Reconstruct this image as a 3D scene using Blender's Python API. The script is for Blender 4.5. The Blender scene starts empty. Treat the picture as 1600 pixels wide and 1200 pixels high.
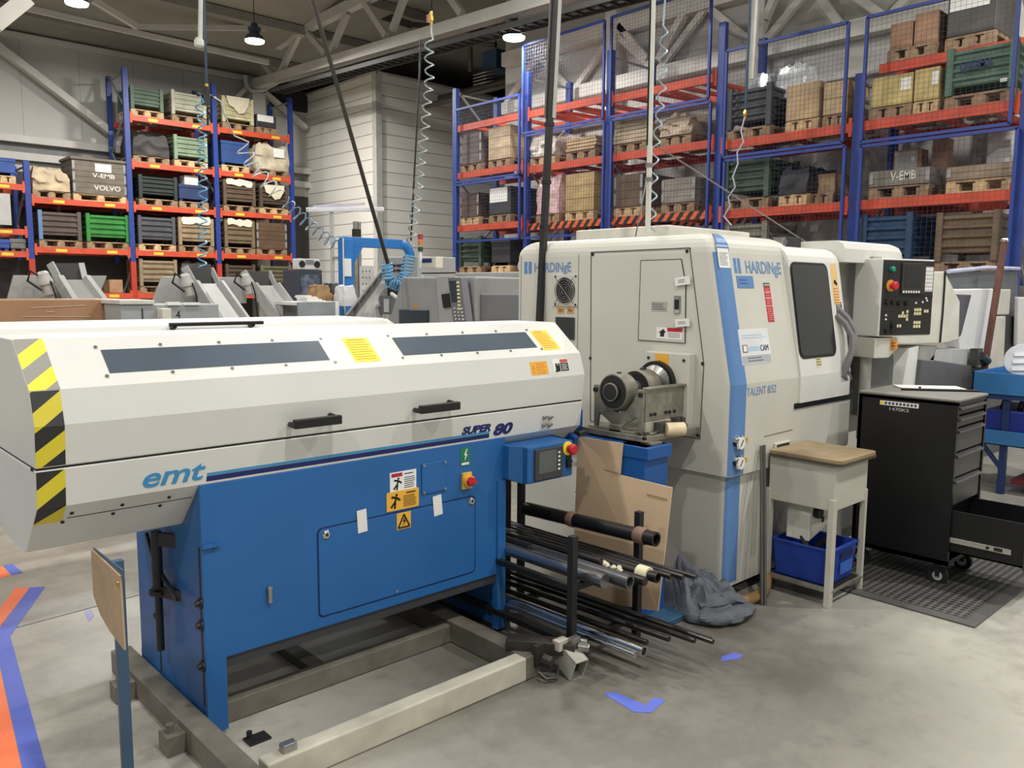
import bpy, bmesh, math, random
from mathutils import Vector, Matrix
random.seed(7)
SC = bpy.context.scene
COL = SC.collection
PI = math.pi

# ---------------------------------------------------------------- camera
cam_d = bpy.data.cameras.new('camera')
cam_d.sensor_width = 36.0
cam_d.lens = 36.0 * 1283.64 / 1600.0
cam_d.clip_start = 0.05
cam_d.clip_end = 200
cam = bpy.data.objects.new('camera', cam_d)
COL.objects.link(cam)
cam.matrix_world = Matrix([[0.732973, 0.073048, -0.676324, 0.0], [-0.680219, 0.089364, -0.727542, 0.0], [0.007293, 0.993317, 0.11519, 1.6], [0.0, 0.0, 0.0, 1.0]])
SC.camera = cam  # many coordinates below: image pixels projected through this camera onto chosen planes, precomputed

# ---------------------------------------------------------------- world, lamps' light, exposure
SC.view_settings.view_transform = 'Standard'
SC.view_settings.look = 'None'
SC.view_settings.gamma = 1.0
SC.view_settings.use_curve_mapping = False
SC.view_settings.exposure = 0.12
W = bpy.data.worlds.new('hall_air')
SC.world = W
W.use_nodes = True
W.node_tree.nodes['Background'].inputs[0].default_value = (0.95, 0.97, 1.0, 1)
W.node_tree.nodes['Background'].inputs[1].default_value = 0.22
LAMP_W = 150.0
LAMP_COL = (1.0, 0.985, 0.955)
def high_bay_light(x, y, z, parent=None, power=1.0):
    d = bpy.data.lights.new('high_bay_light', 'AREA')
    d.shape = 'DISK'
    d.size = 0.34
    d.energy = LAMP_W * power
    d.color = LAMP_COL
    o = bpy.data.objects.new('high_bay_light', d)
    o.location = (x, y, z)
    COL.objects.link(o)
    if parent:
        o.parent = parent
        o.location = Vector((x, y, z)) - parent.location
    return o
# the hall's other lamps, unseen; one is added to brighten the white inner room
for lx, ly, lp in ((6.2, -0.6, 1.25), (1.6, -0.4, 1.0), (-3.2, -0.4, 1.0), (5.2, 4.6, .8), (0.6, 4.9, .9), (-3.6, 4.9, .9), (9.0, 1.2, 1.1),
               (4.7, 11.3, 1.25), (-2.6, 10.2, 1), (7.4, 8.0, .6), (-0.4, 15.3, .7), (1.6, -5.6, 1), (6.2, -5.6, 1)):
    high_bay_light(lx, ly, 6.4, None, lp)

# ---------------------------------------------------------------- helpers
def lin(c):
    r = []
    for v in c:
        v = v / 255.0
        r.append(v / 12.92 if v <= 0.04045 else ((v + 0.055) / 1.055) ** 2.4)
    return tuple(r)
MATS = {}
def M(name, rgb, rough=0.5, metal=0.0, var=0.08, scale=6.0, bump=0.0, bscale=40.0, stretch=None, spec=0.5):
    if name in MATS: return MATS[name]
    m = bpy.data.materials.new(name)
    m.use_nodes = True
    nt = m.node_tree; N = nt.nodes; L = nt.links
    p = N['Principled BSDF']
    c = lin(rgb)
    p.inputs['Roughness'].default_value = rough
    p.inputs['Metallic'].default_value = metal
    p.inputs['Specular IOR Level'].default_value = spec
    tc = N.new('ShaderNodeTexCoord')
    mp = N.new('ShaderNodeMapping'); L.new(tc.outputs['Object'], mp.inputs[0])
    if stretch: mp.inputs['Scale'].default_value = stretch
    nz = N.new('ShaderNodeTexNoise'); L.new(mp.outputs[0], nz.inputs['Vector'])
    nz.inputs['Scale'].default_value = scale; nz.inputs['Detail'].default_value = 4
    rp = N.new('ShaderNodeValToRGB'); L.new(nz.outputs['Fac'], rp.inputs[0])
    rp.color_ramp.elements[0].position = 0.3; rp.color_ramp.elements[1].position = 0.7
    rp.color_ramp.elements[0].color = tuple(max(0, v * (1 - var * 1.3)) for v in c) + (1,)
    rp.color_ramp.elements[1].color = tuple(min(1, v * (1 + var)) for v in c) + (1,)
    L.new(rp.outputs[0], p.inputs['Base Color'])
    if bump:
        nb = N.new('ShaderNodeTexNoise'); L.new(mp.outputs[0], nb.inputs['Vector'])
        nb.inputs['Scale'].default_value = bscale
        bp = N.new('ShaderNodeBump'); bp.inputs['Strength'].default_value = bump; bp.inputs['Distance'].default_value = 0.02
        L.new(nb.outputs['Fac'], bp.inputs['Height']); L.new(bp.outputs[0], p.inputs['Normal'])
    MATS[name] = m
    return m
def EM(name, rgb, s):
    if name in MATS: return MATS[name]
    m = bpy.data.materials.new(name); m.use_nodes = True
    p = m.node_tree.nodes['Principled BSDF']
    p.inputs['Base Color'].default_value = lin(rgb) + (1,)
    p.inputs['Emission Color'].default_value = lin(rgb) + (1,)
    p.inputs['Emission Strength'].default_value = s
    MATS[name] = m
    return m
def stripes(name, c1, c2, period, angle_vec, rough=0.45):
    """two-colour diagonal stripes across object space"""
    if name in MATS: return MATS[name]
    m = bpy.data.materials.new(name); m.use_nodes = True
    N = m.node_tree.nodes; L = m.node_tree.links; p = N['Principled BSDF']
    tc = N.new('ShaderNodeTexCoord'); dt = N.new('ShaderNodeVectorMath'); dt.operation = 'DOT_PRODUCT'
    dt.inputs[1].default_value = angle_vec; L.new(tc.outputs['Object'], dt.inputs[0])
    a = N.new('ShaderNodeMath'); a.operation = 'DIVIDE'; a.inputs[1].default_value = period; L.new(dt.outputs['Value'], a.inputs[0])
    f = N.new('ShaderNodeMath'); f.operation = 'FRACT'; L.new(a.outputs[0], f.inputs[0])
    g = N.new('ShaderNodeMath'); g.operation = 'GREATER_THAN'; g.inputs[1].default_value = 0.5; L.new(f.outputs[0], g.inputs[0])
    mx = N.new('ShaderNodeMix'); mx.data_type = 'RGBA'
    mx.inputs[6].default_value = lin(c1) + (1,); mx.inputs[7].default_value = lin(c2) + (1,)
    L.new(g.outputs[0], mx.inputs[0]); L.new(mx.outputs[2], p.inputs['Base Color'])
    p.inputs['Roughness'].default_value = rough
    MATS[name] = m
    return m

X_ = Vector((1, 0, 0)); Y_ = Vector((0, 1, 0)); Z_ = Vector((0, 0, 1))
class F:
    """a plane to put things on: origin, right, up; n points out of it"""
    def __init__(s, O, u, v):
        s.O = Vector(O); s.u = Vector(u).normalized(); s.v = Vector(v).normalized(); s.n = s.u.cross(s.v)
    def p(s, a, b, c=0.0): return s.O + s.u * a + s.v * b + s.n * c
class B:
    def __init__(s): s.bm = bmesh.new()
    def hexa(s, c):
        v = [s.bm.verts.new(q) for q in c]
        for f in ((3, 2, 1, 0), (4, 5, 6, 7), (0, 1, 5, 4), (1, 2, 6, 5), (2, 3, 7, 6), (3, 0, 4, 7)):
            s.bm.faces.new([v[i] for i in f])
        return s
    def box(s, x0, x1, y0, y1, z0, z1):
        x0, x1 = sorted((x0, x1)); y0, y1 = sorted((y0, y1)); z0, z1 = sorted((z0, z1))
        return s.hexa([(x0, y0, z0), (x1, y0, z0), (x1, y1, z0), (x0, y1, z0), (x0, y0, z1), (x1, y0, z1), (x1, y1, z1), (x0, y1, z1)])
    def plate(s, f, a0, a1, b0, b1, n0=0.0, n1=0.002):
        a0, a1 = sorted((a0, a1)); b0, b1 = sorted((b0, b1))
        return s.hexa([f.p(a0, b0, n0), f.p(a1, b0, n0), f.p(a1, b1, n0), f.p(a0, b1, n0), f.p(a0, b0, n1), f.p(a1, b0, n1), f.p(a1, b1, n1), f.p(a0, b1, n1)])
    def prism(s, lo, hi, smooth=False):
        """two matching rings of points, closed"""
        a = [s.bm.verts.new(q) for q in lo]; b = [s.bm.verts.new(q) for q in hi]
        n = len(a)
        s.bm.faces.new(a[::-1]); s.bm.faces.new(b)
        for i in range(n):
            f = s.bm.faces.new((a[i], a[(i + 1) % n], b[(i + 1) % n], b[i])); f.smooth = smooth
        return s
    def poly(s, f, pts, n0=0.0, n1=0.002):
        return s.prism([f.p(a, b, n0) for a, b in pts], [f.p(a, b, n1) for a, b in pts])
    def rrect(s, f, a0, a1, b0, b1, r, n0=0.0, n1=0.002, k=4):
        return s.poly(f, rr(a0, a1, b0, b1, r, k), n0, n1)
    def loft(s, rings, smooth=True, cap=True):
        vs = [[s.bm.verts.new(q) for q in r] for r in rings]
        n = len(vs[0])
        for r0, r1 in zip(vs, vs[1:]):
            for i in range(n):
                f = s.bm.faces.new((r0[i], r0[(i + 1) % n], r1[(i + 1) % n], r1[i])); f.smooth = smooth
        if cap:
            s.bm.faces.new(vs[0][::-1]); s.bm.faces.new(vs[-1])
        return s
    def bar(s, p0, p1, w, h, up=None):
        p0 = Vector(p0); p1 = Vector(p1); d = (p1 - p0).normalized()
        up = Vector(up) if up else (Z_ if abs(d.z) < 0.9 else X_)
        r = d.cross(up).normalized(); u = r.cross(d)
        q = [(-w / 2, -h / 2), (w / 2, -h / 2), (w / 2, h / 2), (-w / 2, h / 2)]
        return s.prism([p0 + r * a + u * b for a, b in q], [p1 + r * a + u * b for a, b in q])
    def cyl(s, p0, p1, r, r2=None, n=14):
        return s.tube([p0, p1], r, n, r2)
    def tube(s, pts, r, n=8, r2=None):
        pts = [Vector(p) for p in pts]
        rings = []; pu = None
        for i, p in enumerate(pts):
            d = (pts[min(i + 1, len(pts) - 1)] - pts[max(i - 1, 0)]).normalized()
            if pu is None:
                pu = Z_ if abs(d.z) < 0.9 else X_
            u = (pu - d * pu.dot(d)).normalized(); pu = u
            w = d.cross(u)
            rad = r if r2 is None else r + (r2 - r) * i / (len(pts) - 1)
            rings.append([p + (u * math.cos(2 * PI * k / n) + w * math.sin(2 * PI * k / n)) * rad for k in range(n)])
        return s.loft(rings)
    def lathe(s, p0, axis, prof, n=24):
        p0 = Vector(p0); d = Vector(axis).normalized()
        u = (Z_ if abs(d.z) < 0.9 else X_); u = (u - d * u.dot(d)).normalized(); w = d.cross(u)
        rings = [[p0 + d * t + (u * math.cos(2 * PI * k / n) + w * math.sin(2 * PI * k / n)) * max(r, 1e-4) for k in range(n)] for t, r in prof]
        vs = [[s.bm.verts.new(q) for q in r] for r in rings]
        for i in range(len(vs) - 1):
            sm = True
            for k in range(n):
                f = s.bm.faces.new((vs[i][k], vs[i][(k + 1) % n], vs[i + 1][(k + 1) % n], vs[i + 1][k]))
                f.smooth = abs(prof[i][1] - prof[i + 1][1]) < abs(prof[i][0] - prof[i + 1][0]) * 1.5
        s.bm.faces.new(vs[0][::-1]); s.bm.faces.new(vs[-1])
        return s
    def text(s, f, a0, b0, w, h, string, shear=0.0, bold=0.0, t=0.0015, fit=True):
        """lettering with its lower left corner at (a0, b0), squeezed to w x h"""
        cu = bpy.data.curves.new('t', 'FONT'); cu.body = string; cu.shear = shear; cu.offset = bold
        cu.extrude = 0.5; cu.resolution_u = 3
        ob = bpy.data.objects.new('t', cu)
        me = bpy.data.meshes.new_from_object(ob)
        xs = [v.co.x for v in me.vertices]; ys = [v.co.y for v in me.vertices]
        if not xs: return s
        sx = w / max(1e-6, max(xs) - min(xs)); sy = h / max(1e-6, max(ys) - min(ys)); x0 = min(xs); y0 = min(ys)
        vv = [s.bm.verts.new(f.p(a0 + (v.co.x - x0) * sx, b0 + (v.co.y - y0) * sy, t * (0.5 + v.co.z))) for v in me.vertices]
        for q in me.polygons:
            try: s.bm.faces.new([vv[i] for i in q.vertices])
            except ValueError: pass
        bpy.data.objects.remove(ob); bpy.data.meshes.remove(me); bpy.data.curves.remove(cu)
        return s
    def lines(s, f, a0, a1, b0, b1, n, t=0.003, fill=0.45, rag=0.25):
        """n printed lines of small type"""
        st = (b1 - b0) / n
        for i in range(n):
            e = a1 - (a1 - a0) * random.random() * rag
            s.plate(f, a0, e, b0 + st * i + st * (1 - fill) / 2, b0 + st * i + st * (1 + fill) / 2, 0.001, t)
        return s
    def build(s, name, mat, parent=None, bevel=0.0, loc=None, seg=2, recalc=True):
        if recalc: bmesh.ops.recalc_face_normals(s.bm, faces=s.bm.faces[:])
        o0 = Vector((0, 0, 0))
        if parent is not None: o0 = origin(parent)
        elif loc is not None: o0 = Vector(loc)
        if o0.length > 0: bmesh.ops.translate(s.bm, verts=s.bm.verts[:], vec=-o0)
        me = bpy.data.meshes.new(name); s.bm.to_mesh(me); s.bm.free()
        sm = [q.use_smooth for q in me.polygons]
        if any(sm):
            me.set_sharp_from_angle(angle=math.radians(38))
            me.polygons.foreach_set('use_smooth', sm)
        if isinstance(mat, (list, tuple)):
            for q in mat: me.materials.append(q)
        else: me.materials.append(mat)
        o = bpy.data.objects.new(name, me); COL.objects.link(o)
        if parent is not None: o.parent = parent
        elif loc is not None: o.location = loc
        if bevel:
            bv = o.modifiers.new('bevel', 'BEVEL'); bv.width = bevel; bv.segments = seg; bv.limit_method = 'ANGLE'; bv.angle_limit = math.radians(40)
        return o
def each(b, name, mat, parent=None):
    """every separate piece of b becomes a part of its own"""
    bmesh.ops.recalc_face_normals(b.bm, faces=b.bm.faces[:])
    left = set(b.bm.verts); out = []
    while left:
        st = [left.pop()]; grp = []
        while st:
            v = st.pop(); grp.append(v)
            for ed in v.link_edges:
                w = ed.other_vert(v)
                if w in left: left.discard(w); st.append(w)
        n = B(); ix = {}
        for v in grp: ix[v] = n.bm.verts.new(v.co)
        fs_ = {f for v in grp for f in v.link_faces}
        for f in fs_:
            g = n.bm.faces.new([ix[v] for v in f.verts]); g.smooth = f.smooth
        out.append(n.build(name, mat, parent))
    b.bm.free()
    return out
def origin(o):
    v = Vector((0, 0, 0))
    while o is not None:
        v = v + o.location; o = o.parent
    return v
def rr(a0, a1, b0, b1, r, k=4):
    a0, a1 = sorted((a0, a1)); b0, b1 = sorted((b0, b1)); out = []
    for cx, cy, s0 in ((a1 - r, b0 + r, -PI / 2), (a1 - r, b1 - r, 0), (a0 + r, b1 - r, PI / 2), (a0 + r, b0 + r, PI)):
        for i in range(k + 1):
            t = s0 + PI / 2 * i / k
            out.append((cx + r * math.cos(t), cy + r * math.sin(t)))
    return out
LABELS = {}
def tag(o, label, cat, group=None):
    n = len(label.split())
    if not 4 <= n <= 16: print('LABEL LENGTH', n, label)
    if label in LABELS and not group: print('LABEL TWICE', label)
    LABELS[label] = 1
    o['label'] = label; o['category'] = cat
    if group: o['group'] = group
    return o
def thing(name, label, cat, loc=(0, 0, 0), group=None, rz=0.0):
    o = bpy.data.objects.new(name, None); COL.objects.link(o)
    o.empty_display_size = 0.1
    o.location = loc; o.rotation_euler = (0, 0, rz)
    return tag(o, label, cat, group)
def struct(o):
    o['kind'] = 'structure'; return o
def copy_thing(root, loc, rz, label, group=None):
    r = root.copy(); COL.objects.link(r); r.location = loc; r.rotation_euler = (0, 0, rz)
    tag(r, label, root['category'], group)
    for ch in list(root.children):
        c = ch.copy(); COL.objects.link(c); c.parent = r
        for g in list(ch.children):
            d = g.copy(); COL.objects.link(d); d.parent = c
    return r
def arc(c, r, a0, a1, n, u=X_, v=Z_):
    c = Vector(c); u = Vector(u); v = Vector(v)
    return [c + u * (r * math.cos(a0 + (a1 - a0) * i / n)) + v * (r * math.sin(a0 + (a1 - a0) * i / n)) for i in range(n + 1)]
def coil(p0, p1, r, turns, per=10, taper=1.0):
    p0 = Vector(p0); p1 = Vector(p1); d = (p1 - p0).normalized()
    u = (X_ if abs(d.x) < 0.8 else Y_); u = (u - d * u.dot(d)).normalized(); w = d.cross(u)
    n = int(turns * per); out = []
    for i in range(n + 1):
        t = i / n; a = 2 * PI * turns * t; tt = t ** taper
        out.append(p0.lerp(p1, tt) + (u * math.cos(a) + w * math.sin(a)) * r)
    return out
def coil_path(pts, r, turns, per=9):
    """helix wound round a polyline"""
    pts = [Vector(p) for p in pts]; L = [0]
    for a, b in zip(pts, pts[1:]): L.append(L[-1] + (b - a).length)
    n = int(turns * per); out = []
    for i in range(n + 1):
        s = L[-1] * i / n; k = 0
        while k < len(pts) - 2 and L[k + 1] < s: k += 1
        t = (s - L[k]) / (L[k + 1] - L[k]); d = (pts[k + 1] - pts[k]).normalized()
        u = d.cross(Vector((.68, .73, 0))).normalized(); w = d.cross(u); a = 2 * PI * turns * i / n
        out.append(pts[k].lerp(pts[k + 1], t) + (u * math.cos(a) + w * math.sin(a)) * r)
    return out

# colours
CREAM = M('cream_paint', (216, 215, 207), .42, var=.03, scale=3)
CREAM_H = M('aged_cream_paint', (203, 200, 188), .45, var=.04, scale=2.5)
BLUE = M('blue_enamel', (34, 98, 160), .4, var=.05, scale=3)
NAVY = M('navy_print', (22, 32, 96), .5)
SKY = M('light_blue_print', (66, 146, 196), .5)
HBLUE = M('stripe_blue', (94, 134, 184), .42, var=.04)
BLACK = M('black_plastic', (24, 24, 26), .45)
DARK = M('dark_steel', (44, 44, 46), .45, metal=.3)
GREY = M('grey_paint', (150, 150, 148), .45)
LGREY = M('light_grey_paint', (190, 190, 186), .45)
STEEL = M('bare_steel', (168, 166, 160), .3, metal=.85, var=.12, scale=14)
CHROME = M('polished_steel', (205, 203, 198), .16, metal=1.0, var=.05)
ALU = M('dull_aluminium', (176, 174, 166), .4, metal=.6, var=.1, scale=16)
WHITE = M('white_print', (236, 236, 232), .5, var=.02)
PAPER = M('white_paper', (232, 230, 224), .7, var=.03)
YELLOW = M('yellow_label', (246, 232, 60), .5, var=.02)
AMBER = M('amber_label', (236, 178, 60), .5, var=.03)
ORANGEL = M('pale_orange_print', (222, 140, 40), .5)
RED = M('red_plastic', (196, 34, 40), .4)
REDP = M('red_print', (184, 30, 44), .5)
GREENP = M('green_print', (30, 118, 84), .5)
INK = M('black_print', (22, 22, 22), .55)
INKG = M('grey_print', (110, 110, 108), .55)
RACKB = M('rack_blue', (38, 60, 132), .45, var=.1)
RACKO = M('rack_orange', (198, 76, 46), .5, var=.14)
RACKR = M('rack_red_orange', (176, 56, 38), .5, var=.1)
WOOD = M('pale_pallet_wood', (196, 166, 124), .7, var=.25, scale=9)
WOODD = M('weathered_pallet_wood', (150, 124, 94), .75, var=.3, scale=9)
CARD = M('cardboard', (190, 156, 116), .75, var=.06, scale=5)
GLASS = M('dark_tinted_glass', (84, 94, 104), .2, var=.1, scale=3)
HOSEB = M('pale_blue_hose', (110, 170, 200), .35)
RUBBER = M('black_rubber', (30, 30, 30), .7)

# ================================================================ the hall
def concrete():
    m = bpy.data.materials.new('concrete_floor'); m.use_nodes = True
    N = m.node_tree.nodes; L = m.node_tree.links; p = N['Principled BSDF']
    tc = N.new('ShaderNodeTexCoord')
    n1 = N.new('ShaderNodeTexNoise'); n1.inputs['Scale'].default_value = 0.9; n1.inputs['Detail'].default_value = 6
    n2 = N.new('ShaderNodeTexNoise'); n2.inputs['Scale'].default_value = 7; n2.inputs['Detail'].default_value = 8; n2.inputs['Roughness'].default_value = .7
    for n in (n1, n2): L.new(tc.outputs['Object'], n.inputs['Vector'])
    r1 = N.new('ShaderNodeValToRGB'); r1.color_ramp.elements[0].position = .3; r1.color_ramp.elements[1].position = .7
    r1.color_ramp.elements[0].color = lin((152, 148, 138)) + (1,); r1.color_ramp.elements[1].color = lin((190, 186, 174)) + (1,)
    r2 = N.new('ShaderNodeValToRGB'); r2.color_ramp.elements[0].position = .36; r2.color_ramp.elements[1].position = .6
    r2.color_ramp.elements[0].color = (.66, .65, .63, 1); r2.color_ramp.elements[1].color = (1, 1, 1, 1)
    L.new(n1.outputs['Fac'], r1.inputs[0]); L.new(n2.outputs['Fac'], r2.inputs[0])
    mx = N.new('ShaderNodeMix'); mx.data_type = 'RGBA'; mx.blend_type = 'MULTIPLY'; mx.inputs[0].default_value = .7
    L.new(r1.outputs[0], mx.inputs[6]); L.new(r2.outputs[0], mx.inputs[7])
    # oily, worn ground round the bar rack (a stain with a shape of its own)
    vd = N.new('ShaderNodeVectorMath'); vd.operation = 'DISTANCE'; vd.inputs[1].default_value = (2.75, 2.2, 0)
    L.new(tc.outputs['Object'], vd.inputs[0])
    ad = N.new('ShaderNodeMath'); ad.operation = 'MULTIPLY_ADD'; ad.inputs[1].default_value = -1.5; L.new(n2.outputs['Fac'], ad.inputs[0]); L.new(vd.outputs['Value'], ad.inputs[2])
    rs = N.new('ShaderNodeValToRGB'); rs.color_ramp.elements[0].position = .05; rs.color_ramp.elements[1].position = .75
    rs.color_ramp.elements[0].color = (.42, .41, .40, 1); rs.color_ramp.elements[1].color = (1, 1, 1, 1)
    L.new(ad.outputs[0], rs.inputs[0])
    m2 = N.new('ShaderNodeMix'); m2.data_type = 'RGBA'; m2.blend_type = 'MULTIPLY'; m2.inputs[0].default_value = 1.0
    L.new(mx.outputs[2], m2.inputs[6]); L.new(rs.outputs[0], m2.inputs[7])
    L.new(m2.outputs[2], p.inputs['Base Color'])
    rr_ = N.new('ShaderNodeMapRange'); rr_.inputs[3].default_value = .28; rr_.inputs[4].default_value = .5
    L.new(n2.outputs['Fac'], rr_.inputs[0]); L.new(rr_.outputs[0], p.inputs['Roughness'])
    bp = N.new('ShaderNodeBump'); bp.inputs['Strength'].default_value = .08; L.new(n2.outputs['Fac'], bp.inputs['Height']); L.new(bp.outputs[0], p.inputs['Normal'])
    return m
struct(B().box(-9, 19, -9, 23, -.2, 0).build('floor', concrete()))
def panelled(name, rgb, axis, period, width, dark, rough=.5):
    m = bpy.data.materials.new(name); m.use_nodes = True
    N = m.node_tree.nodes; L = m.node_tree.links; p = N['Principled BSDF']
    tc = N.new('ShaderNodeTexCoord'); sp = N.new('ShaderNodeSeparateXYZ'); L.new(tc.outputs['Object'], sp.inputs[0])
    a = N.new('ShaderNodeMath'); a.operation = 'DIVIDE'; a.inputs[1].default_value = period; L.new(sp.outputs[axis], a.inputs[0])
    f = N.new('ShaderNodeMath'); f.operation = 'FRACT'; L.new(a.outputs[0], f.inputs[0])
    g = N.new('ShaderNodeMath'); g.operation = 'LESS_THAN'; g.inputs[1].default_value = width / period; L.new(f.outputs[0], g.inputs[0])
    nz = N.new('ShaderNodeTexNoise'); nz.inputs['Scale'].default_value = 1.2; L.new(tc.outputs['Object'], nz.inputs['Vector'])
    rp = N.new('ShaderNodeValToRGB'); c = lin(rgb); L.new(nz.outputs['Fac'], rp.inputs[0])
    rp.color_ramp.elements[0].color = tuple(v * .92 for v in c) + (1,); rp.color_ramp.elements[1].color = tuple(min(1, v * 1.05) for v in c) + (1,)
    mx = N.new('ShaderNodeMix'); mx.data_type = 'RGBA'; L.new(g.outputs[0], mx.inputs[0]); L.new(rp.outputs[0], mx.inputs[6])
    mx.inputs[7].default_value = lin(dark) + (1,)
    L.new(mx.outputs[2], p.inputs['Base Color']); p.inputs['Roughness'].default_value = rough
    return m
WALLM = panelled('wall_sheet', (186, 184, 176), 0, 1.1, .012, (150, 148, 142))
WALLR = panelled('wall_sheet_right', (192, 190, 184), 1, 1.1, .012, (176, 174, 168))
ROOFM = M('roof_sheet', (150, 146, 134), .6, var=.06, scale=1.5)
ROOMM = panelled('cold_room_panel', (238, 234, 224), 2, .283, .016, (140, 137, 130))
STRUCT = M('pale_structural_steel', (200, 196, 186), .5, var=.05, scale=3)
VOID = M('black_insulation', (40, 40, 40), .9)  # near-black colour stands in for the darkness of the unlit recess
struct(B().box(-6, 17, 19.4, 19.6, 0, 6.66).build('wall_left', WALLM))
struct(B().box(11.2, 11.4, -8, 12.3, 0, 9.2).build('wall_right', WALLR))
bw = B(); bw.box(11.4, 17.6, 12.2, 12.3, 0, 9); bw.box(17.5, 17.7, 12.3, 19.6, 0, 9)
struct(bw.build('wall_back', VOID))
# roof: slopes up from the left wall
rf = B()
rf.prism([(-8, 19.7, 6.62), (-8, 5, 8.85), (-8, -8.5, 8.85), (-8, -8.5, 9.0), (-8, 5, 9.0), (-8, 19.7, 6.8)],
         [(18, 19.7, 6.62), (18, 5, 8.85), (18, -8.5, 8.85), (18, -8.5, 9.0), (18, 5, 9.0), (18, 19.7, 6.8)])
struct(rf.build('ceiling', ROOFM))
def roof_z(y): return 6.62 + (19.7 - y) * (8.85 - 6.62) / 14.7
k = 0
pl = B()
for y in (18.2, 16.4, 14.6, 12.8, 11.0, 9.2, 7.4):
    z = roof_z(y) - .02
    pl.box(-6, 11.1, y - .035, y + .035, z - .17, z)
struct(pl.build('trim_1', M('purlin_steel', (136, 132, 122), .5)))
# inner panelled room with its grey corner post
rm = B(); rm.box(10.8, 16.5, 16.2, 19.4, 0, 6.44)
struct(rm.build('wall_inner', ROOMM))
cp = B(); cp.box(10.76, 10.92, 16.16, 16.32, 0, 6.46); cp.box(10.77, 10.8, 16.16, 19.4, 6.40, 6.46); cp.box(10.8, 16.5, 16.17, 16.2, 6.40, 6.46)
struct(cp.build('trim_2', M('corner_flashing', (196, 194, 188), .45)))
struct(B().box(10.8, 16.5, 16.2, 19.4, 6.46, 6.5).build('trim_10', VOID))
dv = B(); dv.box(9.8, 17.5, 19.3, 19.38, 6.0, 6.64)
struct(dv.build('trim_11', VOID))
# girts, brace and column on the left wall
g = B(); g.box(-6, 10.8, 19.2, 19.4, 4.46, 4.6); g.box(-6, 10.8, 19.24, 19.4, 4.12, 4.27); g.box(-6, 10.8, 19.3, 19.4, 6.5, 6.62)
g.bar((3.609, 19.15, 6.493), (5.988, 19.15, 4.877), .2, .14)
g.bar((8.534, 19.15, 5.734), (9.269, 19.15, 6.466), .1, .1)
g.bar((9.452, 19.1, 6.31), (10.627, 19.1, 5.571), .16, .1)
g.box(9.2, 9.52, 19.02, 19.4, 0, 6.5)
g.tube([(9.009, 19.0, 6.542), (9.033, 19.0, 6.298), (9.142, 19.0, 6.214), (9.418, 18.9, 6.272), (9.753, 18.9, 6.475)], .05)
struct(g.build('trim_3', STRUCT))
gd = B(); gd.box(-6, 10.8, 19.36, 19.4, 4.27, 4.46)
struct(B().box(-6, 10.8, 19.37, 19.4, 0, 3.9).build('trim_13', M('dark_dado', (66, 62, 60), .7)))  # dark sheet: shade behind the left rack put into the wall colour
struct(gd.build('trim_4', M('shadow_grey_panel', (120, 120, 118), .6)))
# roof truss running towards the camera, cable ladder slung under it
t = B()
XT = 9.2
lo0 = Vector((9.2, 18.779, 6.347)); lo1 = Vector((9.2, 9.031, 5.934)); lo2 = lo0 + (lo1 - lo0) * 2.2
t.bar(lo0, lo2, .2, .2)
up = [(9.2, 18.675, 6.95), (9.2, 16.584, 7.102), (9.2, 14.247, 7.147)]
ue = Vector(up[1]) + (Vector(up[2]) - Vector(up[1])) * 3
t.bar(up[0], up[1], .16, .2); t.bar(up[1], ue, .16, .2)
for a, b in (((9.2, 16.422, 7.015), (9.2, 15.648, 6.416)), ((9.2, 16.755, 7.032), (9.2, 17.698, 6.344)), ((9.2, 14.785, 7.032), (9.2, 15.418, 6.422)), ((9.2, 14.246, 7.17), (9.2, 13.433, 6.308)),
             ((9.2, 12.849, 6.856), (9.2, 13.243, 6.36)), ((9.2, 18.675, 6.95), (9.2, 17.944, 6.36)), ((9.2, 11.666, 6.697), (9.2, 11.199, 6.19))):
    t.bar(a, b, .1, .12)
struct(t.build('trim_5', STRUCT))
cl = B()
d = (lo2 - lo0).normalized(); o = Vector((-.02, 0, -.3))
for s in (-.16, .16):
    cl.bar(lo0 + o + Vector((s, 0, 0)) + d * 1.0, lo2 + o + Vector((s, 0, 0)), .03, .08)
for i in range(70):
    q = lo0 + o + d * (1.0 + i * .22); cl.box(q.x - .16, q.x + .16, q.y - .015, q.y + .015, q.z - .02, q.z + .02)
for s in (-.1, -.03, .05): cl.tube([lo0 + o + Vector((s, 0, .03)) + d, lo2 + o + Vector((s, 0, .03))], .025, 6)
cable_ladder = cl.build('cable_ladder', M('dark_cable_ladder', (58, 56, 52), .6))
tag(cable_ladder, 'dark cable ladder slung beneath the long white roof truss', 'cable tray')
# long purlin beams in the roof near the first truss, and the far truss at the upper left
t2 = B()
t2.bar((8.6, 19.808, 8.368), (9.1, 16.479, 7.215), .3, .1)
t2.bar((2.671, 13.0, 5.009), (3.083, 13.0, 5.445), .16, .2)
t2.bar((4.973, 16.5, 6.705), (5.734, 16.5, 6.402), .1, .1); t2.bar((3.806, 17.0, 6.468), (8.605, 17.0, 6.382), .06, .1)
t2.bar((5.789, 17.0, 6.523), (9.384, 17.0, 7.244), .08, .1)
struct(t2.build('trim_6', STRUCT))
t3 = B(); t3.bar((9.9, 17.379, 8.142), (10.6, 14.629, 7.077), .16, .14); t3.bar((10.6, 14.629, 7.077), (11.0, 11.905, 6.402), .1, .1)
struct(t3.build('trim_7', M('dark_roof_beam', (64, 60, 54), .6)))
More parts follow.
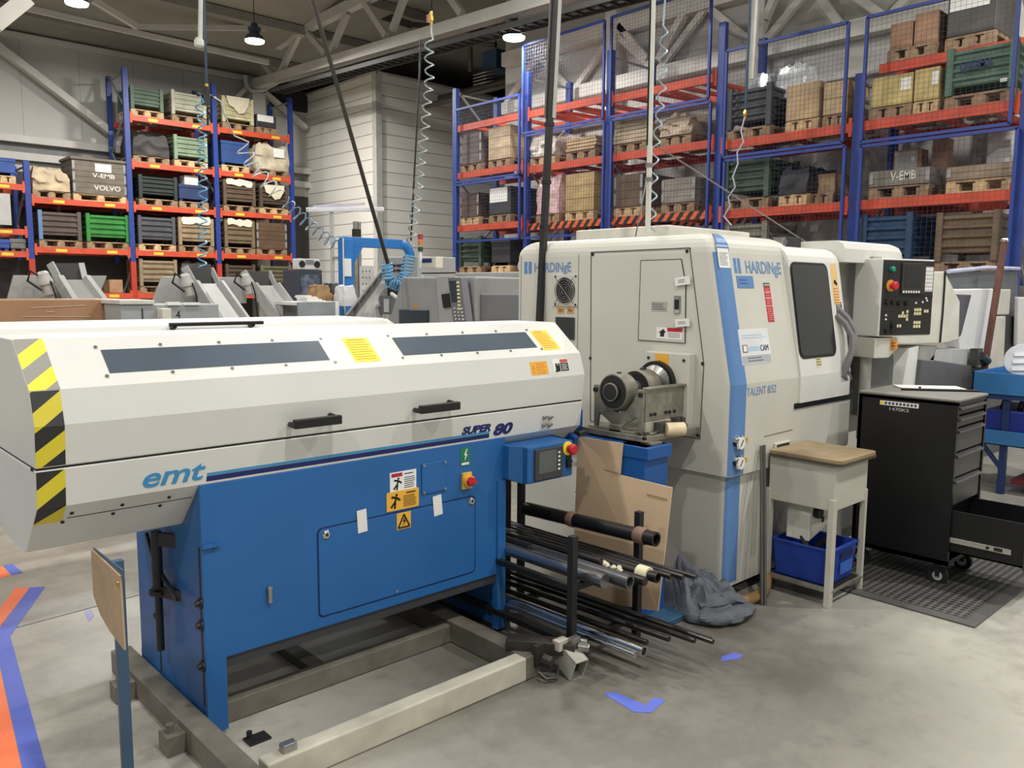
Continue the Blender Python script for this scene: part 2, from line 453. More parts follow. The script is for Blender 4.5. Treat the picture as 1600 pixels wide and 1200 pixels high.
# steelwork on the right wall
s = B()
s.box(11.0, 11.2, -4, 12.2, 4.95, 5.17); s.box(11.0, 11.2, -4, 12.2, 5.85, 6.1); s.box(11.08, 11.2, -4, 12.2, 4.45, 4.55)
for y in (9.45, 6.7, 3.4): s.box(10.98, 11.2, y - .12, y + .12, 0, 8.5)
for i in range(8):
    y0 = 12.2 - i * 1.84
    s.bar((11.08, y0, 5.1), (11.08, y0 - .92, 5.9), .08, .1); s.bar((11.08, y0 - .92, 5.9), (11.08, y0 - 1.84, 5.1), .08, .1)
s.bar((11.05, 8.466, 5.258), (11.05, 7.849, 6.082), .12, .12); s.bar((11.05, 6.588, 5.479), (11.05, 6.441, 5.777), .1, .1); s.bar((11.05, 5.763, 5.578), (11.05, 5.47, 5.162), .1, .1)
s.bar((11.05, 9.31, 5.985), (11.05, 8.7, 5.333), .1, .1)
struct(s.build('trim_8', M('white_wind_bracing', (216, 214, 206), .5)))
# pipes and a heater high in the dark corner
hp = B()
for z, x in ((5.9, 12.2), (6.15, 12.6)): hp.tube([(x, 12.4, z), (x, 19.2, z)], .06)
for a, b in (((12.5, 15.734, 7.381), (12.5, 14.044, 6.923)), ((12.5, 14.92, 7.547), (12.5, 14.917, 6.511)), ((12.5, 15.544, 7.156), (12.5, 15.216, 7.302))): hp.tube([a, b], .05)
struct(hp.build('trim_9', M('dark_pipework', (84, 80, 72), .5)))
hx = Vector((12.4, 14.162, 6.602))
h = thing('unit_heater', 'blue grey unit heater with pale louvres hung in the dark roof corner', 'heater', hx)
B().box(hx.x, hx.x + .45, hx.y - .24, hx.y + .24, hx.z - .2, hx.z + .22).build('casing', M('slate_blue_paint', (62, 84, 112), .5), h, .02)
lv = B()
for i in range(4): lv.hexa([(hx.x - .16, hx.y - .1 + .0, hx.z - .3 - i * .07), (hx.x - .16, hx.y + .35, hx.z - .3 - i * .07), (hx.x + .05, hx.y + .35, hx.z - .24 - i * .07), (hx.x + .05, hx.y - .1, hx.z - .24 - i * .07),
                         (hx.x - .16, hx.y - .1, hx.z - .28 - i * .07), (hx.x - .16, hx.y + .35, hx.z - .28 - i * .07), (hx.x + .05, hx.y + .35, hx.z - .22 - i * .07), (hx.x + .05, hx.y - .1, hx.z - .22 - i * .07)])
each(lv, 'louvre', LGREY, h)
B().cyl(hx + Vector((.2, 0, .2)), hx + Vector((.2, 0, 1.35)), .015).build('hanger', DARK, h)
# high-bay lamps in view
LENS = EM('lit_lamp_lens', (255, 250, 240), 14.0)
for (x, y, z), lab in (((4.356, 15.285, 6.2), 'lit high bay lamp at the top left, near the roof corner'),
                       ((7.422, 15.208, 6.2), 'lit high bay lamp hanging beside the foot of the white roof truss'),
                       ((9.389, 10.115, 5.6), 'lit high bay lamp hanging left of the black pole, by the mesh panels')):
    lp = thing('high_bay_lamp', lab, 'lamp', (x, y, z), 'high bay lamps')
    B().lathe((x, y, z), Z_, [(0.03, .185), (.05, .18), (.12, .15), (.14, .1), (.2, .095), (.21, .12), (.26, .12), (.27, .07), (.34, .06), (.36, .02)], 20).build('housing', M('lamp_housing', (60, 70, 84), .4), lp)
    B().lathe((x, y, z), Z_, [(0.0, .17), (.03, .18)], 20).build('lens', LENS, lp)
    B().tube([(x, y, z + .35), (x, y, roof_z(y) - .05)], .008, 6).build('hanger', DARK, lp)
    high_bay_light(x, y, z - .02, lp, .6 if x > 9 else (1.9 if x > 6 else 1.0))

# ---------------------------------------------------------------- marks on the floor
def flat(name, pts, mat, label, cat='floor tape', group=None, z=.0015):
    o = B().prism([(p[0], p[1], .0002) for p in pts], [(p[0], p[1], z) for p in pts]).build(name, mat)
    return tag(o, label, cat, group)
TBLUE = M('blue_floor_tape', (92, 108, 196), .5, var=.06); TORANGE = M('orange_floor_tape', (246, 126, 84), .5, var=.06)
flat('floor_tape', [(0.999, 4.834, 0.0), (1.062, 4.791, 0.0), (0.777, 4.204, 0.0), (0.613, 2.872, 0.0), (0.554, 2.925, 0.0), (0.71, 4.172, 0.0), (0.728, 4.267, 0.0)], TBLUE, 'bent blue tape line on the floor at the left edge')
flat('floor_tape', [(0.939, 4.875, -0.0), (0.997, 4.836, -0.0), (0.728, 4.277, 0.0), (0.682, 4.318, 0.0)], TORANGE, 'orange tape on the floor running beside the upper bend of blue tape')
flat('floor_tape', [(0.705, 4.159, 0.0), (0.553, 2.926, 0.0), (0.403, 3.062, 0.0), (0.619, 4.237, 0.0)], TORANGE, 'wide orange floor tape left of the lower blue tape')
flat('floor_tape', [(0.972, 5.321, 0.0), (1.018, 5.31, 0.0), (1.027, 5.115, -0.0), (0.97, 5.11, 0.0)], TBLUE, 'short blue tape piece on the floor in line with the orange end')
flat('floor_tape', [(0.927, 5.333, 0.0), (0.967, 5.311, 0.0), (0.965, 5.101, 0.0), (0.881, 5.095, 0.0)], TORANGE, 'short orange tape piece on the floor at the far left')
flat('floor_tape', [(2.39, 2.023, 0.0), (2.435, 1.997, 0.0), (2.441, 1.854, 0.0), (2.515, 1.868, 0.0), (2.533, 1.825, 0.0), (2.413, 1.802, 0.0), (2.366, 1.851, 0.0)], TBLUE, 'worn blue tape corner on the floor in front of the steel bar rack')
flat('floor_tape', [(3.032, 1.893, 0.0), (3.103, 1.88, 0.0), (3.112, 1.837, 0.0), (3.074, 1.83, 0.0), (2.984, 1.869, 0.0)], TBLUE, 'small scrap of blue tape on the floor in front of the cloth')
flat('floor_tape', [(1.112, 4.288, 0.0), (1.147, 4.289, 0.0), (1.134, 4.204, -0.0), (1.092, 4.137, 0.0)], M('faded_tape', (150, 152, 186), .6), 'faded blue tape scrap on the floor left of the clipboard post')
jn = B()
a = Vector((0.859, 4.295, 0.0)); b = Vector((1.487, 4.348, 0.0)); dd = (b - a).normalized()
jn.bar(a - dd * 1.5, b + dd * 1.2, .008, .002)
struct(jn.build('trim_12', M('floor_joint', (96, 92, 86), .8)))

# ================================================================ bar feeder in front
ft = thing('bar_feeder', 'long cream bar feeder on blue cabinet in front, with striped end and two dark windows', 'bar feeder', (1.8, 3.07, 0))
HX0, HX1 = .596, 3.016
def ring(x, pts): return [(x, y, z) for y, z in pts]
lidp = [(2.728, 1.054), (2.715, 1.182), (2.748, 1.287), (2.925, 1.432), (3.215, 1.432), (3.392, 1.287), (3.425, 1.182), (3.412, 1.054)]
tro = [(2.741, .926), (2.728, 1.047), (3.412, 1.047), (3.40, .926), (3.34, .866), (3.225, .751), (2.915, .751), (2.801, .866)]
lid = B().prism(ring(HX0, lidp), ring(HX1, lidp)).build('lid', CREAM, ft, .004)
trough = B().prism(ring(HX0, tro), ring(HX1, tro)).build('trough', CREAM, ft, .004)
gap = B().box(HX0 + .004, HX1 - .004, 2.734, 3.40, 1.046, 1.056).build('lid_seal', BLACK, ft)
F1 = F((0, 2.748, 1.287), X_, (0, .177, .145)); F2 = F((0, 2.715, 1.182), X_, (0, .033, .105)); F3 = F((0, 2.728, 1.054), X_, (0, -.013, .128))
F0 = F((0, 2.741, .926), X_, (0, -.013, .121)); FB = F((0, 2.74, 0), X_, Z_)
for x0, x1 in ((.837, 1.634), (1.98, 2.758)):
    w = B().plate(F1, x0, x1, .055, .164, -.002, .0015).build('window', GLASS, lid)
    sc = B(); n = 5
    for i in range(n):
        for b in (.042, .178):
            a = x0 - .012 + (x1 - x0 + .03) * i / (n - 1)
            sc.cyl(F1.p(a, b), F1.p(a, b, .004), .006, n=8)
    each(sc, 'screw', STEEL, lid)
# rivet and hazard tape wrapped round the left end
HAZ = stripes('hazard_tape', (40, 40, 38), (226, 208, 40), .118, (0, .12, 1.0))
HAZ2 = stripes('worn_hazard_tape', (150, 146, 140), (226, 206, 60), .118, (0, .12, 1.0))
hz = B(); prev = None
hz.plate(F1, HX0 + .002, HX0 + .085, .0, .228, 0, .0012)
hz.build('hazard_tape', stripes('hazard_tape_top', (146, 142, 134), (240, 222, 60), .105, (-.75, .62, .5)), ft)
hz = B()
hz.plate(F2, HX0 + .002, HX0 + .083, 0, .108, 0, .0012); hz.plate(F3, HX0 + .002, HX0 + .083, 0.004, .128, 0, .0012)
hz.plate(F0, HX0 + .002, HX0 + .081, 0, .118, 0, .0012)
FL = F((0, 2.741, .926), X_, (0, -.06, .06)); FU = F((0, 2.801, .866), X_, (0, -.06, .06))
hz.plate(FU, HX0 + .002, HX0 + .081, 0, .085, 0, .0012)
hz.build('hazard_tape', stripes('hazard_tape_front', (40, 40, 38), (222, 204, 50), .118, (-.75, .0, 1.0)), ft)
B().bar((HX0, 2.76, 1.05), (HX0 - .004, 2.76, 1.05), .012, .012).build('end_screw', DARK, ft)
sl = B(); sl.prism([(HX0 - .003, y, z) for y, z in ((2.72, 1.045), (3.41, .93), (3.41, .924), (2.72, 1.039))], [(HX0 + .002, y, z) for y, z in ((2.72, 1.045), (3.41, .93), (3.41, .924), (2.72, 1.039))])
sl.bm.clear()
# bottom facet screws and panel joint
bs = B(); FBt = F((0, 2.915, .751), X_, (0, -.174, .175))
for x in (.70, .85, 1.0):
    bs.cyl(FBt.p(x, .20), FBt.p(x, .20, .004), .006, n=8); bs.cyl(FBt.p(x - .02, .155), FBt.p(x - .02, .155, .004), .006, n=8)
bs.plate(FBt, .69, 1.085, .172, .175, 0, .001)
each(bs, 'screw', DARK, trough)
# handles
def handle(x0, x1, z):
    b = B()
    b.tube([(x0 + .012, 2.722, z - .006), (x0 + .008, 2.672, z - .006)], .011, 8); b.tube([(x1 - .018, 2.722, z + .012), (x1 - .012, 2.672, z + .006)], .011, 8)
    b.box(x0, x1, 2.658, 2.682, z - .016, z + .018)
    return b.build('handle', BLACK, lid, .008, seg=3)
handle(1.412, 1.606, 1.108); handle(1.972, 2.178, 1.108)
# printed stickers on the lid
def sticker(parent, f, a0, a1, b0, b1, mat, name='warning_label', n0=0.0):
    return B().plate(f, a0, a1, b0, b1, n0, n0 + .0012).build(name, mat, parent)
for a0, a1, mt, ink in ((1.741, 1.858, YELLOW, M('ochre_print', (196, 160, 30), .5)), (2.790, 2.904, M('warm_yellow_label', (250, 204, 70), .5), ORANGEL)):
    s = sticker(lid, F1, a0, a1, .033, .172, mt)
    B().lines(F1, a0 + .008, a1 - .008, .042, .152, 8, .002, .3).lines(F1, a0 + .02, a1 - .02, .155, .166, 1, .002, .6).build('lettering', ink, s)
s = sticker(lid, F2, 2.655, 2.768, .018, .082, AMBER)
q = B(); q.poly(F2, [(2.664, .046), (2.684, .046), (2.674, .07)], .0012, .002); q.lines(F2, 2.692, 2.762, .022, .078, 6, .002, .4); q.lines(F2, 2.662, 2.686, .024, .042, 2, .002, .4)
q.build('lettering', ORANGEL, s)
s = sticker(lid, F2, 2.805, 2.913, .022, .088, WHITE)
q = B(); q.plate(F2, 2.856, 2.909, .026, .066, .0012, .002)
for dx, dy, w, h in ((.016, .036, .012, .034), (.026, .03, .008, .03), (.01, .028, .02, .008), (.034, .03, .012, .04)): q.plate(F2, 2.805 + dx, 2.805 + dx + w, .022 + dy - .026, .022 + dy - .026 + h, .0012, .002)
q.build('pictogram', INK, s); B().plate(F2, 2.856, 2.909, .068, .084, .0012, .002).build('red_band', M('faded_red_print', (200, 90, 80), .5), s)
B().lines(F2, 2.862, 2.904, .03, .062, 4, .003, .35).build('lettering', PAPER, s)
# maker's lettering and stripes on the trough
B().text(F0, .905, .018, .208, .058, 'emt', .28, .016, .002).build('lettering', M('maker_blue', (60, 140, 188), .5), trough)
B().text(F0, 2.246, .0385, .168, .035, 'SUPER', .26, .045, .002).build('lettering', NAVY, trough)
B().text(F0, 2.432, .012, .118, .055, '80', .26, .045, .002).build('lettering', NAVY, trough)
B().plate(F0, 1.118, 2.408, .0265, .038, 0, .001).build('stripe', M('teal_blue_print', (70, 144, 184), .5), trough)
B().plate(F0, 1.116, 2.408, .008, .0255, 0, .001).build('stripe', NAVY, trough)
q = B()
for a, b in ((2.748, .02), (2.785, .016), (2.748, .058), (2.785, .054)):
    q.cyl(F0.p(a, b + .008), F0.p(a, b + .008, .014), .008, n=8); q.bar(F0.p(a - .002, b + .01, .012), F0.p(a + .016, b + .012, .012), .008, .01)
each(q, 'latch', STEEL, trough)
# blue cabinet
body = B()
body.poly(FB, [(1.09, .016), (1.166, .016), (1.166, .285), (2.458, .285), (2.458, .016), (2.508, .016), (2.508, .925), (1.09, .925)], -.03, 0)
sidep = [(2.771, .016), (3.40, .016), (3.40, .92), (3.34, .862), (3.225, .748), (2.915, .748), (2.80, .862), (2.771, .90)]
for x_ in (1.090, 2.483): body.prism([(x_, y, z) for y, z in sidep], [(x_ + .025, y, z) for y, z in sidep])
body.box(1.110, 2.49, 3.37, 3.40, .285, .78); body.box(1.11, 2.49, 2.76, 3.39, .285, .30)
body.box(1.12, 2.47, 2.80, 3.34, .70, .745)
cab = body.build('cabinet', BLUE, ft, .003)
B().box(1.166, 2.458, 2.748, 3.36, .245, .286).build('drip_tray', M('dark_grey_paint', (58, 58, 62), .5), ft)  # dark grey slab set just under the cabinet's lower edge
door = B().rrect(FB, 1.540, 2.322, .333, .678, .02, 0, .0035).build('door', BLUE, ft, .0015)
B().rrect(FB, 1.534, 2.328, .327, .684, .022, 0, .0012).build('door_gap', M('deep_blue', (10, 36, 84), .6), cab)
for a, b in ((1.573, .654), (2.303, .660)):
    lk = B().lathe(FB.p(a, b), -Y_, [(0, .017), (.006, .017), (.01, .013)], 16).build('lock', CHROME, door if a < 2 else cab)
    B().lathe(FB.p(a, b, .01), -Y_, [(0, .007), (.002, .006)], 10).build('lock_core', DARK, lk)
q = B(); q.plate(FB, 1.326, 1.340, .445, .500, 0, .012); q.cyl(FB.p(1.333, .50), FB.p(1.333, .50, .014), .009, n=8); each(q, 'latch', STEEL, cab)
q = B(); q.cyl(FB.p(1.9, .345), FB.p(1.9, .345, .005), .006, n=8); each(q, 'screw', CHROME, door)
# warning labels on the cabinet
s = sticker(cab, FB, 1.871, 2.003, .762, .850, WHITE)
B().plate(FB, 1.878, 1.932, .830, .845, .0012, .002).build('red_band', REDP, s)
def falling_man(f, x, y, k):
    q = B()
    q.lathe(f.p(x + .034 * k, y + .058 * k, .0012), f.n, [(0, .006 * k), (.0008, .006 * k)], 8)
    for a in (((.034, .05), (.026, .03)), ((.026, .03), (.006, .008)), ((.028, .028), (.024, .002)), ((.032, .048), (.008, .052)), ((.036, .046), (.052, .034))):
        (x0, y0), (x1, y1) = a
        q.bar(f.p(x + x0 * k, y + y0 * k, .0016), f.p(x + x1 * k, y + y1 * k, .0016), .0008, .009 * k, f.n.cross((f.p(x1, y1) - f.p(x0, y0)).normalized()))
    return q
q = falling_man(FB, 1.884, .772, .85); q.lines(FB, 1.942, 1.996, .775, .826, 6, .002, .3); q.lines(FB, 1.942, 1.996, .833, .842, 1, .002, .4); q.build('pictogram', INK, s)
s = B().rrect(FB, 1.853, 2.015, .690, .770, .006, .0012, .0024).build('warning_label', AMBER, cab)
q = falling_man(F((0, 2.74 - .0012, 0), X_, Z_), 1.868, .696, 1.0); q.lines(FB, 1.936, 2.006, .698, .748, 7, .0034, .3); q.lines(FB, 1.95, 2.0, .752, .762, 1, .0034, .5); q.build('pictogram', INK, s)
s = sticker(cab, FB, 1.901, 1.971, .606, .676, AMBER, n0=.0035)
q = B(); fz = F((0, 2.74 - .0045, 0), X_, Z_)
T3 = [(1.907, .614), (1.965, .614), (1.936, .668)]
for i in range(3):
    a, b = T3[i], T3[(i + 1) % 3]; q.bar(fz.p(*a, .0012), fz.p(*b, .0012), .002, .006, fz.n.cross((fz.p(*b) - fz.p(*a)).normalized()))
q.poly(fz, [(1.94, .654), (1.930, .640), (1.938, .637), (1.928, .620), (1.946, .640), (1.938, .643), (1.945, .654)], 0, .002)
q.build('pictogram', INK, s)
FT1 = F((1.715, 2.7365, .630), (1, 0, .06), (-.06, 0, 1)); FT2 = F((2.094, 2.7365, .628), (1, 0, -.1), (-.1, 0, 1)); FT2 = F((2.094, 2.7365, .628), (1, 0, .1), (-.1, 0, 1))
B().plate(FT1, 0, .044, 0, .092, 0, .002).build('paper_tape', PAPER, door)
B().plate(FT2, 0, .046, 0, .088, 0, .002).build('paper_tape', PAPER, door)
s = sticker(cab, FB, 2.242, 2.296, .824, .906, GREENP)
q = B(); q.poly(FB, [(2.275, .898), (2.262, .872), (2.270, .872), (2.264, .846), (2.281, .876), (2.272, .877), (2.281, .898)], .0012, .002); q.plate(FB, 2.248, 2.290, .829, .839, .0012, .002); q.build('lettering', PAPER, s)
sw = B().plate(FB, 2.246, 2.298, .722, .795, 0, .014).build('main_switch', M('switch_yellow', (222, 180, 84), .5), cab, .002)
B().lathe(FB.p(2.275, .758, .014), -Y_, [(0, .029), (.014, .027), (.016, .02)], 20).build('switch_ring', AMBER, sw)
q = B(); q.lathe(FB.p(2.275, .758, .026), -Y_, [(0, .022), (.012, .02)], 16); q.plate(FB, 2.252, 2.298, .752, .765, .03, .05); q.build('switch_knob', RED, sw)
fl = B().plate(FB, 2.03, 2.160, .735, .866, 0, .006).build('cover_plate', BLUE, cab, .002)
q = B()
for a, b in ((2.038, .742), (2.152, .742), (2.038, .858), (2.152, .858)): q.cyl(FB.p(a, b, .006), FB.p(a, b, .011), .006, n=8)
each(q, 'screw', STEEL, fl)
B().plate(FB, 2.458, 2.508, .018, .726, 0, .008).build('side_bracket', BLUE, cab, .002)
q = B(); q.plate(FB, 1.090, 1.155, .700, .712, 0, .012); q.cyl(FB.p(1.135, .69), FB.p(1.135, .69, .003), .005, n=8); q.build('bracket', BLUE, cab)
# left side of the cabinet: slots with bolts, a gas strut
q = B()
for y, z0, z1 in ((2.762, .12, .70), (3.18, .10, .58)): q.box(1.0885, 1.0905, y - .006, y + .006, z0, z1)
each(q, 'slot', BLACK, cab)
q = B()
for y, z in ((2.762, .50), (2.762, .42), (2.762, .27), (3.18, .52), (3.18, .44), (3.18, .33)): q.lathe((1.0905, y, z), -X_, [(0, .02), (.008, .02), (.009, .012), (.02, .011)], 10)
each(q, 'bolt', DARK, cab)
q = B(); q.cyl((1.05, 3.06, .24), (1.05, 3.06, .50), .014); q.cyl((1.05, 3.06, .48), (1.05, 3.06, .70), .019); q.cyl((1.05, 3.06, .46), (1.05, 3.06, .475), .034); q.bar((1.05, 3.06, .67), (1.10, 2.98, .67), .02, .05)
q.bar((1.05, 3.06, .47), (1.10, 2.94, .47), .016, .04); q.bar((1.06, 3.19, .66), (1.06, 3.08, .52), .012, .012); q.bar((1.06, 3.06, .54), (1.06, 2.9, .48), .012, .012)
q.build('gas_strut', DARK, cab)
B().box(1.07, 1.115, 2.745, 3.41, .006, .022).build('foot_pad', RUBBER, ft)
B().box(2.478, 2.515, 2.745, 3.41, .006, .022).build('foot_pad', RUBBER, ft)
B().tube([(1.19, 2.9, .26), (1.20, 2.86, .16), (1.18, 2.83, .12), (1.16, 2.80, .12)], .007, 6).build('cable', RUBBER, ft)
# hanging control panel at the right end
CPY = 2.62
c0 = Vector((2.537, 2.62, 0.887)); c1 = Vector((2.824, 2.62, 0.894)); c2 = Vector((2.551, 2.62, 0.717))
cx0, cx1, cz1, cz0 = c0.x, c1.x + .01, c0.z, c2.z
FC = F((0, CPY, 0), X_, Z_)
cbx = B().box(cx0, cx1, CPY, CPY + .17, cz0, cz1).build('control_box', BLUE, ft, .006)
B().prism([(cx0 - .002, CPY + .17, cz0 - .0), (cx0 - .002, CPY + .03, cz0), (cx0 - .002, CPY + .03, cz1), (cx0 - .002, CPY + .17, cz1)], [(cx0 - .045, CPY + .17, cz0 + .02), (cx0 - .045, CPY + .08, cz0 + .02), (cx0 - .045, CPY + .08, cz1 - .0), (cx0 - .045, CPY + .17, cz1)]).build('box_back', BLUE, cbx)
cw = cx1 - cx0; chh = cz1 - cz0
B().plate(FC, cx0 + cw * .13, cx0 + cw * .74, cz0 + chh * .06, cz1 - chh * .08, 0, .012).build('screen_bezel', M('bezel_grey', (62, 62, 62), .5), cbx, .004)
B().plate(FC, cx0 + cw * .2, cx0 + cw * .58, cz0 + chh * .25, cz1 - chh * .15, .012, .0135).build('screen', M('grey_lcd', (88, 94, 92), .2), cbx)
q = B()
for i in range(5): q.plate(FC, cx0 + cw * .62, cx0 + cw * .66, cz0 + chh * (.27 + .115 * i), cz0 + chh * (.32 + .115 * i), .012, .015)
each(q, 'button', WHITE, cbx)
es = Vector(FC.p(cx0 + cw * .87, cz1 - chh * .2))
q = B().lathe(es, -Y_, [(0, .033), (.006, .033), (.008, .022)], 20).build('stop_collar', YELLOW, cbx)
B().lathe(es + Vector((0, -.006, 0)), -Y_, [(0, .016), (.02, .016), (.022, .026), (.036, .026), (.042, .018)], 20).build('stop_button', RED, cbx)
q = B(); q.plate(FC, cx0 + cw * .84, cx0 + cw * .95, cz0 + chh * .25, cz0 + chh * .62, 0, .003); q.cyl(FC.p(cx0 + cw * .9, cz0 + chh * .38), FC.p(cx0 + cw * .9, cz0 + chh * .38, .012), .02); q.build('key_plate', BLACK, cbx)
B().bar(FC.p(cx0 + cw * .88, cz0 + chh * .40, .02), FC.p(cx0 + cw * .99, cz0 + chh * .32, .02), .02, .016).build('key_switch', CHROME, cbx)
q = B(); q.bar((2.80, 2.9, .76), (cx0 + .06, CPY + .12, cz1 - .02), .02, .02); q.bar((2.76, 2.9, .76), (cx0 + .03, CPY + .12, cz1 - .02), .016, .016)
q.build('panel_arm', BLACK, ft)
# blue end arm reaching toward the lathe
q = B(); q.prism([(3.0, 2.80, .90), (3.0, 2.80, .99), (3.0, 3.0, .99), (3.0, 3.0, .78), (3.0, 2.86, .78)], [(3.10, 2.80, .90), (3.10, 2.80, .99), (3.10, 3.0, .99), (3.10, 3.0, .78), (3.10, 2.86, .78)])
q.bar((2.62, 2.72, .83), (3.08, 2.86, .89), .03, .07); q.build('end_arm', BLUE, ft, .003)
# steel slide base under it
RAILM = M('worn_cream_steel', (196, 190, 172), .5, var=.12, scale=9); RAILD = M('greasy_steel', (112, 107, 95), .5, var=.2, scale=9)
bs = thing('slide_base', 'low frame of worn square steel beams on the floor under the blue cabinet', 'base frame', (1.65, 2.7, 0))
B().box(1.10, 2.235, 2.303, 2.372, .002, .10).build('front_beam', RAILM, bs, .006)
B().box(1.005, 1.085, 1.55, 3.52, .002, .095).build('side_beam', RAILD, bs, .005)
B().box(2.235, 2.32, 2.303, 3.52, .002, .10).build('side_beam', RAILD, bs, .005)
B().box(1.12, 2.235, 2.80, 2.86, .002, .085).build('cross_beam', RAILD, bs, .005)
B().box(1.12, 2.235, 3.44, 3.5, .002, .085).build('cross_beam', RAILD, bs, .005)
B().box(1.60, 1.67, 2.86, 3.44, .002, .04).build('cross_beam', RAILD, bs, .004)
B().box(1.165, 1.215, 2.322, 2.355, .10, .128).build('stop_block', STEEL, bs, .003)
q = B(); q.box(.93, 1.005, 3.22, 3.29, .0, .07); q.cyl((.955, 3.255, .07), (.955, 3.255, .095), .012); q.box(.94, 1.01, 2.72, 2.8, 0, .07); q.cyl((.965, 2.76, .07), (.965, 2.76, .1), .014)
each(q, 'levelling_block', RAILD, bs)
q = B(); q.box(1.18, 1.26, 2.60, 2.66, .0, .008); q.cyl((1.2, 2.65, .008), (1.2, 2.65, .03), .01); q.build('anchor_plate', DARK, bs)
# clamp bracket at the right front corner
cb = thing('clamp_bracket', 'scuffed steel clamp bracket with open channel end beside the front beam', 'bracket', (2.42, 2.22, 0))
CBD = M('dark_scuffed_steel', (66, 62, 56), .45, metal=.4, var=.2, scale=14)
B().bar((2.25, 2.44, .12), (2.43, 2.215, .115), .075, .05).build('slide_bar', CBD, cb, .004)
ch = F((2.40, 2.175, .05), (.78, -.10, .0), (-.05, -.35, .9))
q = B()
for a0, a1, b0, b1 in ((-.035, -.030, -.05, .05), (.030, .035, -.05, .05), (-.035, .035, -.05, -.045), (-.035, .035, .045, .05)): q.plate(ch, a0, a1, b0, b1, -.12, .015)
q.build('channel', M('pale_worn_steel', (200, 196, 184), .35, metal=.4, var=.1), cb)
B().plate(ch, -.03, .03, -.045, .045, -.12, -.02).build('channel_core', CBD, cb)
q = B(); q.box(2.35, 2.41, 2.23, 2.27, .115, .155); each(q, 'clamp_block', RAILM, cb)
q = B(); q.bar((2.425, 2.215, .07), (2.425, 2.215, .165), .03, .045); q.cyl((2.43, 2.2, .125), (2.46, 2.165, .12), .02, n=6); q.cyl((2.44, 2.22, .145), (2.47, 2.185, .14), .012, n=6); q.build('clamp_jaw', STEEL, cb, .003)
q = B(); q.bar((2.30, 2.30, .05), (2.30, 2.30, .14), .025, .05); q.cyl((2.30, 2.27, .09), (2.31, 2.23, .085), .022, n=6); q.tube([(2.27, 2.27, .04), (2.28, 2.235, .02), (2.32, 2.215, .02), (2.345, 2.23, .045)], .007, 6); q.build('clamp_screw', CBD, cb)

# ---------------------------------------------------------------- clipboard post
px, py = .745, 2.50
po = thing('clipboard_post', 'blue grey steel post holding a brown board left of the blue cabinet', 'post', (px, py, 0))
B().bar((px, py, 0.008), (px, py, .80), .022, .032, X_).build('post', M('slate_paint', (58, 84, 110), .45, var=.1), po, .003)
B().box(px - .12, px + .12, py - .12, py + .12, 0, .008).build('foot_plate', M('slate_paint', (58, 84, 110)), po)
fb = F((px - .026, py, 0), -Y_, Z_)
bw_, zt = .11, .80
q = B().poly(fb, [(-.14, .805), (.12, .79), (.128, .575), (.0, .592), (-.08, .617), (-.14, .66)], 0, .006).build('board', M('brown_board', (176, 150, 120), .7, var=.08, scale=14), po)
B().plate(fb, -.14, .130, .785, .808, -.004, .0).build('clip_bar', M('slate_paint', (58, 84, 110)), po)
B().lathe(fb.p(.108, .765, .006), fb.n, [(0, .007), (.004, .006)], 10).build('rivet', M('brass', (196, 160, 80), .3, metal=1), po)

# ================================================================ turning machine beside the feeder
mt = thing('lathe', 'large cream lathe with rounded corners and pale blue corner stripe, behind the bar feeder', 'lathe', (4.6, 3.0, 0))
EX = 3.55
FE = F((EX, 0, 0), -Y_, Z_)
def e(y, z): return (-y * .9861, 1.6 + (z - 1.6) * .9861)
def yf(z): return 2.215 + max(0, z - 1.13) * .2
def outline(z, off=0.0, inset=0.0, x1=4.3, x0=EX, y1=3.79, y0=None, r=.045, arc_only=False):
    ya = (yf(z) if y0 is None else y0) - off + inset; xa = x0 - off + inset; xb = x1 - inset; yb = y1 - inset; r = r + off
    pts = []
    for i in range(6):
        t = PI + PI / 2 * i / 5; pts.append((xa + r + r * math.cos(t), ya + r + r * math.sin(t), z))
    if arc_only: return pts
    pts.append((xb, ya, z)); pts.append((xb, yb, z))
    for i in range(6):
        t = PI / 2 + PI / 2 * i / 5; pts.append((xa + r + r * math.cos(t), yb - r + r * math.sin(t), z))
    return pts
rings = [outline(z) for z in (.665, .9, 1.13, 1.3, 1.5, 1.7, 1.79)]
for i in range(1, 7):
    t = PI / 2 * i / 6; rings.append(outline(1.79 + .1 * math.sin(t), 0, .1 * (1 - math.cos(t))))
body = B().loft(rings, smooth=False)
body.box(4.2, 6.1, 2.62, 3.79, .66, 1.86)
bod = body.build('upper_body', CREAM_H, mt)
lo = B(); lo.loft([outline(z, 0, 0, 4.9, 3.585, 3.78, 2.245) for z in (.07, .655)], smooth=False); lo.box(4.8, 6.1, 2.6, 3.78, .07, .66)
lob = lo.build('base', CREAM_H, mt)
B().box(3.66, 6.0, 2.33, 3.7, .0, .07).build('plinth', BLACK, mt)
B().box(3.60, 4.88, 2.27, 3.76, .652, .668).build('body_joint', BLACK, mt)
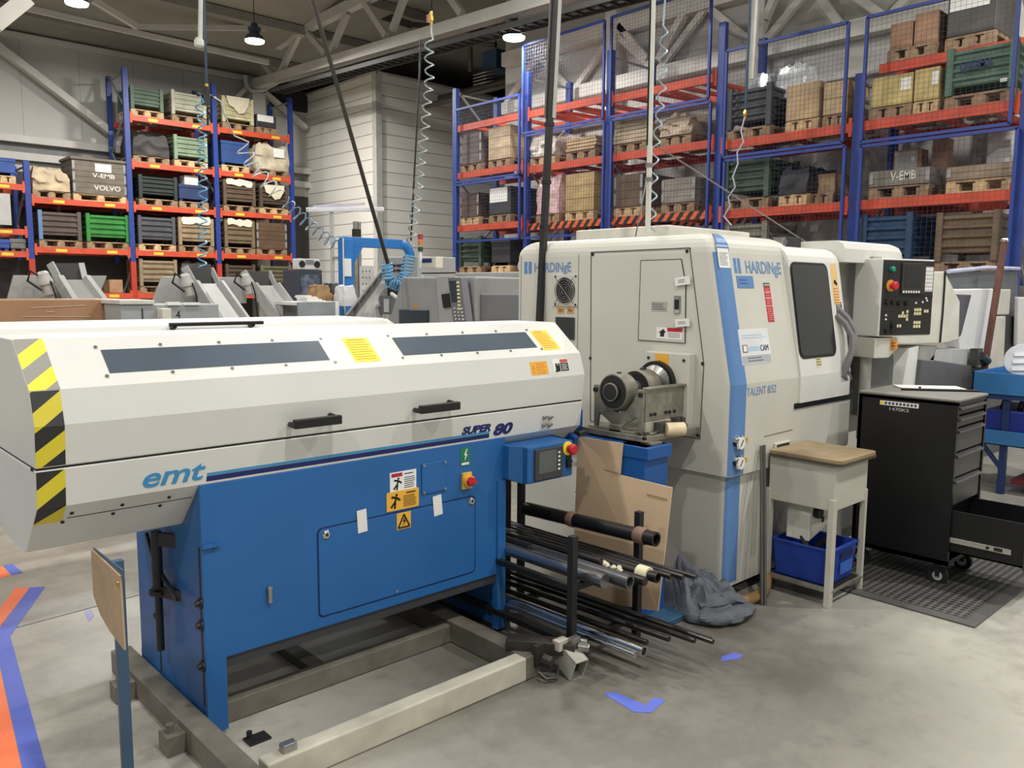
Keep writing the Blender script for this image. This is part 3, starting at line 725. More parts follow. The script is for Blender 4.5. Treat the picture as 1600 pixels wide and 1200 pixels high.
# corner stripe
def strip(z0, z1, n, x1, of=.0015, yy=None, x0=EX, skip=2):
    rg = []
    for i in range(n + 1):
        z = z0 + (z1 - z0) * i / n
        o = outline(z, of, 0, arc_only=True, y0=yy, x0=x0)[skip:]; q = outline(z, -.001, 0, arc_only=True, y0=yy, x0=x0)[skip:]
        ya = (yf(z) if yy is None else yy)
        rg.append(o + [(x1, ya - of, z), (x1, ya + .001, z)] + q[::-1])
    return B().loft(rg, smooth=False)
strip(.668, 1.13, 2, 3.678).build('corner_stripe', HBLUE, mt)
strip(1.13, 1.79, 3, 3.678).build('corner_stripe', HBLUE, mt)
q = strip(.09, .65, 2, 3.70, yy=2.245, x0=3.585); q.build('corner_stripe', HBLUE, mt)
rg = []
for i in range(7):
    t = PI / 2 * i / 6; z = 1.78 + .012 + .1 * math.sin(t) * .98; ins = .1 * (1 - math.cos(t))
    ya = yf(1.79) + ins
    rg.append([(EX + .02 + ins, ya - .0015, z), (3.68, ya - .0015, z), (3.68, ya + .002, z - .002), (EX + .02 + ins, ya + .002, z - .002)])
B().loft(rg, smooth=False).build('corner_stripe', HBLUE, mt)
FS = F((0, 2.215, 1.13), X_, (0, .2, 1)); FV = F((0, 2.215, 0), X_, Z_); FD = F((0, 2.205, 1.13), X_, (0, .17, 1))
def fs(p, k=1.0198): return (p[0], (p[2] - 1.13) * k)
def quad(parent, f, p, q, mat, name, n0=0.0, n1=.0015, k=1.0198):
    a0, b0 = fs(p, k); a1, b1 = fs(q, k)
    return B().plate(f, a0, a1, min(b0, b1), max(b0, b1), n0, n1).build(name, mat, parent), (min(a0, a1), min(b0, b1), abs(a1 - a0), abs(b1 - b0))
lab, r = quad(mt, FS, (3.573, 2.354, 1.824), (3.673, 2.331, 1.712), PAPER, 'white_label', .0015, .003)
B().lines(FS, r[0] + .01, r[0] + r[2] - .01, r[1] + .01, r[1] + r[3] * .7, 7, .0045, .2).build('lettering', INKG, lab)
# maker's mark on the front and on the end
def hmark(f, a, b, w, h, parent, gap=.18):
    q = B()
    q.poly(f, [(a, b), (a + w * .42, b), (a + w * .42, b + h * .38), (a + w * .30, b + h * .5), (a + w * .42, b + h * .62), (a + w * .42, b + h), (a, b + h)], 0, .0015)
    q.poly(f, [(a + w * .60, b), (a + w, b), (a + w, b + h), (a + w * .60, b + h), (a + w * .60, b + h * .62), (a + w * .5, b + h * .5), (a + w * .60, b + h * .38)], 0, .0015)
    return q.build('maker_mark', HBLUE, parent)
LETT = M('slate_lettering', (112, 142, 178), .5)
a0, b0 = fs((3.708, 2.326, 1.687)); a1, b1 = fs((3.818, 2.342, 1.764))
hmark(FS, a0, b0, .062, b1 - b0, mt)
a0, b0 = fs((3.812, 2.323, 1.669)); a1, b1 = fs((4.158, 2.34, 1.754))
B().text(FS, a0 + .005, b0 + .0, a1 - a0 + .01, b1 - b0, 'HARDINgE', 0, .022, .0016).build('lettering', LETT, mt)
a0, b0 = e(3.765, 1.694); a1, b1 = e(3.70, 1.768)
hmark(FE, a0, b0, a1 - a0, b1 - b0, mt)
a0, b0 = e(3.675, 1.684); a1, b1 = e(3.365, 1.760)
B().text(FE, a0, b0, a1 - a0, b1 - b0, 'HARDINgE', 0, .022, .0016).build('lettering', LETT, mt)
bl, r = quad(mt, FS, (3.717, 2.324, 1.674), (3.872, 2.312, 1.613), HBLUE, 'blue_badge', 0, .003)
B().lines(FS, r[0] + .02, r[0] + r[2] - .05, r[1] + .015, r[1] + .05, 2, .0045, .3).build('lettering', M('deep_badge_print', (70, 100, 150), .5), bl)
FR = F(FS.p(fs((3.963, 2.318, 1.644))[0], fs((4.058, 2.276, 1.433))[1]), FS.u, FS.v)
rs, r = quad(mt, FS, (3.969, 2.317, 1.641), (4.032, 2.276, 1.434), M('red_label', (196, 48, 62), .5), 'red_label', 0, .0015)
a, b, w, h = r
q = B(); q.plate(FS, a, a + w, b + h * .9, b + h, .0015, .002); q.build('green_band', GREENP, rs)
q = B(); q.plate(FS, a + .004, a + w - .004, b + h * .93, b + h * .96, .002, .003); q.lines(FS, a + .008, a + w - .006, b + .006, b + h * .86, 16, .003, .25)
for k in (.2, .4, .6, .75): q.plate(FS, a, a + w, b + h * k, b + h * k + .004, .0015, .003)
q.build('lettering', M('pink_print', (236, 170, 170), .5), rs)
ws, r = quad(mt, FS, (3.661, 2.27, 1.403), (3.949, 2.234, 1.224), M('white_sheet', (224, 224, 224), .3), 'white_sheet', 0, .002)
a, b, w, h = r
B().text(FS, a + w * .66, b + h * .36, w * .27, h * .17, 'CAM', 0, .0, .004).build('lettering', M('slate_print', (70, 78, 92), .5), ws)
q = B(); q.plate(FS, a + w * .26, a + w * .62, b + h * .38, b + h * .5, .002, .003); q.lines(FS, a + w * .1, a + w * .9, b + h * .72, b + h * .86, 2, .003, .3); q.build('lettering', M('pale_blue_print', (176, 206, 224), .5), ws)
q = B(); q.plate(FS, a + w * .07, a + w * .23, b + h * .34, b + h * .56, .002, .003); q.build('logo_frame', M('brown_print', (130, 110, 96), .5), ws)
q = B(); q.plate(FS, a + w * .1, a + w * .2, b + h * .37, b + h * .53, .003, .004); q.build('logo_core', WHITE, ws)
q = B(); q.plate(FS, a + w * .02, a + w * .98, b + h * .03, b + h * .25, .002, .003); q.build('grey_band', M('grey_print_band', (176, 178, 184), .5), ws)
q = B(); q.lines(FS, a + w * .2, a + w * .8, b + h * .06, b + h * .22, 2, .004, .3); q.build('lettering', INKG, ws)
# name of the model, gauges, slot
a0, b0 = (3.685, 2.215, 1.074)[0], (3.685, 2.215, 1.074)[2]; a1, b1 = (3.972, 2.215, 1.105)[0], (3.972, 2.215, 1.105)[2]
FV2 = F((0, 2.215, 0), X_, (0, 0, 1))
B().text(FV, a0, min(b0, b1) - .008, a1 - a0, .042, 'TALENT 8/52', 0, .0, .0015).build('lettering', LETT, mt)
for (gx, gz) in ((3.615, .838), (3.618, .735)):
    q = B().lathe((gx, 2.216, gz), -Y_, [(0, .040), (.022, .040), (.026, .034), (.026, .03)], 24).build('pressure_gauge', CHROME, mt)
    B().lathe((gx, 2.19, gz), -Y_, [(-.001, .032), (.001, .032)], 20).build('dial', PAPER, q)
    B().bar((gx - .012, 2.188, gz - .016), (gx + .012, 2.188, gz + .016), .004, .003, Y_).build('needle', INK, q)
    s = B().plate(FV, gx + .045, gx + .10, gz - .012, gz + .018, 0, .001).build('gauge_label', M('pale_amber_label', (224, 190, 110), .5), mt)
    B().lines(FV, gx + .05, gx + .095, gz - .009, gz + .015, 2, .002, .3).build('lettering', INKG, s)
B().bar((4.171, 2.213, 0.971), (4.893, 2.213, 0.971), .008, .03).build('slot', BLACK, mt)
q = B(); 
for p0, p1 in (((3.87, 2.214, 0.839), (4.164, 2.214, 0.843)),): q.bar(p0, p1, .003, .003)
q.build('panel_line', INKG, mt)
op = B().plate(FV, 3.97, 4.13, .69, .79, 0, .012).build('chute_frame', CREAM_H, mt, .004)
B().plate(FV, 3.985, 4.118, .70, .78, .012, .013).build('chute_opening', BLACK, op)
B().bar((3.985, 2.19, .735), (4.06, 2.10, .71), .03, .006).build('chute_flap', STEEL, op)
# sliding door with dark window
dr = []
for z in (.985, 1.13, 1.4, 1.74):
    yy = 2.205 + max(0, z - 1.13) * .17; dr.append((yy, z))
for i in range(1, 7):
    t = PI / 2 * i / 6; yy = 2.205 + .61 * .17 + .11 * (1 - math.cos(t)) + .0; dr.append((yy, 1.74 + .11 * math.sin(t)))
dr += [(2.62, 1.85), (2.62, .985)]
X1 = 4.86
b_ = B()
b_.loft([[(4.215, y, z) for y, z in dr], [(X1 - .06, y, z) for y, z in dr], [(X1 - .02, y + .012 * 1, min(z, 1.835)) for y, z in dr], [(X1, y + .05 if y < 2.6 else y, min(z, 1.80)) for y, z in dr]], smooth=False)
door = b_.build('sliding_door', CREAM, mt)
q = B(); q.box(4.301, 4.86, 2.215, 2.62, .668, .985); q.build('door_sill', CREAM_H, mt, .01)
wt = [fs(p, 1.0143) for p in ((4.235, 2.31, 1.745), (4.652, 2.309, 1.744), (4.634, 2.223, 1.236), (4.237, 2.224, 1.244))]
ax0 = (wt[0][0] + wt[3][0]) / 2; ax1 = (wt[1][0] + wt[2][0]) / 2; bz0 = (wt[2][1] + wt[3][1]) / 2; bz1 = (wt[0][1] + wt[1][1]) / 2
B().rrect(FD, ax0 - .015, ax1 + .015, bz0 - .015, bz1 + .015, .05, 0, .003).build('window_seal', BLACK, door)
B().rrect(FD, ax0, ax1, bz0, bz1, .04, .003, .006).build('window', M('smoked_glass', (40, 42, 42), .14, var=.1, scale=2), door)
s = sticker(door, FD, 4.70, 4.775, (1.52 - 1.13) * 1.014, (1.76 - 1.13) * 1.014, M('faded_amber_label', (226, 186, 122), .5))
q = B(); q.lathe(FD.p(4.735, .53, .0012), FD.n, [(0, .014), (.001, .014)], 10); q.bar(FD.p(4.74, .53, .002), FD.p(4.75, .51, .002), .001, .016); q.build('pictogram', INK, s)
B().lines(FD, 4.705, 4.77, .40, .50, 6, .003, .25).build('lettering', ORANGEL, s)
s = sticker(door, FD, 4.72, 4.79, .345, .41, INK)
B().lines(FD, 4.725, 4.785, .35, .405, 5, .003, .35).build('lettering', PAPER, s)
s = sticker(door, FD, (4.432, 2.217, 1.202)[0] - .03, (4.432, 2.217, 1.202)[0] + .035, .045, .10, M('straw_label', (214, 204, 150), .5)); B().lines(FD, (4.432, 2.217, 1.202)[0] - .025, (4.432, 2.217, 1.202)[0] + .03, .05, .095, 3, .003, .3).build('lettering', INKG, s)
# end face: seams, hatch, fan, labels
EF = CREAM_H
q = B()
for y in (3.795, 3.305):
    a, b = e(y, 1.87); q.plate(FE, a - .002, a + .002, .67, 1.80, 0, .001)
q.build('seam', INKG, bod)
hp = [e(*p) for p in ((3.208, 1.813), (2.529, 1.818), (2.419, 1.221), (2.427, .828), (3.19, .83))]
q = B()
for i in range(5):
    p0, p1 = hp[i], hp[(i + 1) % 5]; q.bar(FE.p(p0[0], p0[1], .0005), FE.p(p1[0], p1[1], .0005), .002, .006, FE.n)
q.build('panel_seam', INK, bod)
q = B()
for y, z in ((3.195, 1.80), (2.545, 1.80), (2.427, 1.223), (3.20, 1.20), (2.44, .845)): q.cyl(FE.p(*e(y, z)), FE.p(*e(y, z), .004), .009, n=10)
each(q, 'panel_screw', BLACK, bod)
hh = [e(*p) for p in ((2.843, 1.758), (2.578, 1.76), (2.545, 1.627), (2.538, 1.323), (2.847, 1.325))]
hat = B().poly(FE, hh, 0, .004).build('hatch', EF, mt)
q = B()
for i in range(5):
    p0, p1 = hh[i], hh[(i + 1) % 5]; q.bar(FE.p(*p0, .003), FE.p(*p1, .003), .003, .004, FE.n)
q.build('hatch_gap', INK, hat)
def epl(parent, p, q_, mat, name, n0=0, n1=.002, bev=0):
    a0, b0 = e(*p); a1, b1 = e(*q_); return B().plate(FE, a0, a1, b0, b1, n0, n1).build(name, mat, parent, bev), (min(a0, a1), min(b0, b1), abs(a1 - a0), abs(b1 - b0))
sw, r = epl(hat, (2.612, 1.57), (2.572, 1.477), CHROME, 'hatch_handle', .004, .012, .003)
B().plate(FE, r[0] + .008, r[0] + r[2] - .008, r[1] + .02, r[1] + r[3] - .02, .012, .016).build('handle_recess', BLACK, sw)
for p, q_, tilt in (((2.603, 1.664), (2.509, 1.62), .12), ((2.595, 1.446), (2.505, 1.405), .1)):
    a0, b0 = e(*p); a1, b1 = e(*q_); ff = F(FE.p(a0, b1, .012), FE.u + FE.v * tilt, FE.v - FE.u * tilt)
    t_ = B().plate(ff, 0, a1 - a0, 0, b0 - b1, 0, .003).build('paper_tag', PAPER, mt); B().lines(ff, .02, a1 - a0 - .02, .012, b0 - b1 - .012, 2, .004, .3).build('lettering', INKG, t_)
s, r = epl(hat, (2.762, 1.537), (2.658, 1.484), M('silver_plate', (184, 182, 174), .35, .3), 'rating_plate', .004, .005)
q = B(); q.lines(FE, r[0] + .006, r[0] + r[2] - .006, r[1] + .008, r[1] + r[3] - .006, 3, .007, .3); q.build('lettering', INKG, s)
s, r = epl(hat, (2.723, 1.40), (2.556, 1.339), PAPER, 'danger_label', .004, .0055)
q = B(); q.poly(FE, [(r[0] + .012, r[1] + .032), (r[0] + .045, r[1] + .052), (r[0] + .06, r[1] + .035), (r[0] + .05, r[1] + .03), (r[0] + .05, r[1] + .012), (r[0] + .025, r[1] + .012), (r[0] + .025, r[1] + .032)], .0055, .0065); q.lines(FE, r[0] + .075, r[0] + r[2] - .01, r[1] + .008, r[1] + .036, 3, .0065, .2); q.build('pictogram', INK, s)
B().plate(FE, r[0] + .07, r[0] + r[2], r[1] + .04, r[1] + r[3], .0055, .0065).build('red_band', REDP, s)
fp, r = epl(mt, (3.508, 1.688), (3.306, 1.498), EF, 'fan_plate', 0, .006, .002)
fc = FE.p(*e(3.403, 1.592))
B().lathe(fc + Vector((-.006, 0, 0)), -X_, [(0, .075), (.004, .075)], 28).build('fan_opening', BLACK, fp)
q = B()
for r_ in (.022, .036, .050, .064, .076): q.tube(arc(fc + Vector((-.018, 0, 0)), r_, 0, 2 * PI, 24, Y_, Z_), .0022, 5)
for s1 in (1, -1): q.tube([fc + Vector((-.02, -.075, -.075 * s1)), fc + Vector((-.02, .075, .075 * s1))], .003, 5)
q.build('fan_guard', CHROME, fp)
q = B(); q.lathe(fc + Vector((-.010, 0, 0)), -X_, [(0, .026), (.004, .024)], 14); q.build('fan_hub', DARK, fp)
q = B()
for dy in (-.082, .082):
    for dz in (-.082, .082): q.cyl(fc + Vector((-.006, dy, dz)), fc + Vector((-.010, dy, dz)), .006, n=8)
each(q, 'screw', BLACK, fp)
for p, q_ in (((3.474, 1.491), (3.414, 1.454)), ((3.394, 1.493), (3.336, 1.456))):
    s, r = epl(mt, p, q_, M('tan_label', (208, 160, 96), .5), 'warning_label'); B().lines(FE, r[0] + .012, r[0] + r[2] - .012, r[1] + .01, r[1] + r[3] - .008, 3, .004, .4, .1).build('lettering', M('brown_print', (120, 90, 60), .5), s)
s, r = epl(mt, (3.483, 1.433), (3.327, 1.301), M('dark_grey_grille', (64, 66, 66), .6), 'vent_grille', 0, .008, .003)
q = B()
for i in range(9): q.plate(FE, r[0] + .01, r[0] + r[2] - .01, r[1] + .012 + i * .0135, r[1] + .017 + i * .0135, .008, .010)
q.build('grille_slat', M('grille_slat', (48, 50, 50), .6), s)
# spindle box on the end face
sb, r = epl(mt, (2.749, 1.272), (2.470, .842), EF, 'spindle_cover', 0, .06, .006)
s = B().plate(FE, r[0] + .065, r[0] + .15, r[1] + .33, r[1] + .415, .06, .0615).build('warning_label', AMBER, sb)
q = B(); q.bar(FE.p(r[0] + .095, r[1] + .38, .0617), FE.p(r[0] + .12, r[1] + .36, .0617), .001, .02, FE.n); q.plate(FE, r[0] + .105, r[0] + .135, r[1] + .348, r[1] + .358, .0615, .0625); q.build('pictogram', INK, s)
q = B()
for a, b in ((r[2] - .03, .39), (r[2] - .03, .03), (.02, .39)): q.cyl(FE.p(r[0] + a, r[1] + b, .06), FE.p(r[0] + a, r[1] + b, .065), .008, n=8)
each(q, 'cover_screw', BLACK, sb)
SY, SZ = 2.625, 1.095
q = B().lathe((3.49, SY, SZ + .02), -X_, [(0, .115), (.03, .115), (.03, .098), (.0301, .098)], 32).build('spindle_flange', BLACK, mt)
B().lathe((3.462, SY, SZ + .02), -X_, [(0, .096), (.004, .094), (.02, .06), (.021, .05)], 32).build('spindle_nose', STEEL, mt)
B().cyl((3.47, SY, SZ + .01), (3.34, SY, SZ + .005), .034, n=24).build('spindle_liner', M('ivory_plastic', (222, 214, 180), .4), mt)
# top cover, canopy and box on the roof
q = B(); q.loft([[(x, y, z) for x, y, z in ring_] for ring_ in [[(4.92, 2.22, z0) for z0 in ()]]], cap=False) if False else None
cn = []
for x, top, y0 in ((4.86, 1.905, 2.30), (5.50, 1.905, 2.25), (5.56, 1.895, 2.25), (5.60, 1.865, 2.26), (5.615, 1.82, 2.28)):
    cn.append([(x, y0, 1.775), (x, y0, top - .05), (x, y0 + .02, top - .015), (x, y0 + .06, top), (x, 3.0, top), (x, 3.0, 1.775)])
B().loft(cn, smooth=False).build('canopy', CREAM, mt)
B().box(4.86, 5.58, 2.42, 2.62, .67, 1.775).build('door_jamb', M('jamb_grey', (170, 168, 158), .5), mt)
q = B(); q.prism([(4.8, y, z) for y, z in ((2.24, .67), (2.24, 1.13), (2.34, 1.74), (2.5, 1.84), (2.6, 1.84), (2.6, .67))], [(4.93, y, z) for y, z in ((2.29, .67), (2.29, 1.13), (2.38, 1.72), (2.54, 1.81), (2.6, 1.81), (2.6, .67))]); q.build('door_frame', M('jamb_grey', (170, 168, 158)), mt, .01)
B().box(5.58, 5.64, 2.42, 3.7, .67, 1.775).build('side_panel', CREAM_H, mt)
B().box(4.05, 4.95, 3.0, 3.75, 1.86, 1.985).build('roof_box', M('roof_box_cream', (204, 200, 188), .5), mt, .01)
q = B(); q.box(4.62, 4.80, 2.55, 2.66, 1.86, 1.925); q.build('junction_box', DARK, mt, .006); 
q = B(); q.cyl((4.50, 2.5, 1.885), (4.60, 2.6, 1.885), .02); q.box(4.48, 4.52, 2.5, 2.56, 1.86, 1.91); q.build('valve', CHROME, mt)
# control pendant, swivelled towards the aisle
PU = Vector((.956, -.292, 0)); PF = F((5.06, 2.16, 0), PU, Z_)
pen = B().plate(PF, 0, .47, 1.325, 1.80, -.20, 0).build('pendant', CREAM, mt, .006)
B().plate(PF, .012, .462, 1.332, 1.79, 0, .006).build('pendant_panel', M('panel_black', (38, 38, 38), .5), pen)
B().plate(PF, .165, .375, 1.585, 1.775, .006, .016).build('screen_frame', M('panel_brown_black', (54, 48, 44), .45), pen, .003)
B().plate(PF, .19, .335, 1.625, 1.755, .016, .0175).build('screen', M('dark_crt', (46, 48, 48), .15), pen)
q = B()
for i in range(7): q.plate(PF, .175 + i * .023, .187 + i * .023, 1.592, 1.606, .016, .019)
each(q, 'soft_key', WHITE, pen)
q = B().plate(PF, .375, .452, 1.60, 1.755, .006, .009).build('key_block', LGREY, pen)
k = B()
for i in range(6):
    for j in range(4): k.plate(PF, .380 + j * .018, .394 + j * .018, 1.61 + i * .024, 1.628 + i * .024, .009, .012)
each(k, 'key', WHITE, q)
gl = PF.p(.075, 1.735, .006)
B().lathe(gl, PF.n, [(0, .016), (.02, .016), (.024, .012)], 16).build('green_lamp', M('green_lens', (20, 150, 120), .3), pen)
B().lathe(PF.p(.075, 1.635, .006), PF.n, [(0, .036), (.005, .036), (.006, .03)], 20).build('stop_collar', M('amber_collar', (210, 150, 60), .5), pen)
B().lathe(PF.p(.075, 1.635, .01), PF.n, [(0, .014), (.022, .014), (.024, .026), (.038, .026), (.044, .018)], 18).build('stop_button', RED, pen)
B().plate(PF, .012, .462, 1.568, 1.573, .006, .008).build('trim_line', DARK, pen)
q = B()
for a, b in ((.05, 1.535), (.10, 1.535), (.155, 1.53), (.22, 1.53), (.06, 1.36), (.11, 1.39)): q.lathe(PF.p(a, b, .006), PF.n, [(0, .016), (.014, .014)], 12)
each(q, 'knob', BLACK, pen)
q = B()
for a, b in ((.31, 1.53), (.37, 1.535), (.40, 1.56), (.41, 1.545), (.05, 1.43), (.05, 1.455)): q.lathe(PF.p(a, b, .006), PF.n, [(0, .007), (.006, .006)], 8)
each(q, 'small_key', WHITE, pen)
k = B()
for a0, b0, nx, ny in ((.30, 1.455, 3, 2), (.30, 1.375, 3, 2), (.16, 1.44, 4, 1), (.23, 1.42, 1, 3), (.15, 1.38, 2, 1), (.39, 1.47, 2, 1), (.19, 1.46, 1, 1)):
    for i in range(nx):
        for j in range(ny): k.plate(PF, a0 + i * .023, a0 + i * .023 + .017, b0 + j * .024, b0 + j * .024 + .018, .006, .009)
each(k, 'key', M('cream_key', (226, 214, 170), .5), pen)
k = B(); k.plate(PF, .055, .075, 1.355, 1.372, .006, .012); k.build('red_key', RED, pen)
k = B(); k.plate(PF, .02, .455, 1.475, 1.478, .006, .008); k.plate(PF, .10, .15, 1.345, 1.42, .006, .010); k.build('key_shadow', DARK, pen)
q = B(); q.prism([PF.p(a, b, -.02) for a, b in ((.0, 1.19), (.13, 1.19), (.20, 1.24), (.20, 1.315), (.0, 1.315))], [PF.p(a, b, -.22) for a, b in ((.0, 1.19), (.13, 1.19), (.20, 1.24), (.20, 1.315), (.0, 1.315))])
pb = q.build('pendant_block', CREAM_H, mt, .004)
s = B().plate(PF, .135, .195, 1.235, 1.31, -.02, -.018).build('warning_label', M('faded_amber_label', (226, 186, 122)), pb); B().lines(PF, .14, .19, 1.245, 1.30, 3, -.015, .4).build('lettering', ORANGEL, s)
q = B(); q.cyl(PF.p(.05, .67, -.12), PF.p(.05, 1.19, -.12), .035); q.build('pendant_post', M('jamb_grey', (170, 168, 158)), mt); B().bar(PF.p(.10, 1.79, -.12), PF.p(.06, 1.79, -.6), .08, .05).build('pendant_arm', M('jamb_grey', (170, 168, 158)), mt)
q = B(); q.prism([PF.p(a, b, -.15) for a, b in ((.10, .8), (.34, .8), (.34, 1.16), (.30, 1.30), (.14, 1.18), (.12, 1.12))], [PF.p(a, b, -.5) for a, b in ((.10, .8), (.34, .8), (.34, 1.16), (.30, 1.30), (.14, 1.18), (.12, 1.12))]); q.build('chip_guard', M('grey_guard', (112, 114, 112), .5), mt, .004)
q = B(); q.prism([PF.p(a, b, -.3) for a, b in ((.27, .8), (.42, .8), (.42, 1.3), (.27, 1.3))], [PF.p(a, b, -.5) for a, b in ((.27, .8), (.42, .8), (.42, 1.3), (.27, 1.3))]); q.build('guard_edge', M('pale_guard', (196, 198, 200), .5), mt)
for k_, (dx, dz) in enumerate(((0, 0), (.03, .03))):
    pth = [Vector(p) + Vector((dx, 0, dz)) for p in ((4.702, 2.26, 1.461), (4.737, 2.22, 1.413), (4.751, 2.18, 1.339), (4.74, 2.17, 1.253), (4.711, 2.18, 1.19), (4.714, 2.2, 1.112), (4.849, 2.24, 1.042))]
    B().tube(pth, .018, 8).build('conduit', M('grey_conduit', (128, 124, 124), .5), mt)
# steel tray carrying the guide bushes, on a blue column
ty0, ty1 = 2.43, 2.83
tr_ = thing('bushing_stand', 'blue steel column stand carrying ring bushes on a grimy tray before the lathe spindle', 'stand', (3.14, 2.43, 0))
GRIME = M('grimy_steel', (150, 146, 132), .38, metal=.55, var=.2, scale=18); GRIMD = M('dark_grimy_steel', (84, 84, 80), .4, metal=.5, var=.2, scale=18)
DBLUE = M('column_blue', (28, 84, 150), .4, var=.06)
B().box(3.055, 3.235, 2.36, 2.52, .03, .86).build('column', DBLUE, tr_, .004)
B().box(2.99, 3.36, 2.24, 2.56, .0, .03).build('base_plate', M('base_plate_blue', (50, 84, 112), .45, var=.12), tr_, .003)
for bx, by in ((3.05, 2.29), (3.29, 2.29)): B().cyl((bx, by, .03), (bx, by, .05), .015, n=6).build('anchor_bolt', STEEL, tr_)
B().bar((2.99, 2.75, .82), (3.02, 2.98, .90), .03, .10).build('arm', DBLUE, tr_, .004)
B().box(3.05, 3.24, 2.34, 2.92, .80, .86).build('head_beam', DBLUE, tr_, .004)
tray = B(); tray.box(3.10, 3.60, 2.40, 2.88, .872, .884); tray.box(3.10, 3.115, 2.40, 2.88, .884, .90); tray.box(3.10, 3.60, 2.40, 2.415, .884, .90); tray.build('tray', GRIME, tr_, .002)
B().box(3.12, 3.2, 2.37, 2.44, .78, .872).build('tray_foot', GRIME, tr_, .003)
B().box(3.04, 3.10, 2.76, 2.86, .80, .885).build('tray_clamp', GRIMD, tr_, .004)
q = B(); q.plate(F((3.098, 2.60, .80), -Y_, Z_), -.15, -.05, .0, .035, 0, .002); q.build('tray_label', LGREY, tr_)
# V cradle
FVc = F((3.17, SY, 0), -Y_, Z_)
vpl = B(); vpl.poly(FVc, [(-.155, .90), (-.135, .90), (-.125, .975), (0, .905), (.125, .975), (.135, .90), (.155, .90), (.16, 1.115), (.125, 1.115), (.10, 1.06), (.06, 1.005), (0, .985), (-.06, 1.005), (-.10, 1.06), (-.125, 1.115), (-.16, 1.115)], -.012, .006)
vpl.build('cradle_plate', GRIME, tr_, .002)
q = B()
for i, (a, b) in enumerate(((-.145, 1.09), (.145, 1.09))): q.lathe(FVc.p(a, b, .006), -X_, [(0, .013), (.01, .013)], 10)
each(q, 'cradle_bolt', DARK, tr_)
s_ = B(); s_.box(3.18, 3.50, SY - .165, SY - .145, .955, 1.115); s_.box(3.18, 3.50, SY - .18, SY - .14, 1.115, 1.125); sr = s_.build('side_rail', GRIME, tr_, .002)
q = B(); q.box(3.18, 3.47, SY - .17, SY - .15, .905, .955); q.build('lower_rail', M('chalky_steel', (186, 180, 160), .5, metal=.3, var=.2, scale=18), tr_, .002)
q = B()
for x in (3.22, 3.25, 3.34, 3.37, 3.41): q.cyl((x, SY - .165, .99), (x, SY - .172, .99), .009, n=8)
each(q, 'rail_hole', BLACK, sr)
B().box(3.18, 3.50, SY + .145, SY + .165, .955, 1.115).build('side_rail', GRIME, tr_, .002)
B().cyl((3.17, SY - .19, .90), (3.48, SY - .19, .915), .012).build('push_rod', CHROME, tr_)
q = B(); q.box(3.24, 3.33, 2.41, 2.47, .885, .95); q.box(3.38, 3.44, 2.42, 2.5, .885, .96); q.cyl((3.43, 2.42, .885), (3.43, 2.42, .96), .015); each(q, 'clamp_block', GRIMD, tr_)
q = B(); q.box(3.14, 3.2, 2.5, 2.8, .885, .905); q.box(3.14, 3.17, 2.58, 2.66, .885, .93); q.build('cradle_base', GRIME, tr_, .003)
B().lathe((3.125, SY, SZ), X_, [(0, .062), (0, .086), (.002, .09), (.085, .09), (.087, .086), (.087, .05)], 36).build('bush_ring', GRIME, tr_)
B().lathe((3.123, SY, SZ), X_, [(0, .084), (-.002, .082), (-.003, .06)], 36).build('ring_face', BLACK, tr_)
B().lathe((3.115, SY, SZ), X_, [(0, .046), (-.012, .046), (-.013, .042)], 30).build('sleeve', STEEL, tr_)
B().lathe((3.101, SY, SZ), X_, [(0, .04), (-.002, .04)], 30).build('sleeve_bore', BLACK, tr_)
B().lathe((3.30, SY, SZ + .006), X_, [(0, .06), (0, .088), (.002, .092), (.10, .092), (.102, .088), (.102, .05)], 36).build('bush_ring', GRIME, tr_)
B().lathe((3.298, SY, SZ + .006), X_, [(0, .086), (-.002, .07)], 36).build('ring_face', BLACK, tr_)
B().cyl((3.19, SY, SZ), (3.42, SY, SZ + .006), .045, n=24).build('guide_tube', STEEL, tr_)
q = B(); q.cyl((3.17, SY, SZ + .088), (3.17, SY, SZ + .096), .012, n=8); q.cyl((3.36, SY, SZ + .096), (3.36, SY, SZ + .106), .016, n=8); each(q, 'ring_screw', DARK, tr_)
rl = B().lathe((3.27, 2.405, .918), (.87, -.5, 0), [(0, .030), (.002, .034), (.095, .034), (.097, .03), (.097, .018)], 20).build('plastic_sleeve', M('ivory_sleeve', (226, 206, 168), .5))
tag(rl, 'small ivory plastic sleeve lying on the grimy tray below the spindle', 'sleeve')
B().tube([(3.0, 2.99, .85), (3.03, 2.93, .93), (3.05, 2.90, 1.0), (3.06, 2.86, 1.09)], .0, 4) if False else None
q = B(); fg = F((3.09, 0, 0), -Y_, Z_)
q.poly(fg, [(-2.84, 1.10), (-2.80, 1.10), (-2.80, 1.02), (-2.83, .95), (-2.88, .90), (-2.96, .90), (-2.94, 1.0), (-2.88, 1.06)], 0, .02); q.build('guard_plate', M('grey_cream', (196, 192, 178), .45), tr_, .002)
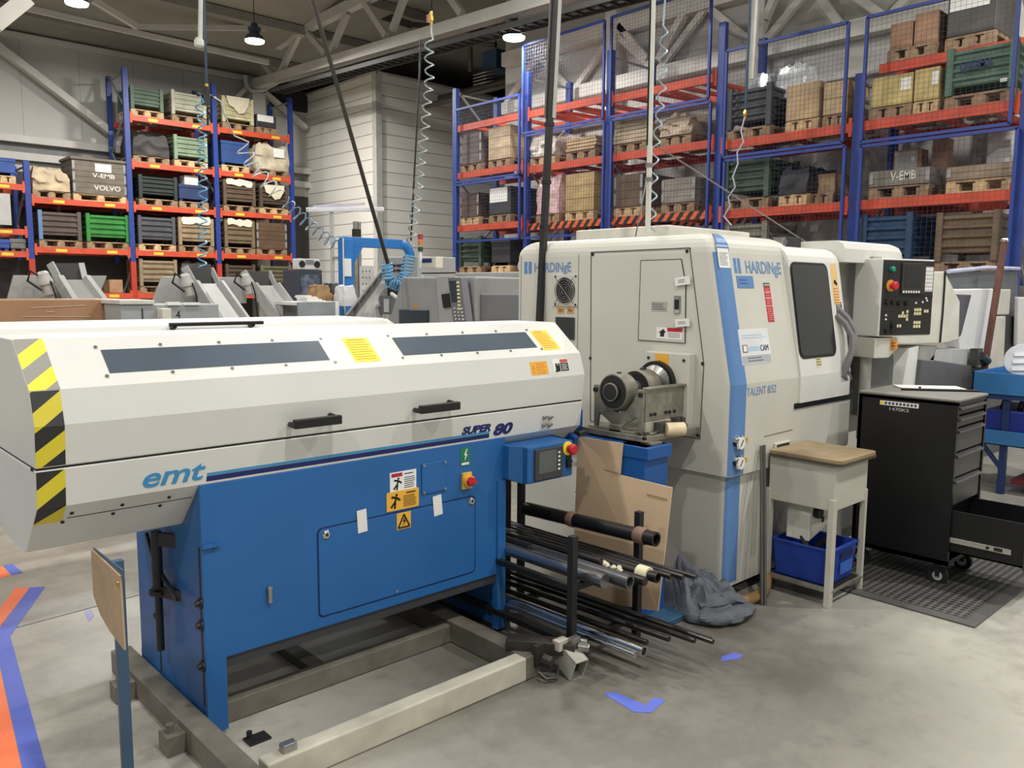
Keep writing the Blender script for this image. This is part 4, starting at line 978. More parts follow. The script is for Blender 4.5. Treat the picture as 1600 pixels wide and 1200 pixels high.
# cardboard sheet leaning on the column
cs = B()
cpts = [(3.04, 2.777, 0.859), (3.04, 2.485, 0.865), (3.04, 2.497, 0.709), (3.04, 2.191, 0.702), (2.98, 2.206, 0.127), (2.98, 2.747, 0.032)]
cpts = [Vector(p) for p in cpts]
cs.prism(cpts, [p + Vector((.006, 0, 0)) for p in cpts])
csh = cs.build('cardboard_sheet', M('pale_cardboard', (208, 180, 146), .75, var=.05, scale=4)); tag(csh, 'notched brown cardboard sheet leaning against the blue column behind the steel bars', 'cardboard')
q = B()
for p0, p1 in (((3.035, 2.783, 0.727), (3.035, 2.497, 0.716)), ((3.03, 2.328, 0.648), (3.03, 2.211, 0.646)), ((3.03, 2.783, 0.574), (3.03, 2.666, 0.564))): q.bar(p0, p1, .002, .004)
c_ = q.build('crease', M('cardboard_crease', (164, 134, 102), .8), csh)

# ---------------------------------------------------------------- steel bar rack
IRON = M('black_iron', (26, 26, 26), .5); OILY = M('oily_bar', (72, 70, 68), .28, metal=.8, var=.2, scale=10, stretch=(6, 1, 6))
br = thing('bar_rack', 'black iron rack for steel bars between the blue cabinet and the cardboard sheet', 'rack', (2.68, 2.7, 0))
PXs = (2.465, 2.905)
for y, zt in ((2.27, (.575, .60)), (3.28, (.56, .56))):
    for x, z in zip(PXs, zt): B().box(x - .016, x + .016, y - .016, y + .016, 0, z).build('post', IRON, br, .002)
    B().box(PXs[0], PXs[1], y - .012, y + .012, .335, .36).build('cross_bar', IRON, br)
    B().box(PXs[0], PXs[1], y - .012, y + .012, .09, .115).build('cross_bar', IRON, br)
for x in PXs: B().box(x - .012, x + .012, 2.27, 3.28, .09, .115).build('side_bar', IRON, br)
B().box(PXs[0] - .012, PXs[0] + .012, 2.27, 3.28, .335, .36).build('side_bar', IRON, br)
B().box(PXs[0], PXs[1], 2.76, 2.784, .09, .115).build('cross_bar', IRON, br)
def bar_(p0, p1, r, mat, label, hollow=False, cat='steel bar', group=None, extra=None):
    p0 = Vector(p0); p1 = Vector(p1)
    q = B()
    if hollow:
        d = (p1 - p0); L_ = d.length; q.lathe(p0, d, [(0, r * .7), (0, r), (L_, r), (L_, r * .72), (L_ - .03, r * .7)], 16)
        o = q.build('steel_tube', mat)
    else:
        q.cyl(p0, p1, r, n=12); o = q.build('steel_bar', mat)
    return tag(o, label, cat, group)
big = bar_((2.83, 2.93, .492), (2.852, 2.13, .512), .033, M('dark_tube', (52, 50, 48), .35, metal=.7, var=.15), 'thick dark tube with taped collars lying topmost on the bar rack', True, 'steel tube')
q = B(); q.lathe((2.8505, 2.185, .5106), Y_, [(0, .036), (.004, .038), (.03, .039), (.052, .038), (.056, .035)], 20); q.build('taped_collar', M('brown_tape', (120, 92, 78), .6), big)
q = B(); q.lathe((2.839, 2.60, .5003), Y_, [(0, .035), (.004, .037), (.036, .037), (.04, .035)], 20); q.build('taped_collar', M('brown_tape', (120, 92, 78)), big)
bar_((2.52, 3.30, .391), (2.54, 2.155, .391), .031, M('bright_bar', (150, 150, 150), .22, metal=.9, var=.1), 'bright thick round bar nearest the front post on the upper tier')
bar_((2.585, 3.35, .391), (2.612, 2.08, .391), .030, M('grey_tube', (112, 112, 114), .3, metal=.8, var=.1), 'grey tube with open end beside the bright bar, upper tier', True, 'steel tube')
t_ = bar_((2.645, 3.4, .380), (2.69, 2.06, .380), .020, OILY, 'slim bar with crumpled tape near its tip, beside the grey tube')
q = B(); random.seed(3)
for i in range(9): q.lathe((2.675 + random.uniform(-.012, .012), 2.17 + i * .014, .392 + random.uniform(-.006, .008)), (random.random() - .5, random.random(), random.random()), [(0, .004), (.006, .013), (.02, .010), (.024, .003)], 6)
q.build('crumpled_tape', M('tape_cream', (206, 196, 168), .6), t_)
t_ = bar_((2.705, 3.35, .386), (2.75, 2.04, .386), .023, M('dark_bar', (58, 56, 54), .35, metal=.8), 'dark tube with a cream end cap on the upper tier', True, 'steel tube')
q = B().lathe((2.7475, 2.085, .386), Y_, [(0, .022), (0, .033), (.002, .035), (.055, .035), (.057, .026)], 20); q.build('cream_cap', M('cream_cap', (222, 214, 176), .5), t_)
for i, (x0, x1, y1, z, r, lab) in enumerate(((2.77, 2.80, 2.01, .388, .012, 'thin bar on the upper tier just right of the cream capped tube'),
                                            (2.80, 2.835, 1.97, .388, .012, 'flat topped thin bar between the capped tube and the far post'),
                                            (2.83, 2.87, 1.93, .39, .010, 'thin bar reaching furthest past the far post, upper tier'),
                                            (2.60, 2.66, 2.28, .418, .014, 'thin oily bar lying across the other bars of the upper tier'),
                                            (2.53, 2.555, 2.62, .425, .016, 'short bar with ragged end on top behind the front post'))):
    bar_((x0, 3.3, z), (x1, y1, z), r, OILY, lab)
lows = ((2.52, 2.575, 1.97, .138, .023, 'bright round tube sticking out lowest in front of the rack', CHROME), (2.50, 2.545, 1.99, .124, .014, 'thin bright bar beside the bright tube on the lower tier', CHROME),
        (2.61, 2.66, 2.02, .133, .013, 'lower tier bar ending level with the front posts', OILY), (2.68, 2.76, 1.98, .133, .014, 'pale tipped lower tier bar left of the far post', OILY),
        (2.75, 2.83, 1.9, .13, .012, 'lower tier bar passing under the far post', OILY), (2.80, 2.875, 1.84, .132, .011, 'longest dark bar of the lower tier, tip beside the blue base plate', OILY),
        (2.84, 2.89, 1.86, .131, .010, 'dark bar beside the longest one on the lower tier', OILY))
for x0, x1, y1, z, r, lab, m_ in lows: bar_((x0, 3.45, z), (x1, y1, z), r, m_, lab, hollow=(r == .023), cat='steel tube' if r == .023 else 'steel bar')
q = thing('bar_rest', 'small black support legs below the feeder end behind the control panel', 'support', (2.8, 3.0, 0))
B().box(2.74, 2.77, 2.98, 3.01, 0, .74).build('leg', IRON, q); B().box(2.84, 2.87, 2.98, 3.01, 0, .74).build('leg', IRON, q); B().box(2.74, 2.87, 2.98, 3.01, .71, .74).build('top_bar', IRON, q)

# ---------------------------------------------------------------- cloth on the floor
def cloth():
    from mathutils import noise
    bm = bmesh.new(); nr, na = 30, 96
    pk = Vector((3.415, 2.415)); g = []
    bd = [(3.58, 2.10), (3.50, 2.045), (3.38, 2.04), (3.27, 2.09), (3.22, 2.20), (3.25, 2.31), (3.30, 2.42), (3.37, 2.47), (3.46, 2.46), (3.53, 2.36), (3.545, 2.25), (3.57, 2.17)]
    for j in range(nr + 1):
        r = j / nr; row = []
        for i in range(na):
            t = i / na * len(bd); k = int(t); f = t - k
            f = f * f * (3 - 2 * f)
            b = Vector(bd[k]).lerp(Vector(bd[(k + 1) % len(bd)]), f)
            p = pk.lerp(b, r)
            n1 = noise.noise((p.x * 9, p.y * 9, 1.3)); n2 = noise.noise((p.x * 22, p.y * 14, 4.1))
            fold = abs(math.sin(p.x * 34 + p.y * 17 + 3.4 * n1)) ** .7
            fold2 = abs(math.sin(p.y * 40 - p.x * 12 + 4 * n1 + 1.1)) ** .8
            an = 2 * PI * i / na; rad = abs(math.sin(an * 4.5 + 2.6 * n1 + 2.2 * r)); rad2 = abs(math.sin(an * 8 - 3 * n1 + 5 * r + .6)); rol = math.exp(-((r - .72 - .08 * math.sin(2 * an)) / .12) ** 2)
            z = .25 * max(0, 1 - r) ** 1.75 + (.055 * rad + .03 * rad2 + .02 * fold2) * min(1, r * 2) * (1 - r ** 6) + .04 * rol * (.6 + .6 * fold)
            if r > .9: z += .012 * math.sin((r - .9) * 31)
            row.append(bm.verts.new((p.x + .012 * n2, p.y + .012 * n1, max(.006, z))))
        g.append(row)
    for j in range(nr):
        for i in range(na):
            fc = bm.faces.new((g[j][i], g[j][(i + 1) % na], g[j + 1][(i + 1) % na], g[j + 1][i])); fc.smooth = True
    bmesh.ops.remove_doubles(bm, verts=bm.verts[:], dist=.0004)
    b = B(); b.bm.free(); b.bm = bm
    for pts, r in (([(3.26, 2.16, .03), (3.30, 2.09, .035), (3.38, 2.06, .04), (3.46, 2.055, .045), (3.53, 2.07, .035), (3.59, 2.085, .02)], .036), ([(3.30, 2.20, .07), (3.37, 2.15, .09), (3.45, 2.13, .09), (3.53, 2.13, .06), (3.58, 2.15, .03)], .04),
                   ([(3.33, 2.33, .13), (3.38, 2.27, .15), (3.44, 2.25, .13), (3.50, 2.27, .09)], .035)):
        q = [Vector(a) for a in pts]; pp = []
        for k in range(len(q) - 1):
            for t in range(6): pp.append(q[k].lerp(q[k + 1], t / 6))
        rings = []
        for k, c in enumerate(pp):
            d = (pp[min(k + 1, len(pp) - 1)] - pp[max(k - 1, 0)]).normalized(); w = d.cross(Z_).normalized(); u = w.cross(d)
            ring_ = []
            for a in range(14):
                an = 2 * PI * a / 14; rr2 = r * (1 + .35 * noise.noise((c.x * 16 + math.cos(an) * 1.3, c.y * 16, math.sin(an) * 1.3 + k * .12))) * (.55 + .45 * math.sin(PI * min(1, (k + 3) / (len(pp) + 4))))
                v = c + w * (rr2 * 1.25 * math.cos(an)) + u * (rr2 * .8 * math.sin(an)); v.z = max(.005, v.z); ring_.append(v)
            rings.append(ring_)
        b.loft(rings)
    o = b.build('crumpled_cloth', M('grey_denim', (98, 102, 108), .85, var=.12, scale=12, bump=.3, bscale=120), None)
    so = o.modifiers.new('thick', 'SOLIDIFY'); so.thickness = .004; so.offset = 0
    return o
cl_ = cloth(); cl_.name = 'crumpled_cloth'
tag(cl_, 'crumpled grey cloth dropped on the floor beside the blue base plate', 'cloth')
hs = B().tube([(3.50, 2.17, .03), (3.62, 2.14, .03), (3.74, 2.12, .035), (3.84, 2.15, .05), (3.93, 2.20, .075), (4.02, 2.28, .11), (4.08, 2.36, .16)], .028, 12).build('drain_hose', M('brown_hose', (150, 122, 78), .35, var=.2))
tag(hs, 'brown ribbed drain hose running along the floor from under the lathe', 'hose')

# ---------------------------------------------------------------- two rods leaning on the machine
for dx, lab in ((0, 'left one of two slim steel rods leaning on the lathe'), (.03, 'right one of two slim steel rods leaning on the lathe')):
    r_ = B().cyl((3.70 + dx * .6, 2.09 - dx * .3, 0), (3.81 + dx, 2.195, .80), .0085, n=10).build('steel_rod', M('rod_steel', (128, 126, 120), .3, metal=.8)); tag(r_, lab, 'rod', 'leaning rods')

# ---------------------------------------------------------------- tank on legs
tb = thing('coolant_tank', 'grey steel tank on four legs with a stained wooden lid beside the black tool cabinet', 'tank', (4.09, 2.0, 0))
TG = M('tank_grey', (188, 184, 170), .45, var=.05)
tk = B()
tk.prism([(3.915, 1.84, .50), (4.285, 1.84, .50), (4.285, 2.20, .50), (3.915, 2.20, .50)], [(3.915, 1.84, .745), (4.285, 1.84, .745), (4.285, 2.20, .745), (3.915, 2.20, .745)])
tk.build('tank', TG, tb, .004)
lidm = M('stained_wood', (150, 130, 98), .5, var=.3, scale=5)
lt = B().poly(F((4.1, 2.0, .745), X_, Y_), rr(-.20, .21, -.195, .205, .03), 0, .022).build('lid', lidm, tb, .004)
B().poly(F((4.1, 2.0, .735), X_, Y_), rr(-.204, .214, -.199, .209, .032), 0, .012).build('lid_edge', M('worn_dark_edge', (74, 66, 56), .5), tb)
for x, y in ((3.905, 1.835), (4.268, 1.835), (3.905, 2.185), (4.268, 2.185)):
    w_ = .042 if x < 4 else .022
    B().box(x, x + w_, y, y + .03, 0, .56).build('leg', TG, tb, .002)
B().box(3.915, 3.945, 1.85, 2.2, .075, .095).build('shelf_rail', GRIME, tb, .002); B().box(4.26, 4.285, 1.85, 2.2, .075, .095).build('shelf_rail', GRIME, tb, .002)
B().box(3.945, 4.26, 1.86, 2.19, .078, .088).build('shelf', DARK, tb)
B().bar((3.93, 1.84, .08), (4.28, 1.84, .08), .012, .012).build('shelf_rail', GRIME, tb)
pm = thing('pump_unit', 'cream pump unit with black knob above the blue bin under the tank', 'pump', (4.1, 2.03, .30))
q = B(); q.prism([(3.97, 1.99, .30), (4.2, 1.99, .36), (4.2, 1.99, .50), (4.0, 1.99, .50), (3.97, 1.99, .44)], [(3.97, 2.12, .30), (4.2, 2.12, .36), (4.2, 2.12, .50), (4.0, 2.12, .50), (3.97, 2.12, .44)]); q.build('housing', M('pump_cream', (206, 204, 190), .45), pm, .006)
B().lathe((4.03, 1.99, .45), -Y_, [(0, .03), (.012, .034), (.03, .03), (.034, .018)], 14).build('knob', BLACK, pm)
B().box(4.10, 4.125, 1.988, 1.99, .38, .41).build('badge', DARK, pm)
q = B(); q.tube([(3.99, 2.05, .34), (3.97, 2.0, .27), (4.0, 1.97, .22), (4.06, 1.98, .2)], .016, 8); q.tube([(4.10, 2.03, .22), (4.12, 1.98, .28), (4.16, 1.97, .22)], .018, 8); each(q, 'pump_hose', RUBBER, pm)
bn = thing('storage_bin', 'blue plastic bin with handle slot on the shelf under the tank', 'bin', (4.1, 2.0, .09))
BINB = M('bin_blue', (30, 62, 150), .4, var=.06)
q = B(); t_ = .008
lo_ = (3.965, 4.235, 1.875, 2.17); hi_ = (3.95, 4.25, 1.86, 2.185)
def wallq(b, a0, a1, n): pass
for (xa, xb, ya, yb) in ((0, 1, 0, 0), (0, 1, 1, 1), (0, 0, 0, 1), (1, 1, 0, 1)):
    P = []
    for (L4, z) in ((lo_, .10), (hi_, .285)):
        xs = (L4[0], L4[1]); ys = (L4[2], L4[3])
        P.append([Vector((xs[xa], ys[ya], z)), Vector((xs[xb], ys[yb], z))])
    n_ = Vector((0, 1 if ya == 0 else -1, 0)) if ya == yb else Vector((1 if xa == 0 else -1, 0, 0))
    n_ = n_ * t_
    q.hexa([P[0][0], P[0][1], P[0][1] + n_, P[0][0] + n_, P[1][0], P[1][1], P[1][1] + n_, P[1][0] + n_])
q.box(3.965, 4.235, 1.875, 2.17, .095, .103)
q.build('bin_body', BINB, bn)
q = B(); q.box(3.944, 4.256, 1.852, 1.868, .275, .287); q.box(3.944, 4.256, 2.177, 2.193, .275, .287); q.box(3.944, 3.958, 1.852, 2.193, .275, .287); q.box(4.242, 4.256, 1.852, 2.193, .275, .287); q.build('rim', BINB, bn, .003)
q = B(); q.bar((4.06, 1.858, .232), (4.2, 1.858, .232), .004, .032); q.build('handle_slot', M('bin_deep_blue', (14, 26, 78), .6), bn)
B().bar((4.07, 1.862, .165), (4.2, 1.862, .165), .006, .06).build('card_holder', M('bin_light_blue', (52, 96, 176), .5), bn)

# ---------------------------------------------------------------- black tool cabinet
tc = thing('tool_cabinet', 'tall black tool cabinet on castors with its bottom drawer pulled out', 'tool cabinet', (4.89, 1.8, 0))
TB = M('tool_black', (14, 14, 15), .42, var=.05); TBG = M('tool_charcoal', (62, 62, 60), .45)
x0, x1, y0, y1 = 4.66, 5.115, 1.545, 2.075
q = B(); q.box(x0, x0 + .02, y0, y1, .125, 1.015); q.box(x1 - .02, x1, y0, y1, .125, 1.015); q.box(x0, x1, y1 - .02, y1, .125, 1.015); q.box(x0, x1, y0, y1, .125, .15); q.box(x0 + .02, x1 - .02, y0 + .08, y1 - .02, .45, 1.0); q.box(x0, x1, y0, y1, 1.0, 1.02)
q.build('carcass', TB, tc)
B().poly(F((0, 0, 1.02), X_, Y_), rr(x0 - .005, x1 + .005, y0 - .005, y1 + .005, .015), 0, .012).build('top', M('worn_mat_top', (128, 126, 118), .6, var=.12), tc, .003)
dz = ((.945, 1.0), (.88, .94), (.745, .875), (.605, .74), (.45, .60))
for za, zb in dz:
    d_ = B().box(x0 + .02, x1 - .03, y0 + .006, y0 + .07, za + .003, zb - .003).build('drawer', TBG if za < .9 else TB, tc, .003)
    q = B(); q.prism([(x0 + .025, y0 + .006, zb - .032), (x0 + .025, y0 - .012, zb - .022), (x0 + .025, y0 - .012, zb - .014), (x0 + .025, y0 + .006, zb - .008)], [(x1 - .04, y0 + .006, zb - .032), (x1 - .04, y0 - .012, zb - .022), (x1 - .04, y0 - .012, zb - .014), (x1 - .04, y0 + .006, zb - .008)])
    q.build('drawer_pull', M('dull_silver_pull', (92, 92, 92), .35, metal=.5), d_)
dy0, dy1 = 1.19, 1.60
q = B(); q.box(x0 + .022, x0 + .032, dy0, dy1, .20, .43); q.box(x1 - .045, x1 - .035, dy0, dy1, .20, .43); q.box(x0 + .022, x1 - .035, dy0, dy1, .20, .208); q.box(x0 + .022, x1 - .035, dy1 - .01, dy1, .20, .43)
od = q.build('open_drawer', TB, tc)
B().box(x0 + .012, x1 - .03, dy0 - .02, dy0 + .004, .185, .445).build('drawer_front', TBG, od, .003)
B().box(x0 + .024, x1 - .037, dy0 + .006, dy1 - .012, .30, .306).build('drawer_liner', M('liner_black', (28, 28, 30), .8), od)
B().box(x0 + .06, x0 + .27, dy0 + .07, dy0 + .1, .306, .312).build('paper_sheet', WHITE, od)
q = B(); q.box(x0 + .012, x0 + .022, 1.25, 1.57, .255, .285); q.build('drawer_slide', CHROME, od, .002)
q = B(); q.box(x0 + .008, x0 + .012, 1.29, 1.33, .262, .280); q.cyl((x0 + .012, 1.36, .27), (x0 + .006, 1.36, .27), .008, n=8); each(q, 'slide_stop', DARK, od)
for cx_, cy_ in ((4.70, 1.60), (4.70, 2.03), (5.07, 1.60), (5.07, 2.03)):
    w_ = B().lathe((cx_ - .014, cy_, .052), X_, [(0, .03), (0, .05), (.004, .052), (.024, .052), (.028, .05), (.028, .03)], 20).build('castor', RUBBER, tc)
    q = B(); q.lathe((cx_ - .016, cy_, .052), X_, [(0, .026), (.032, .026)], 14); q.build('castor_hub', LGREY, w_)
    q = B(); q.box(cx_ - .02, cx_ + .02, cy_ - .02, cy_ + .02, .105, .126); q.box(cx_ - .022, cx_ - .017, cy_ - .012, cy_ + .012, .05, .11); q.build('castor_fork', DARK, w_)
FTb = F((x0, 0, 0), -Y_, Z_)
s = B().plate(FTb, -1.955, -1.745, .965, .99, 0, .001).build('warning_strip', PAPER, tc)
q = B()
for i in range(9):
    a_ = -1.928 + i * .02; q.plate(FTb, a_, a_ + .013, .970, .985, .001, .0016)
each(q, 'pictogram', M('strip_print', (70, 70, 84), .5), s)
B().plate(FTb, -1.953, -1.935, .967, .988, .001, .0016).build('yellow_mark', YELLOW, s)
B().text(FTb, -1.90, .938, .105, .018, '1470KS', 0, .0, .001).build('lettering', M('pale_print', (190, 188, 176), .5), tc)
dc = thing('paper_folder', 'white papers with black edged folder lying on the tool cabinet', 'papers', (4.95, 1.75, 1.032))
q = B(); fp_ = F((4.90, 1.92, 1.0325), (.62, -.78, 0), (.78, .62, 0))
q.plate(fp_, 0, .36, 0, .22, 0, .006); q.build('folder_sheets', PAPER, dc)
B().plate(fp_, -.02, .40, -.03, 0, 0, .012).build('spine_bar', BLACK, dc, .003)
B().lathe(fp_.p(.10, .05, .006), Z_, [(0, .008), (.01, .006)], 10).build('clip', BLACK, dc)

# ---------------------------------------------------------------- rubber mat
def matmat():
    m = bpy.data.materials.new('ring_rubber'); m.use_nodes = True; N = m.node_tree.nodes; L = m.node_tree.links; p = N['Principled BSDF']
    tc_ = N.new('ShaderNodeTexCoord'); sp = N.new('ShaderNodeSeparateXYZ'); L.new(tc_.outputs['Object'], sp.inputs[0])
    def sn(o, k):
        a = N.new('ShaderNodeMath'); a.operation = 'MULTIPLY'; a.inputs[1].default_value = k; L.new(o, a.inputs[0])
        b = N.new('ShaderNodeMath'); b.operation = 'SINE'; L.new(a.outputs[0], b.inputs[0]); return b.outputs[0]
    def ad(o1, o2, op):
        a = N.new('ShaderNodeMath'); a.operation = op; L.new(o1, a.inputs[0]); L.new(o2, a.inputs[1]); return a.outputs[0]
    k = 2 * PI / .052
    s_ = ad(sp.outputs[0], sp.outputs[1], 'ADD'); d_ = ad(sp.outputs[0], sp.outputs[1], 'SUBTRACT')
    v = ad(sn(s_, k * .7), sn(d_, k * .7), 'MULTIPLY')
    rp = N.new('ShaderNodeValToRGB'); L.new(v, rp.inputs[0]); rp.color_ramp.elements[0].position = .18; rp.color_ramp.elements[1].position = .3
    rp.color_ramp.elements[0].color = lin((86, 84, 80)) + (1,); rp.color_ramp.elements[1].color = lin((22, 22, 22)) + (1,)
    L.new(rp.outputs[0], p.inputs['Base Color']); p.inputs['Roughness'].default_value = .6
    bp = N.new('ShaderNodeBump'); bp.inputs['Strength'].default_value = .6; bp.inputs['Distance'].default_value = .01; bp.invert = True; L.new(v, bp.inputs['Height']); L.new(bp.outputs[0], p.inputs['Normal'])
    return m
mtm = thing('rubber_mat', 'dark rubber anti fatigue mat with holes under the tool cabinet', 'mat', (5.1, 1.7, 0))
B().box(4.20, 6.2, 1.25, 2.16, 0, .010).build('border', M('mat_border', (84, 82, 78), .6), mtm, .004)
B().box(4.27, 6.13, 1.31, 2.10, .010, .0125).build('ring_field', matmat(), mtm)

# ================================================================ pallet racking
RB = RACKB; RO = RACKO
POSTS_L = ((2.25, 3.95), (4.10, 3.95), (5.97, 6.0), (7.81, 6.0), (9.635, 5.98))
rl = thing('pallet_rack', 'tall blue and orange pallet rack along the left wall, full of crates', 'pallet rack', (6.9, 18.5, 0))
def lrack(o, posts, depth0, depth1, place, hz_pairs, beams, red=0.0):
    """posts: (s, top); place(s, d, z) -> world; beams: (s0, s1, z, material)"""
    for s, top in posts:
        for d in (depth0 + .05, depth1 - .05):
            q = B(); a = place(s - .05, d - .04, red); b = place(s + .05, d + .04, top); q.box(a.x, b.x, a.y, b.y, a.z, b.z)
            pst = q.build('upright', RB, o)
            if red and d < depth1 - .1:
                q = B(); a = place(s - .052, d - .042, 0); b = place(s + .052, d + .042, red); q.box(a.x, b.x, a.y, b.y, a.z, b.z); q.build('red_foot', RACKR, pst)
        q = B(); z = .4; f_ = 1
        while z + .8 < top:
            q.bar(place(s, depth0 + .08 if f_ else depth1 - .08, z), place(s, depth1 - .08 if f_ else depth0 + .08, z + .8), .03, .03); z += .8; f_ = 1 - f_
        q.bar(place(s, depth0 + .08, top - .1), place(s, depth1 - .08, top - .1), .03, .03)
        each(q, 'frame_brace', M('galvanised_brace', (150, 150, 148), .5, metal=.3), o)
    for s0, s1, z, m in beams:
        for d in (depth0 + .025, depth1 - .025):
            q = B(); a = place(s0 + .05, d - .025, z - .11); b = place(s1 - .05, d + .025, z); q.box(a.x, b.x, a.y, b.y, a.z, b.z)
            bm_ = q.build('beam', m, o)
            if d < depth1 - .2:
                q = B()
                for s in (s0 + .055, s1 - .095):
                    a = place(s, d - .03, z - .16); b = place(s + .04, d - .02, z + .06); q = B(); q.box(a.x, b.x, a.y, b.y, a.z, b.z); q.build('beam_connector', m if m in (RO,) else RACKR, bm_)
                for t in ((.28, .78) if 'left wall' in o['label'] else ()):
                    a = place(s0 + (s1 - s0) * t - .1, d - .028, z - .085); b = place(s0 + (s1 - s0) * t + .1, d - .024, z - .03); q = B(); q.box(a.x, b.x, a.y, b.y, a.z, b.z)
                    tg = q.build('bay_label', M('bay_label_yellow', (214, 196, 60), .5), bm_)
        for t in (.2, .5, .8):
            q = B(); s = s0 + (s1 - s0) * t; a = place(s - .03, depth0 + .05, z - .07); b = place(s + .03, depth1 - .05, z - .02); q.box(a.x, b.x, a.y, b.y, a.z, b.z); q.build('support_bar', m, o)
pL = lambda s, d, z: Vector((s, 18.0 + d, z))
bl_ = []
for s0, s1 in ((5.97, 7.81), (7.81, 9.635)):
    for z in (5.08, 4.15, 3.28, 2.34, 1.45): bl_.append((s0, s1, z, RO))
for z in (3.28, 2.34, 1.45): bl_.append((4.10, 5.97, z, RO))
for z in (3.50, 2.66, 2.24): bl_.append((2.25, 4.10, z, RO))
lrack(rl, POSTS_L, 0, 1.1, pL, None, bl_, red=2.1)
rr_ = thing('pallet_rack', 'long blue and orange pallet rack behind wire mesh panels on the right', 'pallet rack', (10.3, 7.5, 0))
QY = [(9.75, 12.107, 5.201)[1], (9.75, 10.202, 5.172)[1], (9.75, 8.405, 4.774)[1], (9.75, 6.455, 4.43)[1], (9.75, 4.557, 3.513)[1], (9.75, 2.796, 3.278)[1]]
QT = [(9.75, 12.107, 5.223)[2], (9.75, 10.202, 5.172)[2], (9.75, 8.416, 5.164)[2], (9.75, 6.446, 5.131)[2], (9.75, 4.554, 4.138)[2], (9.75, 2.867, 4.301)[2]]
pR = lambda s, d, z: Vector((9.75 + d, -s, z))
HAZB = stripes('hazard_beam', (44, 34, 32), (222, 104, 50), .16, (0, 1, .8))
br_ = []
def bay(i, lv):
    for z, m in lv: br_.append((-QY[i], -QY[i + 1], z, m))
bay(0, ((4.54, RO), (3.70, RO), (2.75, RO), (1.86, RO)))
bay(1, ((4.53, RO), (3.63, RO), (2.69, HAZB))); bay(2, ((4.49, RO), (3.63, RO), (2.69, HAZB)))
bay(3, ((3.58, RO), (2.67, RO), (1.79, RO))); bay(4, ((3.58, RO), (2.67, RO), (1.79, RB)))
lrack(rr_, [(-y, t) for y, t in zip(QY, QT)], 0, 1.1, pR, None, br_)
q = B()
for i in (1, 2):
    for t in (.15, .38, .62, .85):
        y = QY[i] + (QY[i + 1] - QY[i]) * t; q = B(); q.bar((9.8, y, 4.44), (10.8, y - .15, 4.44), .05, .05); q.build('support_bar', RO, rr_)
q = B(); y = QY[4]
for x in (10.30, 10.80):
    q = B(); q.box(x - .025, x + .025, QY[5], QY[4], 4.22, 4.33); q.build('beam', RO, rr_)
# ---------------------------------------------------------------- wire mesh panels in front of it
WIRE = M('mesh_wire', (52, 60, 92), .5, metal=.3)
def mesh_panel(yL, yR, z0, z1, lab, x=9.69):
    o = thing('mesh_panel', lab, 'mesh panel', (x, (yL + yR) / 2, z0), 'wire mesh panels')
    for a, b in (((yL, z0), (yL, z1)), ((yR, z0), (yR, z1)), ((yL, z1), (yR, z1)), ((yL, z0), (yR, z0))):
        B().bar((x, a[0], a[1]), (x, b[0], b[1]), .035, .035, X_).build('frame_tube', RB, o)
    q = B(); n = int(abs(yL - yR) / .055)
    w = .0011
    for i in range(1, n):
        y = yL + (yR - yL) * i / n; q.box(x - w, x + w, y - w, y + w, z0, z1)
    n = int((z1 - z0) / .055)
    for i in range(1, n):
        z = z0 + (z1 - z0) * i / n; q.box(x - w, x + w, yR, yL, z - w, z + w)
    q.build('wire_mesh', WIRE, o)
fz = lambda p: (p[1], p[2])
for tl, br__, zz, lab in (((9.69, 11.959, 4.808), (9.69, 10.288, 4.776), (3.52, (9.69, 11.959, 4.808)[2]), 'upper mesh panel in front of the first rack bay by the white room'),
                   ((9.69, 11.96, 3.353), (9.69, 10.27, 3.325), (2.45, 3.47), 'lower mesh panel in front of the first rack bay by the white room'),
                   ((9.69, 10.205, 5.579), (9.69, 8.451, 5.563), ((9.69, 10.065, 4.168)[2], (9.69, 10.205, 5.579)[2]), 'upper mesh panel right of the black pole, second rack bay'),
                   ((9.69, 10.123, 3.989), (9.69, 8.422, 4.02), (2.45, (9.69, 10.065, 4.168)[2] - .05), 'lower mesh panel behind the black pole, second rack bay'),
                   ((9.69, 8.315, 5.596), (9.69, 6.589, 5.492), ((9.69, 8.226, 4.161)[2], (9.69, 8.315, 5.596)[2]), 'upper mesh panel behind the grey air pipe, third rack bay'),
                   ((9.69, 8.271, 4.0), (9.69, 6.548, 4.021), (2.45, (9.69, 8.226, 4.161)[2] - .05), 'lower mesh panel behind the grey air pipe, third rack bay'),
                   ((9.69, 6.322, 4.737), (9.69, 4.689, 4.722), ((9.69, 6.322, 3.359)[2], (9.69, 4.689, 4.722)[2]), 'upper mesh panel over the dark grey crate, fourth rack bay'),
                   ((9.69, 6.296, 3.223), (9.69, 4.653, 3.252), (1.7, (9.69, 6.322, 3.359)[2] - .05), 'lower mesh panel over the mossy green crate, fourth rack bay'),
                   ((9.69, 4.464, 4.728), (9.69, 2.911, 4.67), ((9.69, 4.428, 3.328)[2], (9.69, 4.464, 4.728)[2]), 'upper mesh panel over the yellow cartons, last rack bay'),
                   ((9.69, 4.451, 3.2), (9.69, 2.835, 3.243), (1.7, (9.69, 4.428, 3.328)[2] - .05), 'lower mesh panel over the grey V-EMB crate, last rack bay')):
    mesh_panel(tl[1], br__[1], zz[0], zz[1], lab)

